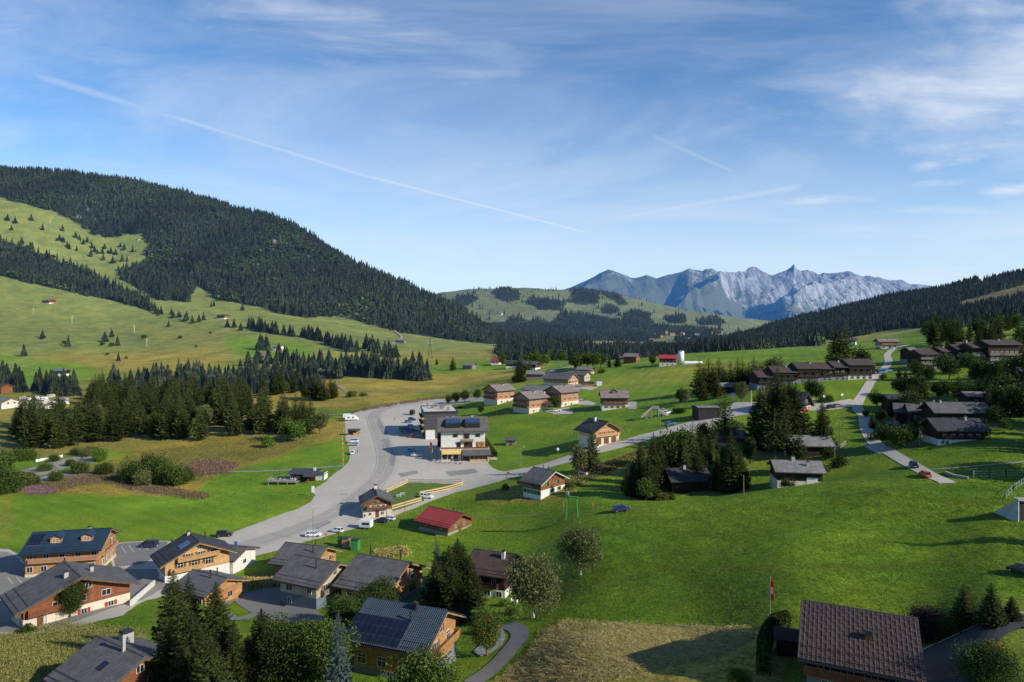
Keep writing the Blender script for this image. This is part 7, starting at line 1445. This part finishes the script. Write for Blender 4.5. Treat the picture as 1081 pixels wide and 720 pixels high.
for i in range(16):
    px_ = 1044+rg.random()*80; py_ = 395+rg.random()*50; spruce_base(px_,py_,9+rg.random()*5,'spruce at the shaded right edge of the village','md',1.3,group='spruces at the right edge of the village')
bush(1077,436,1.2,'yellow-flowering bush on the lawn at the right edge','yellow',2.0); bush(925,464,3.2,'olive bush on the inside of the lane bend','green',1.6)
for i in range(44):
    px_ = 925+rg.random()*150; py_ = 392+rg.random()*62; 
    if 900 < px_ < 962 or (972 < px_ < 1050 and py_ > 412): continue
    broad(px_,py_,6+rg.random()*5,'shaded leafy tree among the chalets of the right village','md',rg.choice(['dark','dark','green']),1.2,group='leafy trees of the right village')
for x_, y_, h_ in ((1105,262,24),(1125,240,24),(1150,255,26),(1110,222,20),(1140,214,24),(1175,236,26),(1095,285,20),(1130,290,24),(1120,196,20),(1160,190,22),(1185,270,26),(1200,205,24),(1098,176,12),(1125,168,15),(1160,165,18)):
    g = G(x_, y_); plant_tree('leafy_tree', broad_mesh('md', BRL['dark'], 2), (g.x,g.y,g.z-.2), h_*.8, 1.1, 'leafy tree just beyond the right edge of the picture', 'tree', 'leafy trees beyond the right edge')
# ---- left grove between the road and the caravans
grove = [(8,473),(14,448),(60,449),(84,440),(96,416),(180,404),(200,402),(268,403),(300,402),(330,403),(336,413),(300,416),(256,424),(262,432),(292,452),(312,455),(262,463),(225,465),(120,468),(75,477)]
rg = random.Random(9); pts = []
for i in range(100000):
    px_ = rg.uniform(5,338); 
    Yd = rg.uniform(300,700); x = (px_-CX)/F*Yd
    if rg.random() > Yd/700: continue
    z = H(x, Yd); py_ = HY-F*(z-CZ)/Yd
    if not inpoly(np.array([px_]), np.array([py_]), grove)[0]: continue
    if px_ > 262 and 424 < py_ < 446 and rg.random() < .6: continue
    mind = 6.8
    if all((x-a)**2+(Yd-b)**2 > mind**2 for a, b, *_ in pts): pts.append((x, Yd, px_, py_))
    if len(pts) >= 270: break
pts.sort(key=lambda p: p[1]); print('grove', len(pts))
STUFF = []
for i, (x, y, px_, py_) in enumerate(pts):
    if i > 165: STUFF.append((x, y, 15+rg.random()*10)); continue
    if rg.random() < .86: plant_tree('spruce_tree', rg.choice(SPR_MD), (x,y,H(x,y)-.3), 15+rg.random()*10, 1.35, 'tall spruce in the dense grove left of the main road', 'tree', 'spruces of the grove left of the road')
    else: pr = broad_mesh('tall', BRL[rg.choice(['green','dark','willow'])], rg.randint(1,3)); plant_tree('leafy_tree', pr, (x,y,H(x,y)-.1), 10+rg.random()*6, 1.1, 'leafy tree in the dense grove left of the main road', 'tree', 'leafy trees of the grove left of the road')
far_rows = [(3,406),(8,409),(13,411),(18,413),(22,414),(40,413),(49,415),(55,416),(59,418),(66,418),(73,417),(79,417),(262,346),(267,347),(272,349),(277,350),(281,351),(286,352),(291,353),(300,354),(305,354),(308,355),(321,356),(325,357),(330,358),(334,359),(338,360),(342,361),(346,363),(349,364),(353,365),(357,367),(361,368),(365,369),(370,371),(375,371),(385,368),(390,369),(395,371),(400,373),(405,375),(412,377),(417,377),
 (276,370),(281,370),(302,385),(308,388),(315,389),(322,392),(328,394),(333,390),(339,388),(345,392),(350,394),(355,397),(360,397),(348,399),(356,400),(367,393),(372,396),(378,397),(384,397),(389,398),(394,399),(399,399),(404,399),(409,400),(414,400),(420,399),(427,400),(432,401),(437,402),(442,402),(446,402),(449,401),(375,388),(383,389),(391,389),(399,390),(407,390),(413,392),(262,392),(270,394),(280,396),(290,398),(435,397),(441,397),(262,386),(272,384),(284,384),(293,382)]
for i, (px_, py_) in enumerate(far_rows):
    for k_ in range(2):
        p_ = P(px_+rg.uniform(-2,2), py_+(rg.uniform(-1.2,.6) if k_ else 0)); STUFF.append((p_.x, p_.y, 15+rg.random()*9))
hill = [(8,233),(16,236),(12,243),(33,233),(45,243),(66,244),(63,254),(67,256),(71,261),(73,263),(81,265),(80,251),(84,253),(88,258),(92,256),(97,262),(100,266),(103,268),(108,268),(110,263),(117,268),(122,269),(129,276),(131,264),(134,276),(119,278),(125,286),(96,271),(109,275),(127,261),(140,266),(40,273),(23,258),(178,345),(182,336),(160,326),(163,328),(170,332),(152,325),(197,338),(203,341),(210,340),(215,338),(223,324),(256,328),(45,357),(118,356),(111,361),(124,365),(125,381),(72,366),(25,376),(181,332),(190,335),(240,345),(247,346),(254,349),(150,320),(145,316),(230,316)]
for i, (px_, py_) in enumerate(hill):
    p_ = P(px_, py_); STUFF.append((p_.x, p_.y, (16 if py_ < 300 else 12)+rg.random()*7))
    if rg.random() < .45: q_ = P(px_+rg.uniform(-4,4), py_+rg.uniform(-1.5,1.5)); STUFF.append((q_.x, q_.y, 8+rg.random()*8))
VV = []; FF = []; off = 0; PR = [far_tree(s_+50, 9, 7) for s_ in range(6)]
for x, y, h_ in STUFF:
    V, Fc = PR[rg.randrange(6)]; a = rg.random()*6.28; h_ *= 1.22; w_ = h_*rg.uniform(1.15,1.6); c, s_ = math.cos(a), math.sin(a)
    VV.append(np.stack([(V[:,0]*c-V[:,1]*s_)*w_+x, (V[:,0]*s_+V[:,1]*c)*w_+y, V[:,2]*h_+H(x,y)-.4], 1)); FF.append(Fc+off); off += len(V)
tag(put('forest', np_mesh('forest', np.concatenate(VV), np.concatenate(FF), CONF)), 'far spruces in broken rows and scattered over the left meadows and hillside', 'forest', None, 'stuff')
for px_, py_, h_, w_ in ((68,364,7,1.6),(152,358,8,1.5),(190,358,6,1.8),(222,353,5,1.6),(204,342,6,1.6),(108,365,6,1.8),(118,366,7,1.6),(113,375,4,1.8),(133,379,4,1.6),(207,367,4,1.5)): broad(px_,py_,h_,'low rounded tree on the pastures of the left hillside','md','green',w_,group='rounded trees on the left hillside')
# right part of the mid grove: group near the moor
for px_, py_, h_ in ((303,458,17),(312,456,20),(320,454,19),(328,452,16),(300,450,16),(318,448,14),(322,420,15),(330,421,18),(336,422,19),(342,423,18),(349,421,17),(353,420,14),(307,455,12)): spruce_base(px_,py_,h_,'spruce at the edge of the moor beside the gravel track','md',1.5,group='spruces at the moor edge')
for px_, py_, h_, c in ((303,465,11,'green'),(314,466,10,'bright'),(324,462,10,'dark'),(338,458,11,'willow')): broad(px_,py_,h_,'leafy tree at the moor edge near the campers','md',c,1.2,group='leafy trees at the moor edge')
bush(371,419,5,'round bush on the ochre moor','green',1.3); bush(384,418,3,'low bush on the ochre moor','green',1.8); bush(283,472,6,'pale bush at the edge of the bright field','bright',.9)
# bushes along the left yard
for px_, py_, h_, w_, c in ((8,520,11,.8,'dark'),(0,500,12,.8,'green'),(27,514,7.5,.9,'willow'),(36,512,4,1.2,'dark'),(18,487,7,.9,'dark'),(30,486,6,1.1,'green'),(58,487,4,1.1,'dark'),(80,480,4,1.1,'dark'),(85,500,7,.9,'green'),(48,497,4.2,1.2,'green'),(60,508,5.5,.9,'green'),(75,492,4,1.0,'dark'),(105,487,8,.75,'bright'),(97,480,5,1,'dark'),(110,501,6,1.1,'dark'),(92,482,5,1.2,'willow')): bush(px_,py_,h_,'leafy bush around the gravel yard at the left','%s' % c,w_,q='bush',group='bushes around the gravel yard')
for px_, py_, h_, w_, c in ((136,508,10.5,.75,'green'),(147,510,9,.8,'dark'),(158,504,11,.75,'dark'),(168,507,11.5,.75,'dark'),(178,510,9.5,.8,'green'),(187,512,10,.8,'green'),(153,512,7.5,.9,'willow'),(196,508,6,.9,'dark')): bush(px_,py_,h_,'tall rounded shrub in the thicket above the bright field',c,w_,q='bush',group='shrubs of the thicket above the bright field')
# heather-pink fireweed and rough growth: uncountable
def growth(name, label, poly, n, hgt, mats, seed, w0=.05, lean=.22, spread=.5, reps=14):
    rg = np.random.default_rng(seed); pts = []; xs = [p[0] for p in poly]; ys = [p[1] for p in poly]
    while len(pts) < n:
        a, b = rg.uniform(min(xs), max(xs)), rg.uniform(min(ys), max(ys))
        if inpoly(np.array([a]), np.array([b]), poly)[0]: pts.append(P(a, b))
    c = np.array([tuple(p) for p in pts]); V = []; MI = []
    for k in range(reps):
        A = rg.normal(size=(n,3))*lean; h = hgt*(.4+.8*rg.random(n)); b = c+rg.normal(size=(n,3))*[spread,spread,0]; w = w0*(1+rg.random(n)); d = rg.random(n)*6.28; dx = np.stack([np.cos(d)*w, np.sin(d)*w, 0*d], 1)
        tip = b+A*[1,1,0]+np.stack([0*h,0*h,h],1); V.append(np.stack([b-dx, b+dx, tip+dx*.6, tip-dx*.6], 1).reshape(-1,3)); MI.append(rg.integers(0, len(mats), n))
    V = np.concatenate(V); me = np_mesh(name, V, np.arange(len(V)).reshape(-1,4), mats, midx=np.concatenate(MI)); o = put(name, me); return tag(o, label, 'plants', None, 'stuff')
PK = foliage('fireweed_pink', (.20,.09,.10), (.42,.20,.22), 0); PU = foliage('fireweed_purple', (.22,.10,.24), (.40,.22,.42), 0); BRN = foliage('dry_stalks', (.10,.07,.03), (.25,.18,.09), 0); STR_ = foliage('cut_hay', (.32,.25,.07), (.72,.58,.23), 0); PAG = foliage('pale_rough_grass', (.17,.17,.045), (.40,.35,.12), 0); GRS = foliage('meadow_blades', (.03,.07,.01), (.10,.17,.03), 0)
growth('fireweed', 'band of faded pink fireweed along the edge of the bright field', [(40,512),(60,505),(95,500),(125,499),(150,510),(190,517),(220,522),(215,527),(180,524),(140,517),(110,509),(80,514),(50,522),(35,520)], 1300, .6, [PK,PK,BRN,BRN,GRS,GRS], 1, .04, .2, 1.2)
growth('fireweed', 'patch of vivid purple fireweed at the left end of the band', [(24,515),(40,514),(56,516),(54,521),(34,522)], 260, .7, [PU,PK,PK,GRS], 2, .045, .2, .9)
growth('fireweed', 'pink fireweed beside the moor track', [(200,489),(215,486),(245,488),(250,492),(240,500),(205,503),(200,496)], 420, 1.0, [PK,PK,BRN,GRS], 3, .045, .2, 1.0)
growth('fireweed', 'thin pink growth along the upper verge of the road bend', [(366,436),(380,432),(430,423),(500,414),(500,416),(430,426),(380,435)], 420, .9, [PK,BRN,BRN], 4)
growth('hay', 'loose mown hay strewn over the foot of the slope', [(600,656),(640,658),(700,662),(790,664),(800,672),(770,690),(700,706),(600,722),(525,722),(560,692),(578,668)], 5200, .09, [STR_,STR_,STR_,PAG,BRN], 5, .02, .5, .6, 16)
growth('tall_grass', 'rough pale grass on the bank before the grey-shingled chalet', [(-5,672),(60,658),(100,662),(152,668),(120,674),(60,700),(30,722),(-5,722)], 3600, .20, [PAG,PAG,PAG,GRS], 6, .022, .12, .9, 16)
growth('tall_grass', 'tufted tall grass along the lower side-road bank', [(596,508),(640,488),(690,470),(722,458),(722,466),(680,482),(640,499),(600,518)], 1600, .5, [STR_,GRS,GRS,BRN], 7, .04)
growth('tall_grass', 'dry grass strip behind the timber chalets', [(252,613),(296,612),(298,619),(255,621)], 420, .7, [STR_,STR_,BRN], 8)
growth('tall_grass', 'dry grass patch behind the broad grey roof', [(396,582),(426,578),(430,585),(398,590)], 300, .6, [STR_,STR_,GRS], 9)
growth('tall_grass', 'rough moor grass between grove and bright field', [(60,505),(150,476),(230,468),(330,462),(300,480),(240,492),(205,508),(150,500)], 2600, .35, [PAG,PAG,BRN,GRS,GRS], 10, .03, .2, 1.2)

def blades(name, label, poly, yr, n, hgt, w0, mat, seed, reps=5):
    rg = np.random.default_rng(seed); xs = [p[0] for p in poly]; px = rg.uniform(min(xs), max(xs), n); Y = yr[0]+(yr[1]-yr[0])*rg.random(n)**.8; X = (px-CX)/F*Y
    u = X/Y; j0 = np.clip(((np.log(Y)-lnY[0])/(lnY[1]-lnY[0])).astype(int), 0, NR-2); fj = (Y-Ys[j0])/(Ys[j0+1]-Ys[j0]); i0 = np.clip(np.searchsorted(us, u)-1, 0, len(us)-2); fi = (u-us[i0])/(us[i0+1]-us[i0])
    z = (Z[i0,j0]*(1-fi)+Z[i0+1,j0]*fi)*(1-fj)+(Z[i0,j0+1]*(1-fi)+Z[i0+1,j0+1]*fi)*fj
    m = inpoly(px, HY-F*(z-CZ)/Y, poly) & (rg.random(n) < .25+1.2*np.clip(fbm(X/3, Y/2, 3, 91)-.3, 0, 1)); c = np.stack([X, Y, z-.03], 1)[m]; n = len(c); V = []
    for k in range(reps):
        b = c+rg.normal(size=(n,3))*[.16,.16,0]; h = hgt*(.5+.9*rg.random(n)); w = w0*(.6+rg.random(n)); d = rg.random(n)*6.28; dx = np.stack([np.cos(d)*w, np.sin(d)*w, 0*d], 1); A = rg.normal(size=(n,3))*[.1,.1,0]; tip = b+A+np.stack([0*h,0*h,h],1)
        V.append(np.stack([b-dx, b+dx, tip+dx*.4, tip-dx*.4], 1).reshape(-1,3))
    V = np.concatenate(V); return tag(put(name, np_mesh(name, V, np.arange(len(V)).reshape(-1,4), mat)), label, 'grass', None, 'stuff')
TUF = foliage('pasture_tufts', (.07,.14,.01), (.19,.29,.03), 0, transl=.25)
blades('grass_tufts', 'knee-high grass tufts over the near pasture slope', [(560,655),(600,580),(650,541),(720,528),(850,513),(990,515),(1100,500),(1120,645),(960,655),(820,662),(700,660)], (84,172), 42000, .13, .045, TUF, 1)
blades('grass_tufts', 'grass tufts over the green pasture round the red-roofed barn', [(380,562),(430,548),(500,520),(600,520),(660,538),(600,580),(550,640),(540,600),(500,575),(440,585)], (140,225), 14000, .14, .045, TUF, 2)
# ---------------------------------------------------------------- sky, sun, camera
def build_sky():
    w = bpy.data.worlds.new('World'); SC.world = w; w.use_nodes = True; nt = w.node_tree
    for n in list(nt.nodes): nt.nodes.remove(n)
    out = nt.nodes.new('ShaderNodeOutputWorld'); bg = nt.nodes.new('ShaderNodeBackground'); nt.links.new(bg.outputs[0], out.inputs[0])
    sky = nt.nodes.new('ShaderNodeTexSky'); sky.sky_type = 'NISHITA'; sky.sun_disc = False
    sky.sun_elevation = SUN_EL; sky.sun_rotation = math.pi/2 - SUN_AZ; sky.altitude = 1500; sky.air_density = 1.0; sky.dust_density = .6; sky.ozone_density = 2.5
    d = coord(nt, 'Generated'); sp = nt.nodes.new('ShaderNodeSeparateXYZ'); nt.links.new(d, sp.inputs[0])
    x, y, z = [E(nt, sp.outputs[k]) for k in range(3)]
    yy = y.max(.15); p = x / yy; q = z / yy                      # direction of view on the sky, about north
    cb = nt.nodes.new('ShaderNodeCombineXYZ'); nt.links.new(p.s, cb.inputs[0]); nt.links.new(q.s, cb.inputs[1]); pq = cb.outputs[0]
    def pt(a, b): return ((a-CX)/F, (HY-b)/F)
    def line(A, B, w0, w1, amp, nseed=0, soft=1.0):
        ax, ay = pt(*A); bx, by = pt(*B); dx, dy = bx-ax, by-ay; L = math.hypot(dx, dy); dx /= L; dy /= L
        t = ((p-ax)*dx + (q-ay)*dy) * (1/L); s = ((p-ax)*-dy + (q-ay)*dx).abs()
        ww = (t*(w1-w0)+w0).max(.0006)
        prof = (s/ww).smooth(1.0, 0.0)
        return prof * t.smooth(-.02, .12) * t.smooth(1.03, .93) * amp
    def streaks(rot, sc, seed, lo, hi, det=6):
        v = mapping(nt, pq, sc, (0, 0, rot), (seed, seed*.7, 0)); return noise(nt, v, 1.0, det, .62, .5).smooth(lo, hi)
    def blob(c, rx, ry, rot=0.0, inner=.1):
        cx, cy = pt(*c); c_, s_ = math.cos(rot), math.sin(rot); X = p-cx; Y = q-cy
        a = (X*c_+Y*s_)*(1/rx); b = (Y*c_-X*s_)*(1/ry); wn = noise(nt, mapping(nt, pq, (5, 11, 1)), 1.0, 5, .62); return ((a*a+b*b).pow(.5) + (wn-.5)*1.5).smooth(1.05, .1)
    tex1 = streaks(-.16, (2.2, 11, 1), 3.1, .36, .70); tex2 = streaks(.10, (2.5, 16, 1), 8.3, .38, .68); tex3 = streaks(-.5, (4, 18, 1), 5.7, .35, .75)
    fine = noise(nt, mapping(nt, pq, (14, 60, 1), (0, 0, -.12)), 1, 5, .65)
    cl = blob((375, 42), .33, .075, -.17, 0.0) * (tex1*1.1+.04) * .58
    cl = cl.max(blob((480, 62), .20, .07, -.1, 0.0) * (tex1*.9+.12) * .45)
    cl = cl.max(blob((60, 40), .3, .12, -.3, 0) * tex3 * .34)
    cl = cl.max(blob((1055, 80), .27, .17, .15, 0.0) * (tex2*.5+.5) * .85)
    cl = cl.max(blob((900, 100), .36, .10, .15, 0.0) * tex2 * .32)
    for c, rx, ry, ro, a in (((1003,170),.085,.014,.16,.62), ((992,193),.075,.008,.04,.5), ((1062,201),.06,.016,.05,.62), ((865,211),.11,.012,.04,.55), ((1010,222),.13,.011,-.02,.4)):
        cl = cl.max(blob(c, rx, ry, ro, 0.0) * (fine.smooth(.3,.7)*1.0+.15) * a)
    veil = (noise(nt, mapping(nt, pq, (1.4, 6, 1), (0, 0, -.1)), 1.0, 6, .6, .6)).smooth(.34, .72)
    cl = cl.max(veil * q.smooth(.95, .05) * .50)
    cl = cl.max(streaks(0.03, (2.0, 26, 1), 12.4, .45, .72) * q.smooth(.30, .03) * .34)
    wisp = noise(nt, mapping(nt, pq, (9, 9, 1)), 1, 4, .6)*.5+.62
    con = line((20, 74), (345, 173), .010, .0065, .36).max(line((170, 119), (400, 190), .0065, .0050, .50)).max(line((370, 181), (625, 247), .0055, .0022, .62))
    con = con.max(line((683, 141), (776, 182), .010, .004, .28)).max(line((640, 232), (850, 196), .006, .011, .42)).max(line((70, 168), (250, 189), .018, .010, .2)).max(line((845, 252), (892, 236), .004, .003, .25))
    cl = cl.max(con * wisp)
    hor = q.smooth(.42, -.02); hor = hor.pow(1.6)
    base = mixc(nt, 1.0, sky.outputs[0], (1.02, 1.42, 1.66), 'MULTIPLY')
    base = mixc(nt, hor * .78, base, (7.0, 8.3, 9.8))
    base = mixc(nt, cl.clamp() * y.smooth(.02, .2), base, (7.9, 8.5, 9.6))
    base = scalec(nt, base, 1.0 - z.smooth(.44, .95) * .55)      # deeper blue towards the zenith
    nt.links.new(base, bg.inputs[0]); bg.inputs[1].default_value = .10
    s = bpy.data.lights.new('sun', 'SUN'); s.energy = 5.0; s.angle = R(.55); s.color = (1, .93, .80)
    so = bpy.data.objects.new('sun', s); COL.objects.link(so)
    dv = Vector((math.cos(SUN_EL)*math.cos(SUN_AZ), math.cos(SUN_EL)*math.sin(SUN_AZ), math.sin(SUN_EL))); so.rotation_euler = dv.to_track_quat('Z', 'Y').to_euler(); so.location = dv*300
    c = bpy.data.cameras.new('camera'); c.sensor_width = 36; c.lens = F/1081*36; c.shift_y = (HY-360)/1081; c.clip_end = 40000; c.clip_start = 1
    co = bpy.data.objects.new('camera', c); COL.objects.link(co); co.location = (0, 0, CZ); co.rotation_euler = (R(90), 0, 0); SC.camera = co
    SC.view_settings.view_transform = 'Standard'; SC.view_settings.look = 'None'; SC.view_settings.exposure = 0
build_sky()
